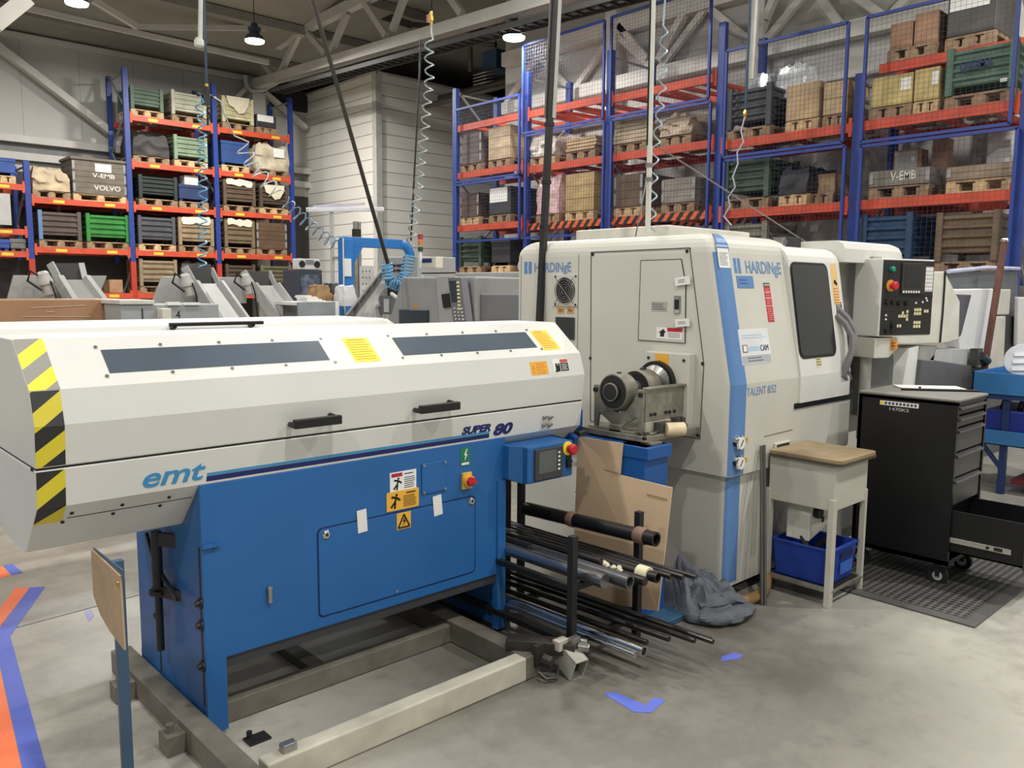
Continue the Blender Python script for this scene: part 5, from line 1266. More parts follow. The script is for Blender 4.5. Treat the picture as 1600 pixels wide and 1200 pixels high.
# ---------------------------------------------------------------- what stands on the shelves
PALLET_ME = {}
def pallet_mesh(w, mat, nm):
    key = (round(w, 1), nm)
    if key in PALLET_ME: return PALLET_ME[key], key[0]
    w_ = key[0]; q = B(); d = .8
    for i in range(5): q.box(0 + 0, w_, .02 + i * .165, .02 + i * .165 + .12, .122, .144)
    for y in (0, .35, .70):
        for x in (0, w_ / 2 - .07, w_ - .14): q.box(x, x + .14, y, y + .1, .022, .100)
        q.box(0, w_, y, y + .1, 0, .022)
    for x in (0, w_ / 2 - .05, w_ - .1): q.box(x, x + .1, 0, .8, .100, .122)
    bmesh.ops.recalc_face_normals(q.bm, faces=q.bm.faces[:])
    me = bpy.data.meshes.new('pallet'); q.bm.to_mesh(me); q.bm.free(); me.materials.append(mat)
    PALLET_ME[key] = me
    return me, w_
def colour(c): return M('load_%d_%d_%d' % tuple(int(v) for v in c), tuple(v * .9 for v in c), .6, var=.2, scale=5)
PALLETS = []
def put_pallet(x, y, z, w, rz, label):
    me, w_ = pallet_mesh(max(.5, w), WOODD if len(PALLETS) % 3 else WOOD, len(PALLETS) % 3 == 0)
    o = bpy.data.objects.new('pallet', me); COL.objects.link(o)
    o.location = (x, y, z + .002); o.rotation_euler = (0, 0, rz); o.scale = (w / w_, 1, 1)
    tag(o, label, 'pallet', 'wooden pallets on the racks'); PALLETS.append(o)
def ribbed(q, p0, p1, dep, z0, z1, n):
    """wall from p0 to p1 whose outside is folded into n ribs; dep points outwards"""
    p0 = Vector(p0); p1 = Vector(p1); dep = Vector(dep)
    st = (z1 - z0) / n
    for i in range(n):
        za = z0 + i * st
        prof = [(0, 0), (0, st * .38), (.03, st * .55), (.03, st * .85), (0, st)]
        lo = [p0 + dep * a + Z_ * (za + b) for a, b in prof] + [p0 - dep * .015 + Z_ * (za + st), p0 - dep * .015 + Z_ * za]
        hi = [p + (p1 - p0) for p in lo]
        q.prism(lo, hi)
def make_load(kind, w, h, c, lab):
    """local coordinates: x across the front, y into the shelf, z up from the pallet"""
    m = colour(c); d = .78
    o = thing({'stillage': 'steel_crate', 'stillagep': 'steel_crate', 'stillagec': 'steel_crate', 'stillagel': 'steel_crate', 'crate': 'steel_crate', 'collar': 'plank_crate', 'collarv': 'plank_crate', 'sheet': 'covered_crate',
               'tarp': 'covered_load', 'sack': 'cloth_bale', 'wrap': 'wrapped_load', 'timber': 'timber_stack'}[kind], lab,
              {'collar': 'wooden crate', 'collarv': 'wooden crate', 'sack': 'bale', 'wrap': 'wrapped load', 'tarp': 'covered load', 'timber': 'timber', 'sheet': 'crate'}.get(kind, 'steel crate'))
    ff = F((0, 0, 0), X_, Z_)
    if kind.startswith('stillage'):
        q = B(); z0 = .1
        ribbed(q, (.05, .03, 0), (w - .05, .03, 0), (0, -1, 0), z0, h, 4)
        ribbed(q, (.03, .05, 0), (.03, d - .05, 0), (-1, 0, 0), z0, h, 4)
        ribbed(q, (w - .03, .05, 0), (w - .03, d - .05, 0), (1, 0, 0), z0, h, 4)
        q.box(.05, w - .05, d - .05, d - .03, z0, h); q.box(.04, w - .04, .04, d - .04, z0 - .01, z0 + .02)
        q.box(.06, w - .06, .06, d - .06, z0, h * .8)
        q.build('ribbed_walls', m, o)
        for x in (0, w - .07):
            for y in (-.01, d - .06):
                mm = m
                if 'blue corner post' in lab and x == 0 and y < 0: mm = M('corner_blue', (92, 124, 160), .6, var=.15)
                B().box(x, x + .07, y, y + .07, 0, h + .03).build('corner_post', mm, o)
        if kind == 'stillagep':
            q = B(); lo = [];
            pts = [(.06, h - .02)] + [(w * i / 8, h + .02 + .05 * random.random()) for i in range(1, 8)] + [(w - .06, h - .02)] + [(w * i / 8, h - .06 - .06 * random.random()) for i in range(7, 0, -1)]
            q.prism([Vector((a, -.02, b)) for a, b in pts], [Vector((a, d * .6, b)) for a, b in pts]); q.build('paper_lining', M('cream_paper', (220, 212, 192), .8), o)
        if kind == 'stillagec':
            pts = [(.12 * w, h + .03), (.85 * w, h + .04), (.82 * w, h * .78), (.68 * w, h * .45), (.5 * w, h * .38), (.36 * w, h * .6), (.2 * w, h * .7)]
            B().prism([Vector((a, -.045, b)) for a, b in pts], [Vector((a, -.03, b)) for a, b in pts]).build('hanging_cloth', M('cream_cloth', (216, 206, 180), .85), o)
        if kind == 'stillagel':
            q = B(); q.text(F((0, -.031, 0), X_, Z_), w * .22, h * .46, w * .46, .11, 'LIJKEMA', 0, .01, .012); q.build('lettering', M('crate_navy_print', (44, 60, 104), .6), o)
            q = B(); q.plate(F((0, -.031, 0), X_, Z_), w * .8, w * .9, h * .12, h * .2, 0, .004); q.build('card', PAPER, o)
    elif kind == 'crate':
        q = B(); q.box(0, w, 0, d, .05, h); cr = q.build('crate_body', m, o, .01)
        q = B(); q.box(-.01, w + .01, -.012, d + .01, h - .06, h + .01); q.build('rim', m, o, .006)
        for x in (.02, w - .08): B().box(x, x + .06, .02, .7, 0, .06).build('runner', m, o)
    elif kind in ('collar', 'collarv'):
        n = max(1, round(h / .2)); st = h / n
        for i in range(n):
            q = B(); z = i * st
            for za, zb in ((z + .002, z + st * .49), (z + st * .51, z + st - .004)):
                q.box(0, w, 0, .02, za, zb); q.box(0, w, d - .02, d, za, zb); q.box(0, .02, .02, d - .02, za, zb); q.box(w - .02, w, .02, d - .02, za, zb)
            cl__ = q.build('plank_collar', m, o)
            for x in (.0, w - .045): B().box(x, x + .045, -.006, .0, z + .03, z + st - .03).build('corner_hinge', M('galvanised_brace', (150, 150, 148)), cl__)
        B().box(.02, w - .02, .02, d - .02, 0, h - .03).build('contents', M('crate_contents', (60, 56, 52), .8), o)
        if kind == 'collarv':
            q = B(); q.text(ff, w * .36, h * .5 if n > 1 else h * .3, w * .42, .085 if n > 1 else .1, 'V-EMB', 0, .015, .003)
            q.build('lettering', M('stencil_white', (206, 202, 192), .7), o)
            if n > 2:
                B().text(ff, w * .38, h * .13, w * .5, .10, 'VOLVO', 0, .015, .003).build('lettering', M('stencil_white', (206, 202, 192)), o)
                B().plate(ff, w * .42, w * .72, h * .68, h * .92, 0, .004).build('paper_sheet', PAPER, o)
                B().box(-.03, w + .01, -.03, d, h, h + .05).build('crate_lid', m, o)
    elif kind == 'sheet':
        q = B(); q.box(0, w, 0, d, 0, h); q.build('crate_body', m, o, .015)
        B().plate(ff, w * .05, w * .85, h * .45, h * .97, 0, .006).build('white_sheet', PAPER, o)
    elif kind in ('tarp', 'sack', 'wrap'):
        bm = bmesh.new(); from mathutils import noise
        nx, nz = 14, 10; seed = hash(lab) % 97
        bmesh.ops.create_cube(bm, size=1.0); bmesh.ops.subdivide_edges(bm, edges=bm.edges[:], cuts=9, use_grid_fill=True)
        sq = {'tarp': .8, 'sack': .7, 'wrap': .85}[kind]; amp = {'tarp': .05, 'sack': .07, 'wrap': .05}[kind]
        for v in bm.verts:
            p = v.co * 2
            t = (p.z + 1) / 2
            r = noise.noise((p.x * 2.2 + seed, p.y * 2.2, p.z * 1.6)) * amp * 1.4 + noise.noise((p.x * 6 + seed, p.y * 6, p.z * 3)) * amp * .5
            k = 1 - .12 * max(0, t - .6) / .4
            v.co = Vector((w / 2 + p.x * w / 2 * k + r * .4, d / 2 + p.y * d / 2 * k + r * .6, max(0, t * h + (r * 1.4 - (abs(p.x) ** 3) * .06 * h) * t)))
        for f_ in bm.faces: f_.smooth = True
        b = B(); b.bm.free(); b.bm = bm
        b.build('cover', m if kind != 'wrap' else M('film_%d' % c[0], c, .18, var=.25, scale=8), o)
        if kind == 'sack': B().plate(F((0, -.05, 0), X_, Z_), w * .5, w * .82, h * .5, h * .85, 0, .004).build('paper_sheet', PAPER, o) if 'white sheet' in lab else None
    elif kind == 'timber':
        n = max(3, int(h / .05)); st = h / n
        for i in range(n):
            q = B()
            for j in range(4): q.box(.0 + random.uniform(-.02, .02), w + random.uniform(-.03, .02), j * .195, j * .195 + .18, i * st + .004, (i + 1) * st - .006)
            q.build('board_layer', m, o)
    return o
def carton(w, d, h, c, lab, two=False, group=None):
    o = thing('carton', lab, 'carton', group=group)
    B().box(0, w, 0, d, 0, h).build('box', colour(c), o, .006)
    B().box(w * .48, w * .53, -.001, d + .001, h - .0005, h + .001).build('tape', M('parcel_tape', (170, 130, 84), .35), o)
    return o
def cartony(w, d, h, c, lab):
    o = thing('carton', lab, 'carton'); B().box(0, w, 0, d, 0, h).build('box', colour(c), o, .01)
    B().plate(F((0, 0, 0), X_, Z_), w * .72, w * .95, h * .45, h * .85, 0, .002).build('shipping_label', PAPER, o)
    return o
LOADS = [  # shelf positions, widths and heights converted offline from pixel ranges in the image
('L', 6.072, 18.06, 5.08, 0.659, 0.573, 'stillage', (92, 112, 92), 'dark green ribbed steel crate', 'on the top shelf of the left rack, beside its tallest post'),
('L', 6.901, 18.06, 5.08, 0.746, 0.623, 'stillage', (190, 188, 164), 'pale cream and blue ribbed crate', 'on the top shelf of the left rack, second from its tallest post'),
('L', 6.082, 18.06, 4.15, 0.731, 0.594, 'tarp', (52, 46, 42), 'dark crate draped in black film', 'on the second shelf of the left rack, leftmost'),
('L', 6.918, 18.06, 4.15, 0.723, 0.634, 'stillage', (138, 158, 128), 'pale green ribbed crate', 'on the second shelf of the left rack'),
('L', 6.159, 18.06, 3.28, 0.794, 0.599, 'stillage', (44, 52, 48), 'blackish green ribbed crate', 'on the third shelf of the left rack, middle bay'),
('L', 6.987, 18.06, 3.28, 0.646, 0.494, 'crate', (34, 54, 98), 'navy blue crate', 'on the third shelf of the left rack carrying a small white box'),
('L', 6.11, 18.06, 2.34, 0.769, 0.699, 'stillage', (84, 84, 90), 'charcoal ribbed crate', 'on the fourth shelf of the left rack, beside the red post'),
('L', 6.945, 18.06, 2.34, 0.777, 0.711, 'stillagep', (164, 142, 110), 'tan ribbed crate topped with paper', 'on the fourth shelf of the left rack'),
('L', 6.098, 18.06, 1.45, 0.786, 0.692, 'stillage', (158, 138, 108), 'weathered tan ribbed crate', 'on the lowest shelf of the left rack, middle bay'),
('L', 6.965, 18.06, 1.45, 0.724, 0.688, 'tarp', (70, 66, 62), 'dark sagging load', 'on the lowest shelf of the left rack, right of the weathered tan crate'),
('L', 8.002, 18.06, 5.08, 0.734, 0.675, 'stillagec', (210, 202, 160), 'cream yellow ribbed crate with hanging cloth', 'on the top shelf of the left rack, right bay'),
('L', 8.803, 18.06, 5.08, 0.488, 0.426, 'sheet', (58, 58, 58), 'small dark crate with white sheet', 'on the top shelf of the left rack, far right'),
('L', 7.956, 18.06, 4.15, 0.644, 0.662, 'crate', (40, 76, 136), 'plain blue steel crate', 'on the second shelf of the left rack, right bay'),
('L', 8.752, 18.06, 4.15, 0.846, 0.715, 'sack', (216, 202, 172), 'beige cloth bale with white sheet', 'on the second shelf of the left rack, rightmost'),
('L', 7.97, 18.06, 3.28, 0.757, 0.67, 'stillagep', (104, 84, 66), 'brown ribbed crate with paper on top', 'on the third shelf of the left rack, right bay'),
('L', 8.833, 18.06, 3.28, 0.707, 0.63, 'stillagec', (90, 74, 62), 'brown crate with cream cloth over the rim', 'on the third shelf of the left rack, rightmost'),
('L', 7.97, 18.06, 2.34, 0.714, 0.729, 'stillagep', (128, 108, 82), 'dull brown ribbed crate with crumpled paper', 'on the fourth shelf of the left rack, right bay'),
('L', 8.73, 18.06, 2.34, 0.755, 0.746, 'collar', (104, 80, 58), 'dark brown plank crate', 'on the fourth shelf of the left rack, rightmost'),
('L', 7.966, 18.06, 1.45, 0.703, 0.628, 'stillage', (92, 76, 62), 'very dark brown ribbed crate', 'on the lowest shelf of the left rack, right bay'),
('L', 8.81, 18.06, 1.45, 0.764, 0.634, 'stillage', (116, 112, 84), 'olive ribbed crate', 'on the lowest shelf of the left rack, rightmost'),
('L', 4.189, 18.06, 3.28, 0.663, 0.564, 'sack', (206, 184, 148), 'beige cloth covered load', 'on the third shelf of the left rack, left bay beside the low post'),
('L', 4.906, 18.06, 3.28, 1.013, 0.804, 'collarv', (116, 106, 92), 'tall grey plank crate lettered V-EMB', 'on the third shelf of the left rack, left bay'),
('L', 4.255, 18.06, 2.34, 0.765, 0.681, 'stillage', (98, 84, 76), 'rusty ribbed crate with blue corner post', 'on the fourth shelf of the left rack, left bay'),
('L', 5.111, 18.06, 2.34, 0.822, 0.676, 'stillage', (52, 138, 56), 'bright green ribbed crate', 'on the fourth shelf of the left rack, left bay'),
('L', 5.499, 18.06, 1.45, 0.262, 0.276, 'carton', (182, 142, 104), 'small brown carton', 'on the lowest shelf of the left rack behind the chute'),
('L', 3.521, 18.06, 3.5, 0.399, 0.462, 'crate', (52, 84, 160), 'blue topped grey crate', 'on the shelf at the left edge of the photo, upper'),
('L', 3.519, 18.06, 2.24, 0.231, 0.204, 'crate', (54, 84, 168), 'low blue plastic box', 'on the lower shelf at the left edge of the photo'),
('L', 3.762, 18.06, 2.24, 0.258, 0.227, 'crate', (120, 116, 110), 'low grey box', 'on the lower shelf at the left edge, right of the blue box'),
('R', 9.82, 12.008, 3.7, 0.594, 0.698, 'collar', (112, 98, 88), 'brown grey plank crate', 'on the upper shelf of the mesh fronted rack, first bay by the white room'),
('R', 9.82, 11.224, 3.7, 0.567, 0.706, 'cartons', (206, 182, 144), 'stack of tan boxes', 'on the upper shelf of the mesh fronted rack, first bay'),
('R', 9.82, 12.008, 2.75, 0.528, 0.574, 'collar', (98, 78, 64), 'dark brown plank crate', 'on the lower shelf of the mesh fronted rack, first bay by the white room'),
('R', 9.82, 11.201, 2.75, 0.57, 0.619, 'sheet', (60, 60, 62), 'black tray load with white cover', 'on the lower shelf of the mesh fronted rack, first bay'),
('R', 9.82, 12.046, 1.86, 0.64, 0.657, 'stillage', (58, 78, 66), 'dark green ribbed crate', 'low in the mesh fronted rack, first bay by the white room'),
('R', 9.82, 10.181, 3.63, 0.614, 0.499, 'wrap', (190, 180, 168), 'lumpy film wrapped load', 'on the upper shelf of the mesh fronted rack, second bay'),
('R', 9.82, 9.323, 3.63, 0.614, 0.35, 'timber', (196, 164, 124), 'stack of pale timber boards', 'on the upper shelf of the mesh fronted rack, second bay'),
('R', 9.82, 10.002, 2.69, 0.534, 0.766, 'wrap', (214, 178, 176), 'pinkish white film wrapped load', 'on the lower shelf of the mesh fronted rack behind the black pole'),
('R', 9.82, 9.326, 2.69, 0.604, 0.739, 'cartons', (196, 166, 112), 'stack of yellowish brown cartons', 'on the lower shelf of the mesh fronted rack, second bay'),
('R', 9.82, 8.328, 3.63, 0.632, 0.436, 'timber', (206, 184, 152), 'pale slatted timber crate', 'on the upper shelf of the mesh fronted rack under the empty orange shelf'),
('R', 9.82, 7.469, 3.63, 0.529, 0.421, 'sack', (198, 176, 150), 'brown paper covered load', 'on the upper shelf of the mesh fronted rack, third bay'),
('R', 9.82, 8.307, 2.69, 0.541, 0.627, 'collar', (116, 92, 72), 'large brown plank crate', 'on the lower shelf of the mesh fronted rack, third bay'),
('R', 9.82, 7.415, 2.69, 0.573, 0.488, 'collar', (154, 144, 130), 'grey two tier plank crate', 'on the lower shelf of the mesh fronted rack, third bay'),
('R', 9.82, 6.369, 3.58, 0.645, 0.645, 'stillage', (78, 80, 78), 'dark grey ribbed crate', 'on the upper shelf of the mesh fronted rack, fourth bay'),
('R', 9.82, 5.512, 3.58, 0.436, 0.582, 'carton', (204, 172, 130), 'large plain brown carton', 'on the upper shelf of the mesh fronted rack, fourth bay'),
('R', 9.82, 5.019, 3.58, 0.298, 0.532, 'cartons2', (206, 176, 134), 'pair of stacked brown cartons', 'on the upper shelf of the mesh fronted rack, fourth bay'),
('R', 9.82, 6.378, 2.67, 0.67, 0.64, 'stillage', (78, 98, 74), 'mossy green ribbed crate', 'on the lower shelf of the mesh fronted rack, fourth bay'),
('R', 9.82, 5.559, 2.67, 0.385, 0.474, 'tarp', (42, 42, 44), 'black bagged load', 'on the lower shelf of the mesh fronted rack, fourth bay'),
('R', 9.82, 6.331, 1.79, 0.625, 0.687, 'stillage', (146, 140, 124), 'dull grey ribbed crate', 'low in the mesh fronted rack behind the lathe roof'),
('R', 9.82, 4.432, 3.58, 0.467, 0.479, 'cartony', (214, 190, 120), 'left of two yellow wrapped cartons', 'on the upper shelf of the mesh fronted rack, last bay'),
('R', 9.82, 3.949, 3.58, 0.268, 0.494, 'cartony', (214, 190, 122), 'right of two yellow wrapped cartons', 'on the upper shelf of the mesh fronted rack, last bay'),
('R', 9.82, 3.615, 3.58, 0.691, 0.615, 'stillagel', (98, 128, 104), 'big green ribbed crate with dark blue lettering', 'on the upper shelf of the mesh fronted rack, last bay'),
('R', 9.82, 4.4, 2.67, 0.68, 0.329, 'collarv', (136, 128, 114), 'grey plank crate lettered V-EMB', 'on the lower shelf of the mesh fronted rack, last bay'),
('R', 9.82, 3.541, 2.67, 0.688, 0.297, 'collar', (158, 138, 112), 'low tan plank crate', 'on the lower shelf of the mesh fronted rack, last bay'),
('R', 9.82, 4.461, 1.79, 0.592, 0.687, 'stillage', (46, 78, 112), 'blue ribbed crate', 'low in the mesh fronted rack, last bay'),
('R', 9.82, 3.614, 1.79, 0.64, 0.657, 'stillage', (126, 104, 76), 'brown ribbed crate', 'low in the mesh fronted rack, last bay behind the rusty bar'),
('R', 9.82, 11.126, 1.86, 0.488, 0.602, 'crate', (48, 48, 52), 'black steel crate', 'low in the mesh fronted rack, right of the dark green crate')]
def place_load(o, r, x, y, z):
    o.location = (x, y, z); o.rotation_euler = (0, 0, 0 if r == 'L' else -PI / 2)
NOPAL = ('low blue plastic box', 'low grey box', 'small brown carton')
for r, x, y, z, w, h, kind, c, short, where in LOADS:
    rz = 0 if r == 'L' else -PI / 2
    lab = short + ' ' + where
    ws = lab.split()
    if len(ws) > 16: lab = ' '.join(ws[:16]); print('LONG', ' '.join(ws))
    zp = z
    if short not in NOPAL:
        put_pallet(x, y, z, w, rz, 'wooden pallet carrying the ' + short)
        zp = z + .148
    else: zp = z + .003
    hh = max(.12, z + h - zp)
    if kind == 'carton': o = carton(w, .6, hh, c, lab); place_load(o, r, x, y + (.02 if r == 'L' else 0), zp)
    elif kind == 'cartony': o = cartony(w, .7, hh, c, lab); place_load(o, r, x, y, zp)
    elif kind == 'cartons2':
        for i, nm in ((0, 'lower'), (1, 'upper')):
            o = carton(w, .6, hh / 2 - .003, c, nm + ' of two stacked brown cartons, fourth bay of the mesh fronted rack'); place_load(o, r, x, y, zp + i * hh / 2)
    elif kind == 'cartons':
        n = 3; nm = ('bottom', 'middle', 'top'); tone = short.split('stack of ')[-1]
        for i in range(n):
            o = carton(w, .6, hh / n - .003, tuple(min(255, v + (i - 1) * 8) for v in c), nm[i] + ' one of three stacked ' + tone + ' on the ' + ('upper' if z > 3 else 'lower') + ' mesh rack shelf'); place_load(o, r, x, y, zp + i * hh / n)
    else:
        o = make_load(kind, w, hh, c, lab); place_load(o, r, x, y, zp)
# loose extras on and behind the loads
def rload(o, pxy, z, x=9.82): o.location = (x, pxy, z); o.rotation_euler = (0, 0, -PI / 2)
o = carton(.3, .25, .2, (226, 222, 214), 'small white box on the navy blue crate in the left rack'); o.location = ((7.19, 18.2, 3.747)[0], 18.15, (7.22, 18.1, 3.755)[2] + .012)
nav = [q_ for q_ in LOADS if q_[8] == 'navy blue crate'][0]; o.location = (nav[1] + .15, 18.12, nav[3] + nav[5] + .012)
for a, b, t, bt, lab, c in ((1391, 1427, 70, 98, 'left of two brown cartons high at the back of the last rack bay', (178, 132, 100)), (1429, 1462, 62, 94, 'right of two brown cartons high at the back of the last rack bay', (182, 138, 106))):
    pass
zt = 4.332
y0 = (10.3, 4.477, 4.326)[1]; y1 = (10.3, 3.917, 4.257)[1]
put_pallet(10.28, y0, zt, y0 - y1, -PI / 2, 'wooden pallet high at the back carrying two brown cartons'); zt += .15
w_ = (y0 - y1) / 2 - .02
o = carton(w_, .45, .30, (178, 136, 104), 'left of two brown cartons high at the back of the last rack bay'); rload(o, y0 - .01, zt, 10.32)
o = carton(w_, .45, .36, (184, 142, 110), 'right of two brown cartons high at the back of the last rack bay'); rload(o, y0 - w_ - .03, zt, 10.32)
ya = (10.3, 3.82, 4.485)[1]; yb = (10.3, 3.306, 4.514)[1]
put_pallet(10.28, ya, 4.332, ya - yb, -PI / 2, 'wooden pallet high at the back carrying the dark plank crate')
o = make_load('sheet', ya - yb, .62, (92, 88, 80), 'dark crate with white sheet high at the back, above the big green crate'); rload(o, ya, 4.482, 10.3)
for a, b, t, lab, c in ((1397, 1443, 233, 'brown carton with white sheet standing behind the V-EMB crate', (176, 136, 104)), (1458, 1478, 216, 'tall narrow carton behind the gap between two plank crates', (190, 152, 116))):
    p = (10.62, 4.468, 3.362); 
y0 = (10.62, 4.468, 3.362)[1]; y1 = (10.62, 4.137, 3.323)[1]
o = make_load('sheet', y0 - y1, (10.62, 4.289, 3.341)[2] - 2.675, (176, 136, 104), 'brown carton with white sheet standing behind the grey V-EMB crate'); o.name = 'carton'; o['category'] = 'carton'; o.children[0].data.materials[0] = CARD; rload(o, y0, 2.675, 10.63); o.scale = (1, .27, 1)
y0 = (10.62, 4.018, 3.437)[1]; y1 = (10.62, 3.851, 3.416)[1]
o = carton(y0 - y1, .22, (10.62, 3.96, 3.43)[2] - 2.675, (190, 152, 116), 'tall narrow carton behind the gap between two plank crates'); rload(o, y0, 2.675, 10.63)
y0 = (9.82, 5.476, 2.771)[1]; y1 = (9.82, 4.703, 2.752)[1]
o_w = (y0 - y1)
y0 = (9.82, 5.03, 2.465)[1]; y1 = (9.82, 4.624, 2.481)[1]
put_pallet(9.82, y0, 1.79, y0 - y1, -PI / 2, 'empty pallet low in the fourth bay of the mesh rack'); put_pallet(9.82, y0, 1.936, y0 - y1, -PI / 2, 'empty pallet stacked on another, low in the fourth rack bay')
y0 = (10.2, 5.268, 3.173)[1]; y1 = (10.2, 4.905, 3.168)[1]
put_pallet(9.95, y0, 2.67, y0 - y1, -PI / 2, 'pallet right of the black bagged load, carrying one carton')
o = carton(y0 - y1 - .1, .5, .25, (198, 164, 126), 'brown carton on the pallet right of the black bagged load'); rload(o, y0 - .05, 2.82, 10.1)
# film bundle standing on the dark grey crate
dg = [q_ for q_ in LOADS if q_[8] == 'dark grey ribbed crate'][0]
o = make_load('wrap', .36, .36, (206, 208, 210), 'clear film bundle on the left of the dark grey crate'); rload(o, dg[2] - .03, dg[3] + dg[5] - .12, 10.18); o.scale = (1, .45, 1)
o = make_load('wrap', .42, .42, (208, 210, 212), 'clear film bundle on the right of the dark grey crate'); rload(o, dg[2] - .5, dg[3] + dg[5] - .12, 10.18); o.scale = (1, .45, 1)
gl_ = B().plate(F((0, 17.97, 0), X_, Z_), 3.45, 3.78, 2.72, 3.3, 0, .03).build('leaning_panel', M('pale_panel', (176, 174, 170), .4)); tag(gl_, 'pale grey panel standing on the shelf at the left edge of the photo', 'panel')

# ================================================================ the second feeder and lathe, and what stands behind
f2 = thing('bar_feeder', 'second cream bar feeder behind the front one, with a black bar handle on its lid', 'bar feeder', (1.5, 4.8, 0))
def lidring(x, k=0.0):
    return [(x, y + k * (1 if y < 4.7 else -1) * .5, z - k * (z > 1.36)) for y, z in ((4.45, 1.335), (4.45, 1.365), (4.47, 1.392), (4.51, 1.405), (5.05, 1.405), (5.1, 1.36), (5.1, 1.335))]
B().loft([lidring(-.6), lidring(3.02), lidring(3.07, .006), lidring(3.10, .02), lidring(3.115, .04)], smooth=False).build('lid', CREAM, f2)
B().box(-.6, 3.08, 4.475, 5.08, 1.30, 1.335).build('lid_seal', M('mauve_grey', (128, 124, 134), .5), f2)
tb2 = B().prism([(-.6, y, z) for y, z in ((4.46, 1.30), (4.46, .93), (4.62, .78), (4.95, .78), (5.08, .93), (5.08, 1.30))], [(3.09, y, z) for y, z in ((4.46, 1.30), (4.46, .93), (4.62, .78), (4.95, .78), (5.08, .93), (5.08, 1.30))]).build('trough', CREAM, f2, .004)
F2f = F((0, 4.474, 0), X_, Z_)
B().text(F2f, 2.80, 1.303, .2, .028, 'SUPER', .26, .03, .002).build('lettering', WHITE, f2)
B().box(2.5, 2.95, 4.5, 5.06, .0, .79).build('cabinet', BLUE, f2, .004); B().box(-.4, .4, 4.5, 5.06, .0, .79).build('cabinet', BLUE, f2, .004)
q = B(); q.box(1.63, 2.16, 4.405, 4.43, 1.388, 1.408); q.bar((1.66, 4.42, 1.395), (1.66, 4.47, 1.375), .025, .03); q.bar((2.10, 4.42, 1.395), (2.10, 4.47, 1.375), .025, .03); q.build('bar_handle', BLACK, f2, .005)
# grey lathe it feeds
L2G = M('lathe_grey', (150, 150, 148), .45, var=.04); L2D = M('lathe_dark_grey', (112, 112, 114), .5, var=.05); SCR = M('dark_slate_screen', (50, 58, 66), .25)
l2 = thing('lathe', 'grey lathe with signal tower and dark side screen beyond the second feeder', 'lathe', (5.2, 5.5, 0))
FX = 4.3
pp = [(4.3, 5.962, 1.487), (4.3, 5.291, 1.498)]
yA, yB = (4.3, 6.079, 1.486)[1], (4.3, 5.071, 1.501)[1]
ztop = (4.3, 5.168, 1.696)[2]
b = B(); b.box(FX, 6.3, yB, yA, 0, ztop); b.prism([(FX, yA, .0), (FX, yA + .25, 0), (FX, yA + .25, 1.2), (FX, yA, ztop)], [(6.0, yA, .0), (6.0, yA + .25, 0), (6.0, yA + .25, 1.2), (6.0, yA, ztop)])
b.build('body', L2G, l2, .015)
EFx = F((FX, 0, 0), -Y_, Z_)
def ex(p): return (-p[1], p[2])
def exq(parent, p, q_, mat, name, n0=0, n1=.004, bev=0):
    a0, b0 = ex(p); a1, b1 = ex(q_); return B().plate(EFx, a0, a1, b0, b1, n0, n1).build(name, mat, parent, bev)
exq(l2, (4.3, 6.1, 1.411), (4.3, 5.676, 1.217), SCR, 'side_screen', 0, .02, .004)
s = B(); tz = ex((4.3, 5.868, 1.444)); s.poly(EFx, [(tz[0] - .03, tz[1] - .02), (tz[0] + .03, tz[1] - .02), (tz[0], tz[1] + .03)], 0, .003); s.build('warning_triangle', ORANGEL, l2)
pd = B().poly(EFx, [ex((4.3, 5.539, 1.703)), ex((4.3, 5.291, 1.697)), ex((4.3, 5.184, 1.239)), ex((4.3, 5.488, 1.226))], 0, .03).build('side_door', M('lathe_pale_grey', (164, 164, 162), .45), l2, .004)
B().poly(EFx, [ex((4.3, 5.453, 1.549)), ex((4.3, 5.342, 1.56)), ex((4.3, 5.325, 1.45)), ex((4.3, 5.427, 1.437))], .03, .045).build('door_handle', BLACK, pd)
B().plate(EFx, ex((4.3, 5.772, 1.738))[0], ex((4.3, 5.316, 1.728))[0], ex((4.3, 5.772, 1.721))[1], ex((4.3, 5.772, 1.732))[1], 0, .01).build('slide_rail', DARK, l2)
# control panel on the corner
cpn = B().poly(EFx, [ex((4.3, 5.3, 1.686)), ex((4.3, 5.128, 1.685)), ex((4.3, 5.039, 1.245)), ex((4.3, 5.208, 1.238))], .03, .10).build('control_panel', L2D, l2, .003)
B().poly(EFx, [ex((4.3, 5.275, 1.66)), ex((4.3, 5.184, 1.66)), ex((4.3, 5.144, 1.49)), ex((4.3, 5.242, 1.488))], .10, .104).build('screen', SCR, cpn)
q = B()
for i in range(8): q.poly(EFx, [ex((0, (4.3, 5.176, 1.655)[1] - i * .003, (4.3, 5.176, 1.655)[2] - i * .03)), ex((0, (4.3, 5.144, 1.655)[1] - i * .003, (4.3, 5.144, 1.655)[2] - i * .03)), ex((0, (4.3, 5.144, 1.655)[1] - i * .003, (4.3, 5.144, 1.655)[2] - i * .03 - .018)), ex((0, (4.3, 5.176, 1.655)[1] - i * .003, (4.3, 5.176, 1.655)[2] - i * .03 - .018))], .10, .107)
each(q, 'key', M('cream_key', (226, 214, 170)), cpn)
q = B(); random.seed(5)
y0_, z0_ = (4.3, 5.2, 1.437)[1], (4.3, 5.2, 1.437)[2]
for i in range(6):
    for j in range(3): q.lathe(EFx.p(-(y0_ - j * .045 - i * .006), z0_ - i * .028, .10), EFx.n, [(0, .011), (.012, .009)], 6)
each(q, 'knob', M('knob_pale', (196, 194, 186), .4), cpn)
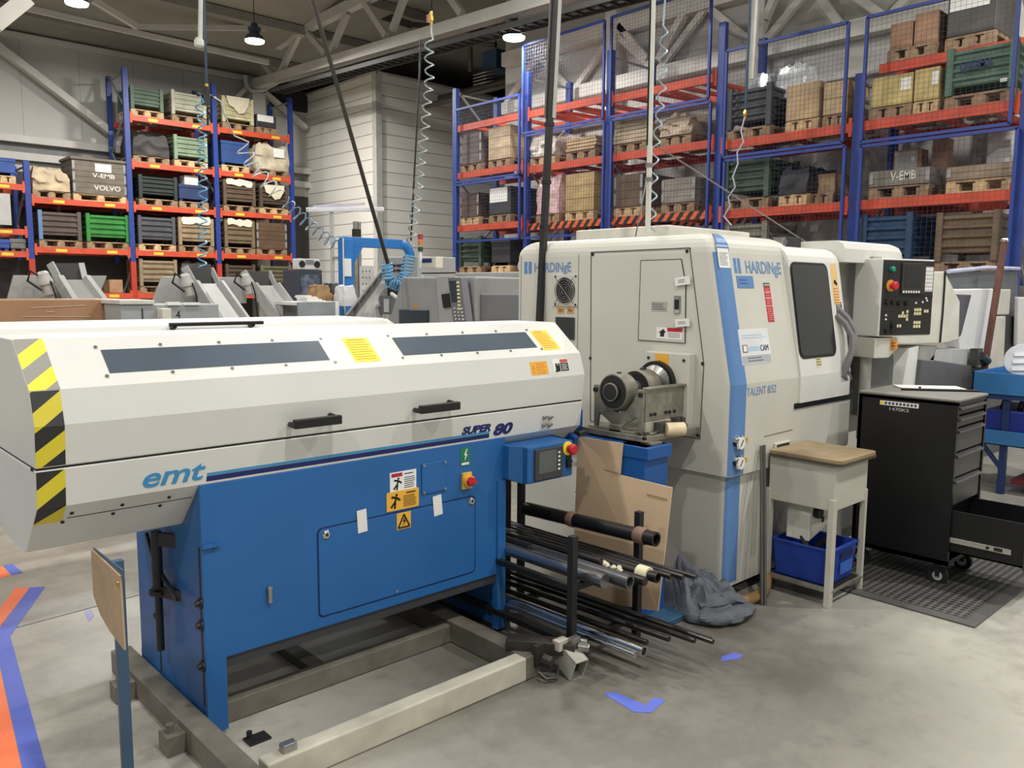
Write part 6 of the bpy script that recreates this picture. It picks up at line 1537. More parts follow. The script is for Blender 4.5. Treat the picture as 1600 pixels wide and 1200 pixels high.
# front guard running off to the right
FY2 = yB
fr = B(); fr.prism([(4.36, FY2 - .02, 0), (4.36, FY2 - .02, 1.55), (4.36, FY2 + .2, ztop), (4.36, FY2 + .3, 0)], [(6.2, FY2 - .02, 0), (6.2, FY2 - .02, 1.55), (6.2, FY2 + .2, ztop), (6.2, FY2 + .3, 0)])
fr.build('front_guard', L2D, l2, .004)
FYF = F((0, FY2 - .02, 0), X_, Z_)
B().poly(FYF, [(5.05, 1.0), (5.62, 1.0), (5.62, 1.30), (5.35, 1.52), (5.05, 1.30)], 0, .012).build('guard_panel', M('guard_panel_grey', (98, 100, 102), .5), l2, .003)
B().plate(FYF, 5.33, 5.37, 1.36, 1.46, .012, .03).build('guard_handle', BLACK, l2)
B().box(4.9, 6.4, FY2 + .05, yA, ztop, ztop + .05).build('roof_edge', M('lathe_pale_grey', (164, 164, 162)), l2, .01)
q = B(); q.cyl((5.15, FY2 + .25, 1.80), (5.9, FY2 + .25, 1.80), .075, n=18); q.build('orange_duct', M('orange_duct', (232, 140, 84), .5), l2)
B().lathe((5.15, FY2 + .25, 1.80), -X_, [(0, .08), (.03, .08), (.09, .06), (.10, .03)], 18).build('duct_end', LGREY, l2)
# tower lamp and display box on the lathe roof
tp = (4.6, 6.204, 1.777)
q = B(); q.cyl((4.6, tp[1], ztop - .02), (4.6, tp[1], (4.6, 6.203, 1.929)[2]), .014); q.box(4.58, 4.62, tp[1] - .022, tp[1] + .022, ztop - .02, ztop + .1); q.build('tower_stem', WHITE, l2)
for (pa, pb_), mt_, nm in ((((4.6, 6.203, 1.935), (4.6, 6.202, 1.976)), M('dim_green_lens', (58, 76, 70), .3), 'green_lens'), (((4.6, 6.202, 1.993), (4.6, 6.202, 2.034)), M('orange_lens', (214, 124, 66), .3), 'orange_lens'), (((4.6, 6.202, 2.046), (4.6, 6.201, 2.092)), M('red_lens', (170, 66, 56), .3), 'red_lens')):
    B().cyl(pa, pb_, .024, n=14).build(nm, mt_, l2)
dbp = (4.6, 6.155, 1.782); dbq = (4.6, 5.943, 1.882)
db = B().box(4.58, 4.66, dbq[1], dbp[1], dbp[2], dbq[2]).build('display_box', M('cream_box', (214, 208, 188), .5), l2, .004)
B().box(4.574, 4.581, dbq[1] + (dbp[1] - dbq[1]) * .3, dbp[1] - (dbp[1] - dbq[1]) * .05, dbq[2] - .05, dbq[2] - .015).build('display', NAVY, db)
# electrical box behind it
vbp = (5.0, 7.319, 1.8); vbq = (5.0, 6.796, 1.921)
vb = B().box(5.0, 5.5, vbq[1], vbp[1], 1.2, vbq[2]).build('rear_cabinet', M('lathe_pale_grey', (164, 164, 162)), l2, .01)
q = B()
for i in range(4): q.box(4.985, 5.0, vbp[1] - .28 + (i % 2) * .14, vbp[1] - .17 + (i % 2) * .14, vbq[2] - .10 - (i // 2) * .05, vbq[2] - .08 - (i // 2) * .05)
each(q, 'vent', DARK, vb)
# chuck gear at its loading end
gear = B(); gp = Vector((4.6, 6.773, 1.442))
gear.box(gp.x, gp.x + .2, gp.y - .10, gp.y + .12, gp.z - .1, gp.z + .08); gear.build('actuator_body', M('grey_actuator', (104, 106, 108), .45), l2, .006)
q = B(); q.cyl((gp.x + .1, gp.y, gp.z + .08), (gp.x + .1, gp.y, gp.z + .2), .07); q.cyl((gp.x + .1, gp.y, gp.z + .2), (gp.x + .1, gp.y, gp.z + .23), .09); q.build('actuator_head', BLACK, l2)
q = B(); q.box(gp.x - .012, gp.x, gp.y - .06, gp.y + .02, gp.z - .08, gp.z + .05); q.build('actuator_plate', LGREY, l2)
q = B(); q.tube([gp + Vector((0, .1, .0)), gp + Vector((-.05, .22, -.05)), gp + Vector((0, .3, -.2)), gp + Vector((.02, .2, -.35))], .03, 8); q.tube([gp + Vector((0, -.1, .1)), gp + Vector((-.02, -.25, .05)), gp + Vector((0, -.25, -.2))], .02, 8); q.build('hose', LGREY, l2)
# inclined conveyor beside it
cv = thing('conveyor', 'white slotted inclined conveyor leaning against the grey lathe', 'conveyor', (10.122, 16.028, 0.0))
YC = 6.9
fc_ = F((0, YC, 0), X_, Z_)
cva = [ (p[0], p[2]) for p in ((4.229, 6.9, 1.338), (4.645, 6.9, 1.787), (4.69, 6.9, 1.75), (4.277, 6.9, 1.288)) ]
B().poly(fc_, cva, -.02, .02).build('dark_channel', M('slotted_grey', (104, 102, 98), .5), cv)
cvb = [ (p[0], p[2]) for p in ((4.277, 6.9, 1.288), (4.69, 6.9, 1.75), (4.836, 6.9, 1.663), (4.585, 6.9, 1.218), (4.323, 6.9, 1.007), (4.252, 6.9, 1.041)) ]
B().poly(fc_, cvb, -.12, .0).build('frame', M('pale_conveyor', (206, 204, 198), .45), cv, .004)
q = B()
for i in range(5):
    t = .12 + i * .18; p0 = Vector((cva[0][0], YC - .021, cva[0][1])).lerp(Vector((cva[1][0], YC - .021, cva[1][1])), t); 
    q.bar(p0 + Vector((.02, 0, -.015)), p0 + Vector((.07, 0, .055)), .004, .02, Y_)
each(q, 'slot', BLACK, cv)
B().box(cvb[4][0] - .05, cvb[3][0], YC - .1, YC + .1, 0, cvb[4][1] + .05).build('stand', L2D, cv)

# ---------------------------------------------------------------- chip chutes and their machines
PALE = M('pale_sheet_steel', (176, 176, 172), .38, metal=.15, var=.05); DKS = M('dark_sheet_steel', (70, 70, 70), .5)
def chute(Yp, poly_panel, tl, tr, ml, mr, bl, br__, motor, lab):
    o = thing('chip_chute', lab, 'chute', (tl[0], Yp, 0))
    ff = F((0, Yp, 0), X_, Z_); P = lambda p: (p[0], p[2])
    if poly_panel: B().poly(F((0, Yp + .12, 0), X_, Z_), [P(p) for p in poly_panel], -.02, .02).build('side_panel', PALE, o, .003)
    q = B(); q.prism([Vector((p[0], Yp + dy, p[2])) for p, dy in ((bl, -.25), (br__, -.25), (mr, .0), (ml, .0))], [Vector((p[0], Yp + dy + .05, p[2] - .03)) for p, dy in ((bl, -.25), (br__, -.25), (mr, .0), (ml, .0))]); q.build('trough_floor', PALE, o)
    q = B(); q.prism([Vector((p[0], Yp + .05, p[2])) for p in (ml, mr, tr, tl)], [Vector((p[0], Yp + .07, p[2])) for p in (ml, mr, tr, tl)]); q.build('discharge_plate', DKS, o)
    q = B(); q.bar(Vector((bl[0], Yp - .25, bl[2])), Vector((ml[0], Yp, ml[2])), .05, .11); q.bar(Vector((ml[0], Yp, ml[2])), Vector((tl[0], Yp + .06, tl[2])), .02, .07); q.build('side_rail', PALE, o, .003)
    q = B(); q.bar(Vector((br__[0], Yp - .25, br__[2])), Vector((mr[0], Yp, mr[2])), .05, .11); q.bar(Vector((mr[0], Yp, mr[2])), Vector((tr[0], Yp + .06, tr[2])), .02, .05); q.build('side_rail', PALE, o, .003)
    q = B(); m0 = Vector(motor); q.lathe(m0 + Vector((-.03, -.05, .14)), (.28, 0, -1), [(0, .03), (.02, .05), (.06, .052), (.08, .062), (.11, .062), (.12, .052), (.2, .05), (.22, .03)], 14); q.build('motor', M('motor_pale_grey', (190, 186, 178), .4), o)
    q = B(); q.tube([m0 + Vector((-.05, -.06, .1)), m0 + Vector((-.12, -.08, .14)), m0 + Vector((-.14, -.06, .06)), m0 + Vector((-.04, -.08, -.02))], .012, 6); q.tube([m0 + Vector((.02, -.11, .06)), m0 + Vector((.05, -.12, -.06)), m0 + Vector((.08, -.1, -.3))], .008, 6); q.build('motor_cable', BLACK, o)
    q = B(); q.box(min(bl[0], br__[0]) - .02, max(bl[0], br__[0]) + .02, Yp - .3, Yp + .3, 0, min(bl[2], br__[2]) - .04); q.build('chip_tank', L2G, o)
    return o
chute(7.9, ((1.679, 8.02, 1.683), (2.416, 8.02, 1.689), (2.318, 8.02, 1.453), (1.614, 8.02, 1.457)), (1.948, 7.9, 1.79), (2.195, 7.9, 1.797), (1.995, 7.9, 1.649), (2.204, 7.9, 1.652), (2.053, 7.9, 1.412), (2.292, 7.9, 1.41), (1.871, 7.85, 1.577), 'steel chip chute with motor behind the long brown carton')
chute(7.7, ((2.839, 7.82, 1.689), (3.398, 7.82, 1.685), (3.294, 7.82, 1.426), (2.736, 7.82, 1.442)), (3.026, 7.7, 1.78), (3.28, 7.7, 1.773), (3.086, 7.7, 1.627), (3.319, 7.7, 1.629), (3.236, 7.7, 1.222), (3.503, 7.7, 1.215), (2.986, 7.65, 1.573), 'steel chip chute with motor under the spiral hose, middle of three')
chute(8.1, ((3.552, 8.22, 1.696), (3.84, 8.22, 1.7), (3.831, 8.22, 1.428), (3.665, 8.22, 1.429)), (3.786, 8.1, 1.757), (4.068, 8.1, 1.763), (3.858, 8.1, 1.614), (4.108, 8.1, 1.616), (4.066, 8.1, 1.172), (4.333, 8.1, 1.165), (3.75, 8.05, 1.588), 'rightmost of three steel chip chutes, left of the desk')
mb = thing('machine_base', 'grey machine housing marked 4 in front of the chip chutes', 'machine', (2.6, 6.9, 0))
m0 = (2.11, 6.7, 1.457); m1 = (2.887, 6.7, 1.44)
B().box(m0[0], m1[0], 6.7, 7.1, 0, m0[2]).build('housing', M('housing_grey', (158, 160, 160), .45, var=.05), mb, .01)
B().box(m0[0] - .01, (2.36, 6.7, 1.485)[0], 6.68, 7.15, m0[2], m0[2] + .035).build('top_plate', M('cream_edge', (206, 202, 190), .5), mb, .006)
FM = F((0, 6.7, 0), X_, Z_)
B().text(FM, (2.529, 6.7, 1.34)[0], (2.529, 6.7, 1.34)[2], .035, .065, '4', 0, .0, .003).build('lettering', INK, mb)
B().plate(FM, (2.265, 6.7, 1.425)[0], (2.274, 6.7, 1.425)[0], 1.0, (2.265, 6.7, 1.425)[2], 0, .004).build('panel_gap', INK, mb)
q = B(); a = (2.381, 6.6, 1.426); q.box(a[0], a[0] + .07, 6.58, 6.7, a[2] - .14, a[2]); q.build('socket_box', M('cream_box', (214, 208, 188)), mb, .006)
q = B(); a = (2.464, 6.69, 1.454); q.box(a[0], a[0] + .10, 6.68, 6.74, a[2] - .005, a[2] + .02); q.box(a[0] + .13, a[0] + .26, 6.68, 6.74, a[2] - .005, a[2] + .015); each(q, 'hinge', WHITE, mb)
bc = thing('long_carton', 'long brown carton wrapped in film behind the front feeder, at the left', 'carton', (1.1, 7.3, 0))
c0 = (2.263, 7.15, 1.494)
B().box(-1.6, c0[0], 7.15, 7.45, 0, c0[2]).build('box', M('brown_carton', (168, 128, 96), .35, var=.08, scale=4), bc, .012)
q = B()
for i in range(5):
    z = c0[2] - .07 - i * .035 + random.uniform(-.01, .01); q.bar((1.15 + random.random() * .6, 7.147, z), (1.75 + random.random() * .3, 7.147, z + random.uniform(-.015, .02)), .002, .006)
q.build('film_wrinkle', M('film_highlight', (206, 180, 152), .2), bc)  # film sheen put in as pale strips along the wrinkles
# desk with screen board, papers and bags
dk = thing('desk', 'grey fronted desk between the chip chutes and the white conveyor', 'desk', (4.4, 7.6, 0))
a = (4.047, 7.5, 1.452); b = (4.469, 7.5, 1.436); bz = a[2] - .0
B().box(a[0], b[0], 7.5, 7.53, .4, a[2] - .0).build('front_panel', M('bluish_grey_panel', (146, 152, 154), .45), dk, .004)
B().box(a[0] + .01, b[0] + .06, 7.53, 8.1, a[2] - .035, a[2]).build('top', WHITE, dk, .003)
B().box(b[0], b[0] + .045, 7.5, 7.56, 0, a[2]).build('post', WHITE, dk, .003)
B().box(a[0], a[0] + .04, 7.9, 8.0, 0, a[2] - .04).build('leg', LGREY, dk)
dz_ = a[2]
q = B(); a = (4.191, 7.62, 1.462); b = (4.427, 7.62, 1.461)
for i in range(5): q.box(a[0] + random.uniform(-.01, .02), b[0] - .04 * i + random.uniform(-.02, .01), 7.6, 7.82, dz_ + .002 + i * .013, dz_ + .014 + i * .013)
ps = q.build('paper_stack', PAPER, None); tag(ps, 'messy stack of white papers on the grey fronted desk', 'papers')
def sack_(name, x0, x1, y0, z0, z1, mat, lab, cat, seed):
    bm = bmesh.new(); from mathutils import noise
    bmesh.ops.create_cube(bm, size=1.0); bmesh.ops.subdivide_edges(bm, edges=bm.edges[:], cuts=7, use_grid_fill=True)
    for v in bm.verts:
        p = v.co * 2; t = (p.z + 1) / 2; k = 1 - .45 * max(0, t - .35); n_ = noise.noise((p.x * 2 + seed, p.y * 2, p.z * 2)) * .09
        v.co = Vector(((x0 + x1) / 2 + p.x * (x1 - x0) / 2 * k + n_ * (x1 - x0) * 1.4, y0 + .12 + p.y * .12 * k, z0 + max(0, t * (z1 - z0) + n_ * .25 * t)))
    for f_ in bm.faces: f_.smooth = True
    b = B(); b.bm.free(); b.bm = bm; return tag(b.build(name, mat), lab, cat)
a = (4.446, 7.85, 1.457); b = (4.634, 7.85, 1.621)
sack_('paper_bag', a[0], b[0], 7.83, dz_ + .005, b[2], M('brown_bag', (150, 118, 78), .7, var=.2, scale=9), 'crumpled brown bag on the grey fronted desk behind the papers', 'bag', 3)
a = (4.645, 7.9, 1.456); b = (4.727, 7.9, 1.642)
sack_('dark_bag', a[0], b[0] + .03, 7.86, dz_ + .005, b[2], M('dark_bag', (64, 64, 66), .6), 'dark bag right of the brown bag on the desk', 'bag', 8)
a = (4.65, 7.7, 1.418); b = (4.812, 7.7, 1.616)
sack_('white_bag', a[0], b[0], 7.62, (4.65, 7.7, 1.404)[2], b[2], M('white_plastic', (224, 224, 226), .35), 'white plastic bag hanging on the blue jib post', 'bag', 13)
# blue jib frame
BLJ = M('jib_blue', (46, 122, 196), .45, var=.05)
jb = thing('jib_frame', 'bright blue tubular jib frame rising behind the grey lathe', 'jib', (5.016, 8.2, 0.79))
jl = (5.032, 8.2, 2.113); jr = (5.788, 8.2, 2.116)
B().bar((jl[0], 8.2, 0), (jl[0], 8.2, jl[2] + .03), .15, .12, X_).build('post', BLJ, jb, .01)
B().bar((jl[0] - .06, 8.2, jl[2]), (jr[0], 8.2, jr[2]), .1, .11).build('arm', BLJ, jb, .01)
q = B(); q.tube([(jr[0] - .03, 8.2, jr[2])] + [Vector((jr[0] + .14 * math.sin(t), 8.2, jr[2] - .14 + .14 * math.cos(t))) for t in (.4, .8, 1.2, 1.57)] + [(jr[0] + .14, 8.2, jr[2] - .24)], .055, 10); q.build('arm_elbow', BLJ, jb)
B().prism([(jl[0] + .07, 8.15, jl[2] - .05), (jl[0] + .2, 8.15, jl[2] - .05), (jl[0] + .07, 8.15, jl[2] - .25)], [(jl[0] + .07, 8.25, jl[2] - .05), (jl[0] + .2, 8.25, jl[2] - .05), (jl[0] + .07, 8.25, jl[2] - .25)]).build('gusset', BLJ, jb)
a = (4.953, 8.12, 1.823); B().box(a[0], a[0] + .09, 8.10, 8.14, a[2] - .1, a[2] + .1).build('hanging_tag', WHITE, jb, .004)
q = B(); a = (4.939, 8.1, 2.148); q.tube([a, (a[0], 8.1, a[2] - .7), (a[0] + .03, 8.1, a[2] - 1.0)], .008, 6); q.build('cord', WHITE, jb)
# workstation frame with a long light, peg panel
ws_ = thing('workstation_frame', 'aluminium workstation frame with long white light bar before the white room', 'frame', (5.863, 9.6, 0.652))
a = (5.335, 9.6, 2.58); b = (6.484, 9.6, 2.667)
B().bar((a[0], 9.6, a[2]), (b[0], 9.6, b[2]), .08, .055).build('light_bar', M('white_tube', (232, 232, 236), .4), ws_, .01)
B().bar((a[0] + .1, 9.6, a[2] + .05), (b[0] - .3, 9.6, b[2] + .05), .05, .03).build('light_reflector', M('lilac_white', (206, 204, 222), .4), ws_)
p_ = (5.699, 9.62, 2.59); B().box(p_[0] - .02, p_[0] + .02, 9.6, 9.64, 0, p_[2]).build('upright', LGREY, ws_)
for px_ in ((5.802, 9.2, 2.49)[0], (5.859, 9.2, 2.493)[0]): B().box(px_ - .02, px_ + .02, 9.2, 9.24, 0, (5.82, 9.2, 2.442)[2]).build('upright', ALU, ws_)
B().box((5.802, 9.2, 2.49)[0] - .03, (5.869, 9.2, 2.494)[0], 9.19, 9.25, (5.815, 9.2, 2.126)[2] + .02, (5.819, 9.2, 2.345)[2]).build('warning_sleeve', stripes('warning_sleeve', (40, 40, 38), (120, 110, 60), .2, (0, 0, 1)), ws_)
B().bar((p_[0], 9.62, (5.675, 9.6, 1.984)[2]), ((5.793, 9.2, 1.979)[0], 9.22, (5.675, 9.6, 1.984)[2]), .03, .03).build('cross_rail', ALU, ws_)
pgp = (5.732, 9.0, 1.877); pgq = (5.887, 9.0, 1.433)
pg = B().box(pgp[0], pgq[0] + .05, 9.0, 9.02, pgq[2] - .5, pgp[2]).build('peg_panel', M('peg_panel', (206, 206, 198), .5), ws_)
q = B()
for i in range(3):
    for j in range(7): q.box(pgp[0] + .03 + i * .05, pgp[0] + .04 + i * .05, 8.997, 9.0, pgp[2] - .08 - j * .08, pgp[2] - .06 - j * .08)
each(q, 'peg_hole', DARK, pg)
# glass fronted cabinet with radio at the foot of the racks
gc = thing('glass_cabinet', 'dark cabinet with glass front beside the foot of the left rack', 'cabinet', (9.242, 16.714, 0.0))
a = (6.789, 12.6, 1.894); b = (7.258, 12.6, 1.904)
B().box(a[0], b[0], 12.6, 13.1, 0, a[2]).build('carcass', M('cabinet_charcoal', (58, 62, 74), .5), gc, .006)
B().box(a[0] + .06, b[0] - .06, 12.585, 12.6, .3, a[2] - .08).build('glass_door', M('cabinet_glass', (96, 104, 120), .15, var=.5, scale=9), gc)
a2 = (6.843, 12.7, 1.918); b2 = (7.233, 12.7, 2.078)
rd = thing('radio', 'pale grey radio on top of the dark glass fronted cabinet', 'radio', (a2[0], 12.7, a[2]))
B().box(a2[0], b2[0], 12.62, 12.85, a[2] + .003, b2[2]).build('case', M('radio_grey', (196, 196, 192), .45), rd, .01)
for fx in (.14, .86):
    x = a2[0] + (b2[0] - a2[0]) * fx; B().lathe((x, 12.62, (a[2] + b2[2]) / 2), -Y_, [(0, .06), (.01, .055)], 14).build('speaker', DARK, rd)
B().box(a2[0] + .12, b2[0] - .12, 12.61, 12.62, (a[2] + b2[2]) / 2, b2[2] - .02).build('dial', M('radio_dial', (120, 124, 126), .4), rd)

# ---------------------------------------------------------------- air drops, poles and hoses from the roof
def drop(Yp, label, top, bot, r, mat, cat='pipe', name='air_pipe', zt=None, n=10):
    a = Vector(top); b = Vector(bot)
    if zt: a = b + (a - b) * ((zt - b.z) / (a.z - b.z))
    o = B().tube([b, a], r, n).build(name, mat); return tag(o, label, cat)
# left drop
P1 = (3.561, 8.4, 4.438); P2 = (3.522, 8.4, 4.062)
ld = thing('air_drop', 'white conduit with thin blue air pipe hanging before the left rack', 'air drop', P2)
zr = roof_z(8.4)
B().tube([P2, (P1[0] + (P1[0] - P2[0]) * 4, 8.4, zr)], .022, 10).build('conduit', M('white_conduit', (214, 212, 204), .45), ld)
B().lathe((3.499, 8.38, 4.029), -Z_, [(-.03, .03), (0, .05), (.05, .05), (.06, .03)], 8).build('socket', M('white_conduit', (214, 212, 204)), ld)
b_p = (3.578, 8.42, 3.605); t_p = (3.596, 8.42, 4.451)
B().tube([b_p, (t_p[0], 8.42, zr)], .013, 8).build('air_pipe', M('blue_air_pipe', (86, 110, 134), .4), ld)
q = B(); bv = Vector(b_p); q.cyl(bv, bv + Vector((0, 0, -.09)), .03); q.box(bv.x - .05, bv.x + .02, 8.39, 8.45, bv.z - .18, bv.z - .08); q.cyl(bv + Vector((-.1, 0, -.09)), bv + Vector((.06, 0, -.09)), .018); q.build('regulator', BLACK, ld)
q = B(); q.cyl(bv + Vector((0, 0, .03)), bv + Vector((0, 0, -.02)), .02); q.build('brass_valve', M('brass', (196, 160, 80)), ld)
o = B().tube([bv + Vector((-.08, -.02, -.1))] + coil_path([(3.492, 8.4, 3.438), (3.509, 8.4, 3.19), (3.486, 8.4, 2.363), (3.437, 8.4, 1.401)], .042, 19), .008, 6).build('spiral_hose', HOSEB); tag(o, 'long pale blue spiral hose hanging before the left rack to the middle chute', 'air hose', None)
o = B().tube([bv + Vector((.02, .02, -.06)), (3.756, 8.5, 3.507), (3.831, 8.6, 3.404), (4.119, 9.0, 3.269)] + coil_path([(4.206, 9.0, 3.182), (4.291, 9.0, 3.01), (4.455, 9.0, 2.827), (4.641, 9.0, 2.655)], .085, 5), .008, 6).build('spiral_hose', M('white_hose', (206, 214, 214), .4)); tag(o, 'white hose looping in wide coils across the right bay of the left rack', 'air hose')
o = B().tube(coil_path([(4.704, 9.0, 2.601), (4.915, 9.0, 2.423), (5.167, 9.0, 2.24), (5.395, 9.0, 2.111)], .075, 9), .008, 6).build('spiral_hose', M('slate_blue_hose', (112, 132, 156), .4)); tag(o, 'slack slate blue spiral hose running down to the blue jib post', 'air hose')
# centre drop
cf = thing('air_drop', 'brass air fitting and straight hose hanging at the top centre', 'air drop', (5.016, 6.6, 4.168))
t0 = Vector((5.04, 6.6, 4.185))
B().tube([t0, ((5.056, 6.6, 4.354)[0], 6.6, roof_z(6.6))], .008, 6).build('supply_hose', DARK, cf)
B().lathe(t0 + Vector((0, 0, .06)), -Z_, [(0, .012), (.02, .018), (.05, .018), (.052, .024), (.09, .024), (.092, .014), (.13, .012)], 10).build('brass_fitting', M('brass', (196, 160, 80)), cf)
B().bar(t0 + Vector((-.04, 0, .02)), t0 + Vector((-.04, 0, -.05)), .03, .02).build('valve_lever', M('pale_red', (170, 110, 96), .5), cf)
o = B().tube([t0 + Vector((0, 0, -.07)), (5.039, 6.6, 4.055)] + coil_path([(5.008, 6.6, 3.978), (5.014, 6.6, 3.633), (4.957, 6.6, 3.144), (4.876, 6.6, 2.589), (4.772, 6.6, 2.001)], .042, 17), .008, 6).build('spiral_hose', M('grey_green_hose', (160, 172, 166), .4)); tag(o, 'long grey green spiral hose hanging in front of the white room corner', 'air hose')
o = B().tube([(5.057, 6.8, 4.029), (5.047, 6.8, 3.736), (4.987, 6.8, 2.927), (4.925, 6.8, 2.071)], .010, 6).build('power_cable', BLACK); tag(o, 'thin black cable hanging beside the grey green spiral hose', 'cable')
a = Vector((3.355, 5.9, 3.82)); b = Vector((4.031, 5.9, 1.804)); top = b + (a - b) * ((8.3 - b.z) / (a.z - b.z))
o = B().tube([top, b], .017, 8).build('hanging_pole', M('dark_pole', (72, 68, 62), .4)); tag(o, 'thin dark slanting pole hanging from the roof to the blue coiled hose', 'pole')
o = B().tube(coil_path([(4.222, 6.2, 1.814), (4.241, 6.2, 1.655), (4.345, 6.2, 1.622), (4.43, 6.2, 1.716), (4.475, 6.2, 1.902)], .05, 19, 10), .008, 6).build('spiral_hose', M('bright_blue_hose', (96, 156, 196), .35)); tag(o, 'tight bright blue coiled hose sagging in a loop over the grey lathe', 'air hose')
# black pole in front of the big lathe
a = Vector((3.628, 3.55, 3.292)); b = Vector((3.524, 3.55, 1.405))
top = b + (a - b) * ((8.6 - b.z) / (a.z - b.z)); bot = b + (a - b) * ((1.0 - b.z) / (a.z - b.z))
bp = thing('cable_pole', 'black square pole with pale edge strip rising past the lathe end to the roof', 'pole', bot)
B().bar(bot, top, .036, .036, X_).build('pole', M('black_pole', (34, 32, 30), .45), bp, .004)
s0 = a + (b - a) * .36
rt = Vector((.735, -.678, 0))
B().bar(s0 + rt * .023, top + rt * .023, .010, .03, X_).build('edge_strip', M('pale_strip', (176, 174, 166), .4), bp)
B().bar(s0 - rt * .022, top - rt * .022, .006, .03, X_).build('edge_strip', M('grey_strip', (120, 118, 110), .4), bp)
q = B()
for t in (.38, .56, .70): 
    p = a + (b - a) * t; q.bar(p - Vector((0, 0, .012)), p + Vector((0, 0, .012)), .042, .042, X_)
each(q, 'cable_tie', BLACK, bp)
# grey air pipe on the lathe roof
a = Vector((3.848, 3.0, 3.212)); b = Vector((3.851, 3.0, 1.933))
gp_ = thing('air_drop', 'pale grey air pipe with coiled hose standing on the lathe roof', 'air drop', b)
m_ = a + (b - a) * .62; top = b + (a - b) * ((8.6 - b.z) / (a.z - b.z))
B().tube([b, m_], .016, 10).build('lower_pipe', M('pale_pipe', (206, 204, 192), .4), gp_)
B().tube([m_, top], .014, 10).build('upper_pipe', M('pale_pipe', (206, 204, 192)), gp_)
B().tube([m_ + rt * -.014, top + rt * -.014], .007, 6).build('side_cable', DARK, gp_)
q = B(); q.cyl(m_ + Vector((0, 0, -.12)), m_ + Vector((0, 0, -.10)), .022); q.cyl(m_ + Vector((0, 0, -.2)), m_ + Vector((0, 0, -.18)), .022); each(q, 'pipe_clip', STEEL, gp_)
o = B().tube([(4.017, 3.05, 3.578), (4.024, 3.05, 3.293), (4.008, 3.05, 3.119)] + coil_path([(4.016, 3.05, 3.085), (4.023, 3.05, 2.8), (3.967, 3.05, 2.41), (3.951, 3.05, 1.941)], .022, 11), .005, 6).build('spiral_hose', M('pale_blue_grey_hose', (150, 170, 180), .4)); tag(o, 'pale blue spiral hose wound round the grey air pipe on the lathe', 'air hose')
o = B().tube([(3.913, 3.0, 2.424), (5.86, 2.99, 1.91)], .005, 6).build('stay_wire', M('stay_wire', (110, 108, 100), .4)); tag(o, 'thin stay wire slanting from the grey air pipe to the lathe canopy', 'wire')
o = B().tube([(3.827, 3.0, 2.221), (3.74, 3.0, 1.90)], .004, 6).build('stay_wire', M('stay_wire', (110, 108, 100))); tag(o, 'short stay wire left of the grey air pipe on the lathe roof', 'wire')
# right drop in front of the mesh panels
a = Vector((9.3, 5.677, 5.118)); b = Vector((9.3, 5.705, 4.189)); top = b + (a - b) * ((8.7 - b.z) / (a.z - b.z))
rd_ = thing('air_drop', 'white pipe with slim blue air pipe before the dark grey crate, fourth bay', 'air drop', b)
B().bar(b, top, .075, .05, X_).build('conduit', M('white_conduit', (214, 212, 204)), rd_)
a = Vector((9.25, 5.735, 5.12)); b = Vector((9.25, 5.738, 3.819)); top = b + (a - b) * ((8.7 - b.z) / (a.z - b.z))
B().tube([b, top], .016, 8).build('air_pipe', M('blue_air_pipe', (86, 110, 134)), rd_)
B().lathe(b, -Z_, [(0, .02), (.02, .026), (.10, .026), (.12, .012)], 8).build('brass_fitting', M('brass', (196, 160, 80)), rd_)
pts = [(9.2, 5.712, 3.731)]
o = B().tube([(9.2, 5.712, 3.731), (9.2, 5.758, 3.561), (9.2, 5.716, 3.424), (9.2, 5.801, 3.31), (9.2, 5.786, 3.169), (9.2, 5.852, 3.018), (9.2, 5.81, 2.889), (9.2, 5.906, 2.77), (9.2, 5.874, 2.657), (9.2, 5.961, 2.535), (9.2, 5.845, 2.417)], .010, 6).build('air_hose', M('pale_grey_hose', (176, 180, 190), .4)); tag(o, 'wavy pale hose hanging over the mossy green crate', 'air hose')

# ---------------------------------------------------------------- machine beyond the tool cabinet
m3 = thing('lathe', 'white lathe with angular cream hood beyond the black tool cabinet', 'lathe', (8.0, 2.9, 0))
WP = M('white_machine_paint', (228, 228, 224), .4, var=.03); C3 = M('cream_hood', (218, 214, 200), .42)
Y3 = 2.5
def p3(parent, pts, mat, name, y, thick, bev=0.0): return B().poly(F((0, y, 0), X_, Z_), [(p[0], p[2]) for p in pts], -thick, 0).build(name, mat, parent, bev)  # outlines from image pixels, projected through the camera onto each part's own depth plane
p3(m3, ((6.301, 2.4, 1.743), (6.745, 2.4, 1.756), (7.112, 2.4, 1.525), (7.142, 2.4, 1.222), (6.871, 2.4, 1.202), (5.874, 2.4, 1.232), (5.863, 2.4, 1.313), (6.374, 2.4, 1.298)), C3, 'hood', 2.4, 0.2, .006)
B().tube([(6.735, 2.392, 1.756), (6.741, 2.392, 1.654), (6.741, 2.392, 1.434), (6.728, 2.392, 1.213)], .007, 6).build('hood_cable', BLACK, m3)
p3(m3, ((7.044, 2.44, 1.621), (8.01, 2.44, 1.632), (7.969, 2.44, 0.908), (7.646, 2.44, 0.928), (7.591, 2.44, 1.123), (7.306, 2.44, 1.135)), WP, 'sliding_door', 2.44, 0.12, .01)
p3(m3, ((7.106, 2.435, 1.581), (7.454, 2.435, 1.576), (7.284, 2.435, 1.247), (7.228, 2.435, 1.238)), M('dark_window', (62, 64, 80), .2), 'door_window', 2.432, .008)
p3(m3, ((8.225, 2.5, 1.627), (8.706, 2.5, 1.629), (8.708, 2.5, 1.39), (8.207, 2.5, 1.398)), M('cream_box2', (206, 202, 190), .5), 'upper_box', 2.5, 0.05, .01)
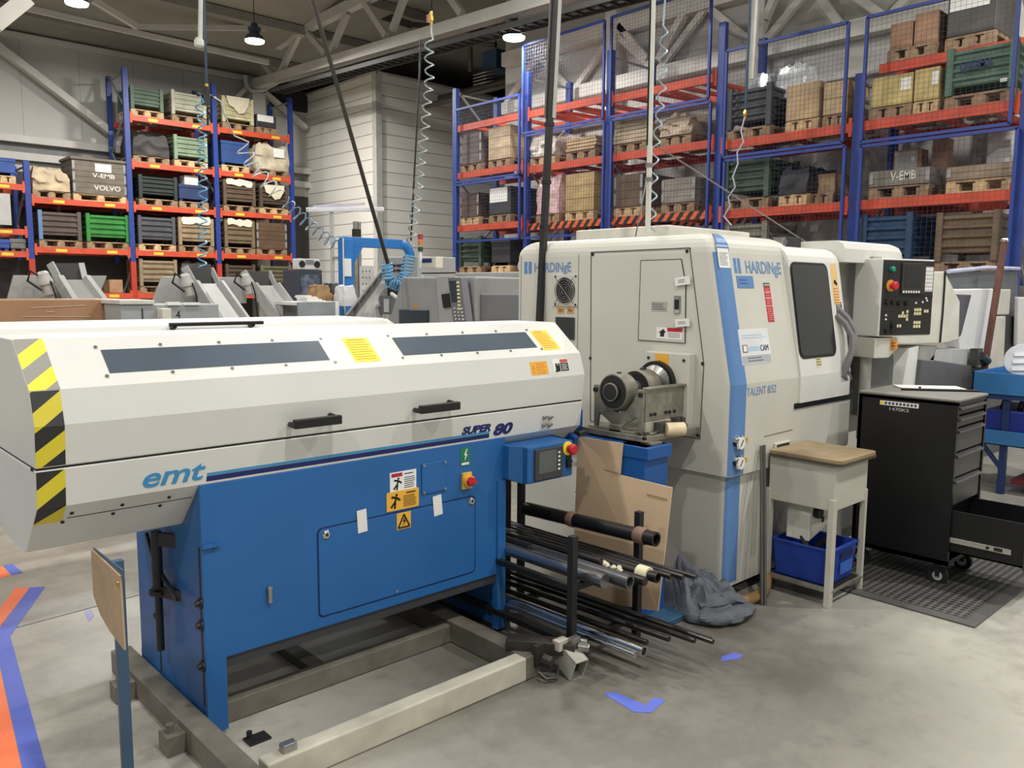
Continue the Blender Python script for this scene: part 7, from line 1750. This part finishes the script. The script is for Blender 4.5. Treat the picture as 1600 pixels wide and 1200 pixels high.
p3(m3, ((8.21, 2.5, 1.386), (8.618, 2.5, 1.379), (8.666, 2.5, 0.86), (8.165, 2.5, 0.891)), M('cream_box2', (206, 202, 190)), 'side_box', 2.5, 0.05, .01)
p3(m3, ((8.687, 2.52, 1.377), (9.15, 2.52, 1.369), (9.288, 2.52, 0.819), (8.735, 2.52, 0.854)), M('dark_recess_panel', (52, 54, 54), .6), 'dark_panel', 2.52, 0.04)
p3(m3, ((8.809, 2.46, 1.558), (9.043, 2.46, 1.557), (9.165, 2.46, 1.083), (8.885, 2.46, 1.095)), WP, 'far_door', 2.46, 0.04, .01)
p3(m3, ((7.168, 2.58, 1.766), (9.137, 2.58, 1.805), (9.255, 2.58, 1.328), (7.238, 2.58, 1.369)), M('slate_back', (98, 102, 108), .5), 'back_cover', 2.58, 0.05)
a = (7.278, 2.56, 1.768); b = (9.1, 2.56, 1.829)
q = B(); q.tube([a, Vector(a).lerp(Vector(b), .5) + Vector((0, 0, .02)), b], .018, 8); q.build('roof_pipe', M('lilac_pipe', (190, 192, 214), .4), m3)
p3(m3, ((7.351, 2.46, 1.206), (7.666, 2.46, 1.206), (7.685, 2.46, 1.117), (7.364, 2.46, 1.137)), M('navy_grille', (58, 62, 92), .5), 'grille', 2.46, 0.1)
p3(m3, ((6.777, 2.42, 1.155), (7.779, 2.42, 1.121), (7.782, 2.42, 0.955), (6.611, 2.42, 1.079)), M('bed_grey', (186, 186, 182), .4), 'bed_cover', 2.42, 0.15, .004)
p3(m3, ((6.354, 2.38, 1.1), (7.702, 2.38, 0.963), (7.854, 2.38, 0.244), (6.28, 2.38, 0.445)), M('bed_dark', (94, 94, 92), .45), 'bed_front', 2.38, 0.2, .004)
p3(m3, ((6.195, 2.41, 1.186), (6.368, 2.41, 1.202), (6.309, 2.41, 0.679), (6.052, 2.41, 0.705)), WP, 'end_frame', 2.41, 0.2, .004)
p3(m3, ((6.406, 2.42, 1.2), (6.746, 2.42, 1.186), (6.524, 2.42, 0.706), (6.327, 2.42, 0.724)), M('scuffed_sheet', (176, 174, 164), .35, metal=.4, var=.15), 'chip_slide', 2.42, 0.18)
B().box((6.941, 2.6, 1.054)[0], 9.3, 2.64, 3.3, 0, .9).build('base', M('bed_dark', (94, 94, 92)), m3)
q = B(); q.box((7.419, 2.34, 1.12)[0], (7.542, 2.34, 1.115)[0], 2.34, 2.40, (7.476, 2.34, 0.99)[2], (7.446, 2.34, 1.135)[2]); q.cyl((7.504, 2.34, 1.074), ((7.504, 2.34, 1.074)[0] + .1, 2.32, (7.504, 2.34, 1.074)[2] - .05), .035); q.build('lever_block', GRIMD, m3)
B().box(7.75, 9.2, 2.66, 3.4, .9, 1.64).build('machine_body', C3, m3, .01)
# rusty bar
a = Vector((7.882, 2.34, 2.037)); b = Vector((7.607, 2.34, 0.955)); bot = b + (a - b) * ((0.0 - b.z) / (a.z - b.z))
RUST = M('rusty_steel', (98, 62, 50), .7, var=.2, scale=14)
rb_ = thing('rusty_bar', 'tall rusty square bar standing before the white lathe, behind the blue cart', 'bar', bot)
B().bar(bot, a, .045, .045, X_).build('bar', RUST, rb_, .003)
q = B(); q.bar(a + Vector((-.10, 0, -.0)), a + Vector((.03, 0, .01)), .012, .012); q.build('cross_pin', STEEL, rb_)
B().lathe(a, Z_, [(-.01, .03), (.02, .022)], 8).build('white_cap', WHITE, rb_)
# blue cart with trays and a grey lid on it
CB = M('cart_blue', (54, 116, 172), .45, var=.06); CBD_ = M('cart_dark_blue', (30, 52, 96), .5)
ct = thing('tray_cart', 'blue two tier tray cart behind the black tool cabinet', 'cart', (7.6, 1.9, 0))
def tray(o, z0, z1, x0, x1, y0, y1, mat):
    q = B(); q.box(x0, x1, y0, y0 + .015, z0, z1); q.box(x0, x1, y1 - .015, y1, z0, z1); q.box(x0, x0 + .015, y0, y1, z0, z1); q.box(x1 - .015, x1, y0, y1, z0, z1); q.box(x0, x1, y0, y1, z0, z0 + .012)
    return q.build('tray', mat, o, .003)
CX = 7.2
ya = (7.2, 2.298, 0.973)[1]; zt1 = (7.2, 2.112, 0.967)[2]; zb1 = (7.2, 2.1, 0.79)[2]; zt2 = (7.2, 2.081, 0.511)[2]; zb2 = (7.2, 2.073, 0.393)[2]
tray(ct, zb1, zt1, CX, 8.1, 1.45, ya, CB)
tray(ct, zb2, zt2, CX, 8.1, 1.45, ya - .05, CB)
B().box(CX + .002, CX + .03, 1.45, ya - .02, zb1 - .03, zb1).build('tray_lip', CBD_, ct)
yl = (7.2, 2.047, 0.274)[1]
for x in (CX + .02, 8.0):
    for y in (yl, 1.5): B().box(x, x + .045, y - .025, y + .025, 0, zb1).build('leg', CBD_, ct, .003)
B().bar((CX + .03, yl + .15, zb2 - .01), (CX + .03, yl + .01, zb2 - .18), .03, .03).build('brace', CBD_, ct)
B().box(CX + .1, 8.0, 1.55, yl - .05, .08, .12).build('lower_shelf', M('dark_red_shelf', (120, 40, 46), .5), ct)
bb = B().box(CX + .04, 7.9, 1.5, ya - .1, zb2 + .016, zt2 + .16).build('blue_tote', M('tote_blue', (36, 54, 140), .4), None, .01); tag(bb, 'dark blue plastic tote in the lower tray of the blue cart', 'tote')
for i, yy in enumerate((ya - .2, ya - .32, ya - .41)):
    o = B().cyl((CX + .12, yy, zt2 + .165), (CX + .12, yy - .02, zb1 - .015 * i - .03), .022, n=8).build('bar_offcut', M('offcut_dark', (70, 62, 62), .4, metal=.5)); tag(o, ('leftmost', 'middle', 'rightmost')[i] + ' dark bar offcut standing in the lower tray of the blue cart', 'offcut')
lidc = thing('ribbed_lid', 'pale grey ribbed plastic lid propped on the blue cart', 'lid', (CX + .2, 1.75, zt1))
FLd = F((CX + .10, (7.3, 2.128, 0.964)[1], zt1 - .02), (.25, -1, 0), (.35, 0, 1))
h_ = (7.4, 2.05, 1.195)[2] - zt1 + .02
B().rrect(FLd, 0, .5, 0, h_ * 1.08, .13, -.03, 0).build('lid_shell', M('lid_grey', (188, 190, 194), .4), lidc, .008)
q = B()
for i in range(3): q.bar(FLd.p(.07, h_ * (.2 + .24 * i), .005), FLd.p(.46, h_ * (.30 + .26 * i), .005), .012, .03, FLd.v)
each(q, 'rib', M('lid_rib', (212, 214, 218), .4), lidc)
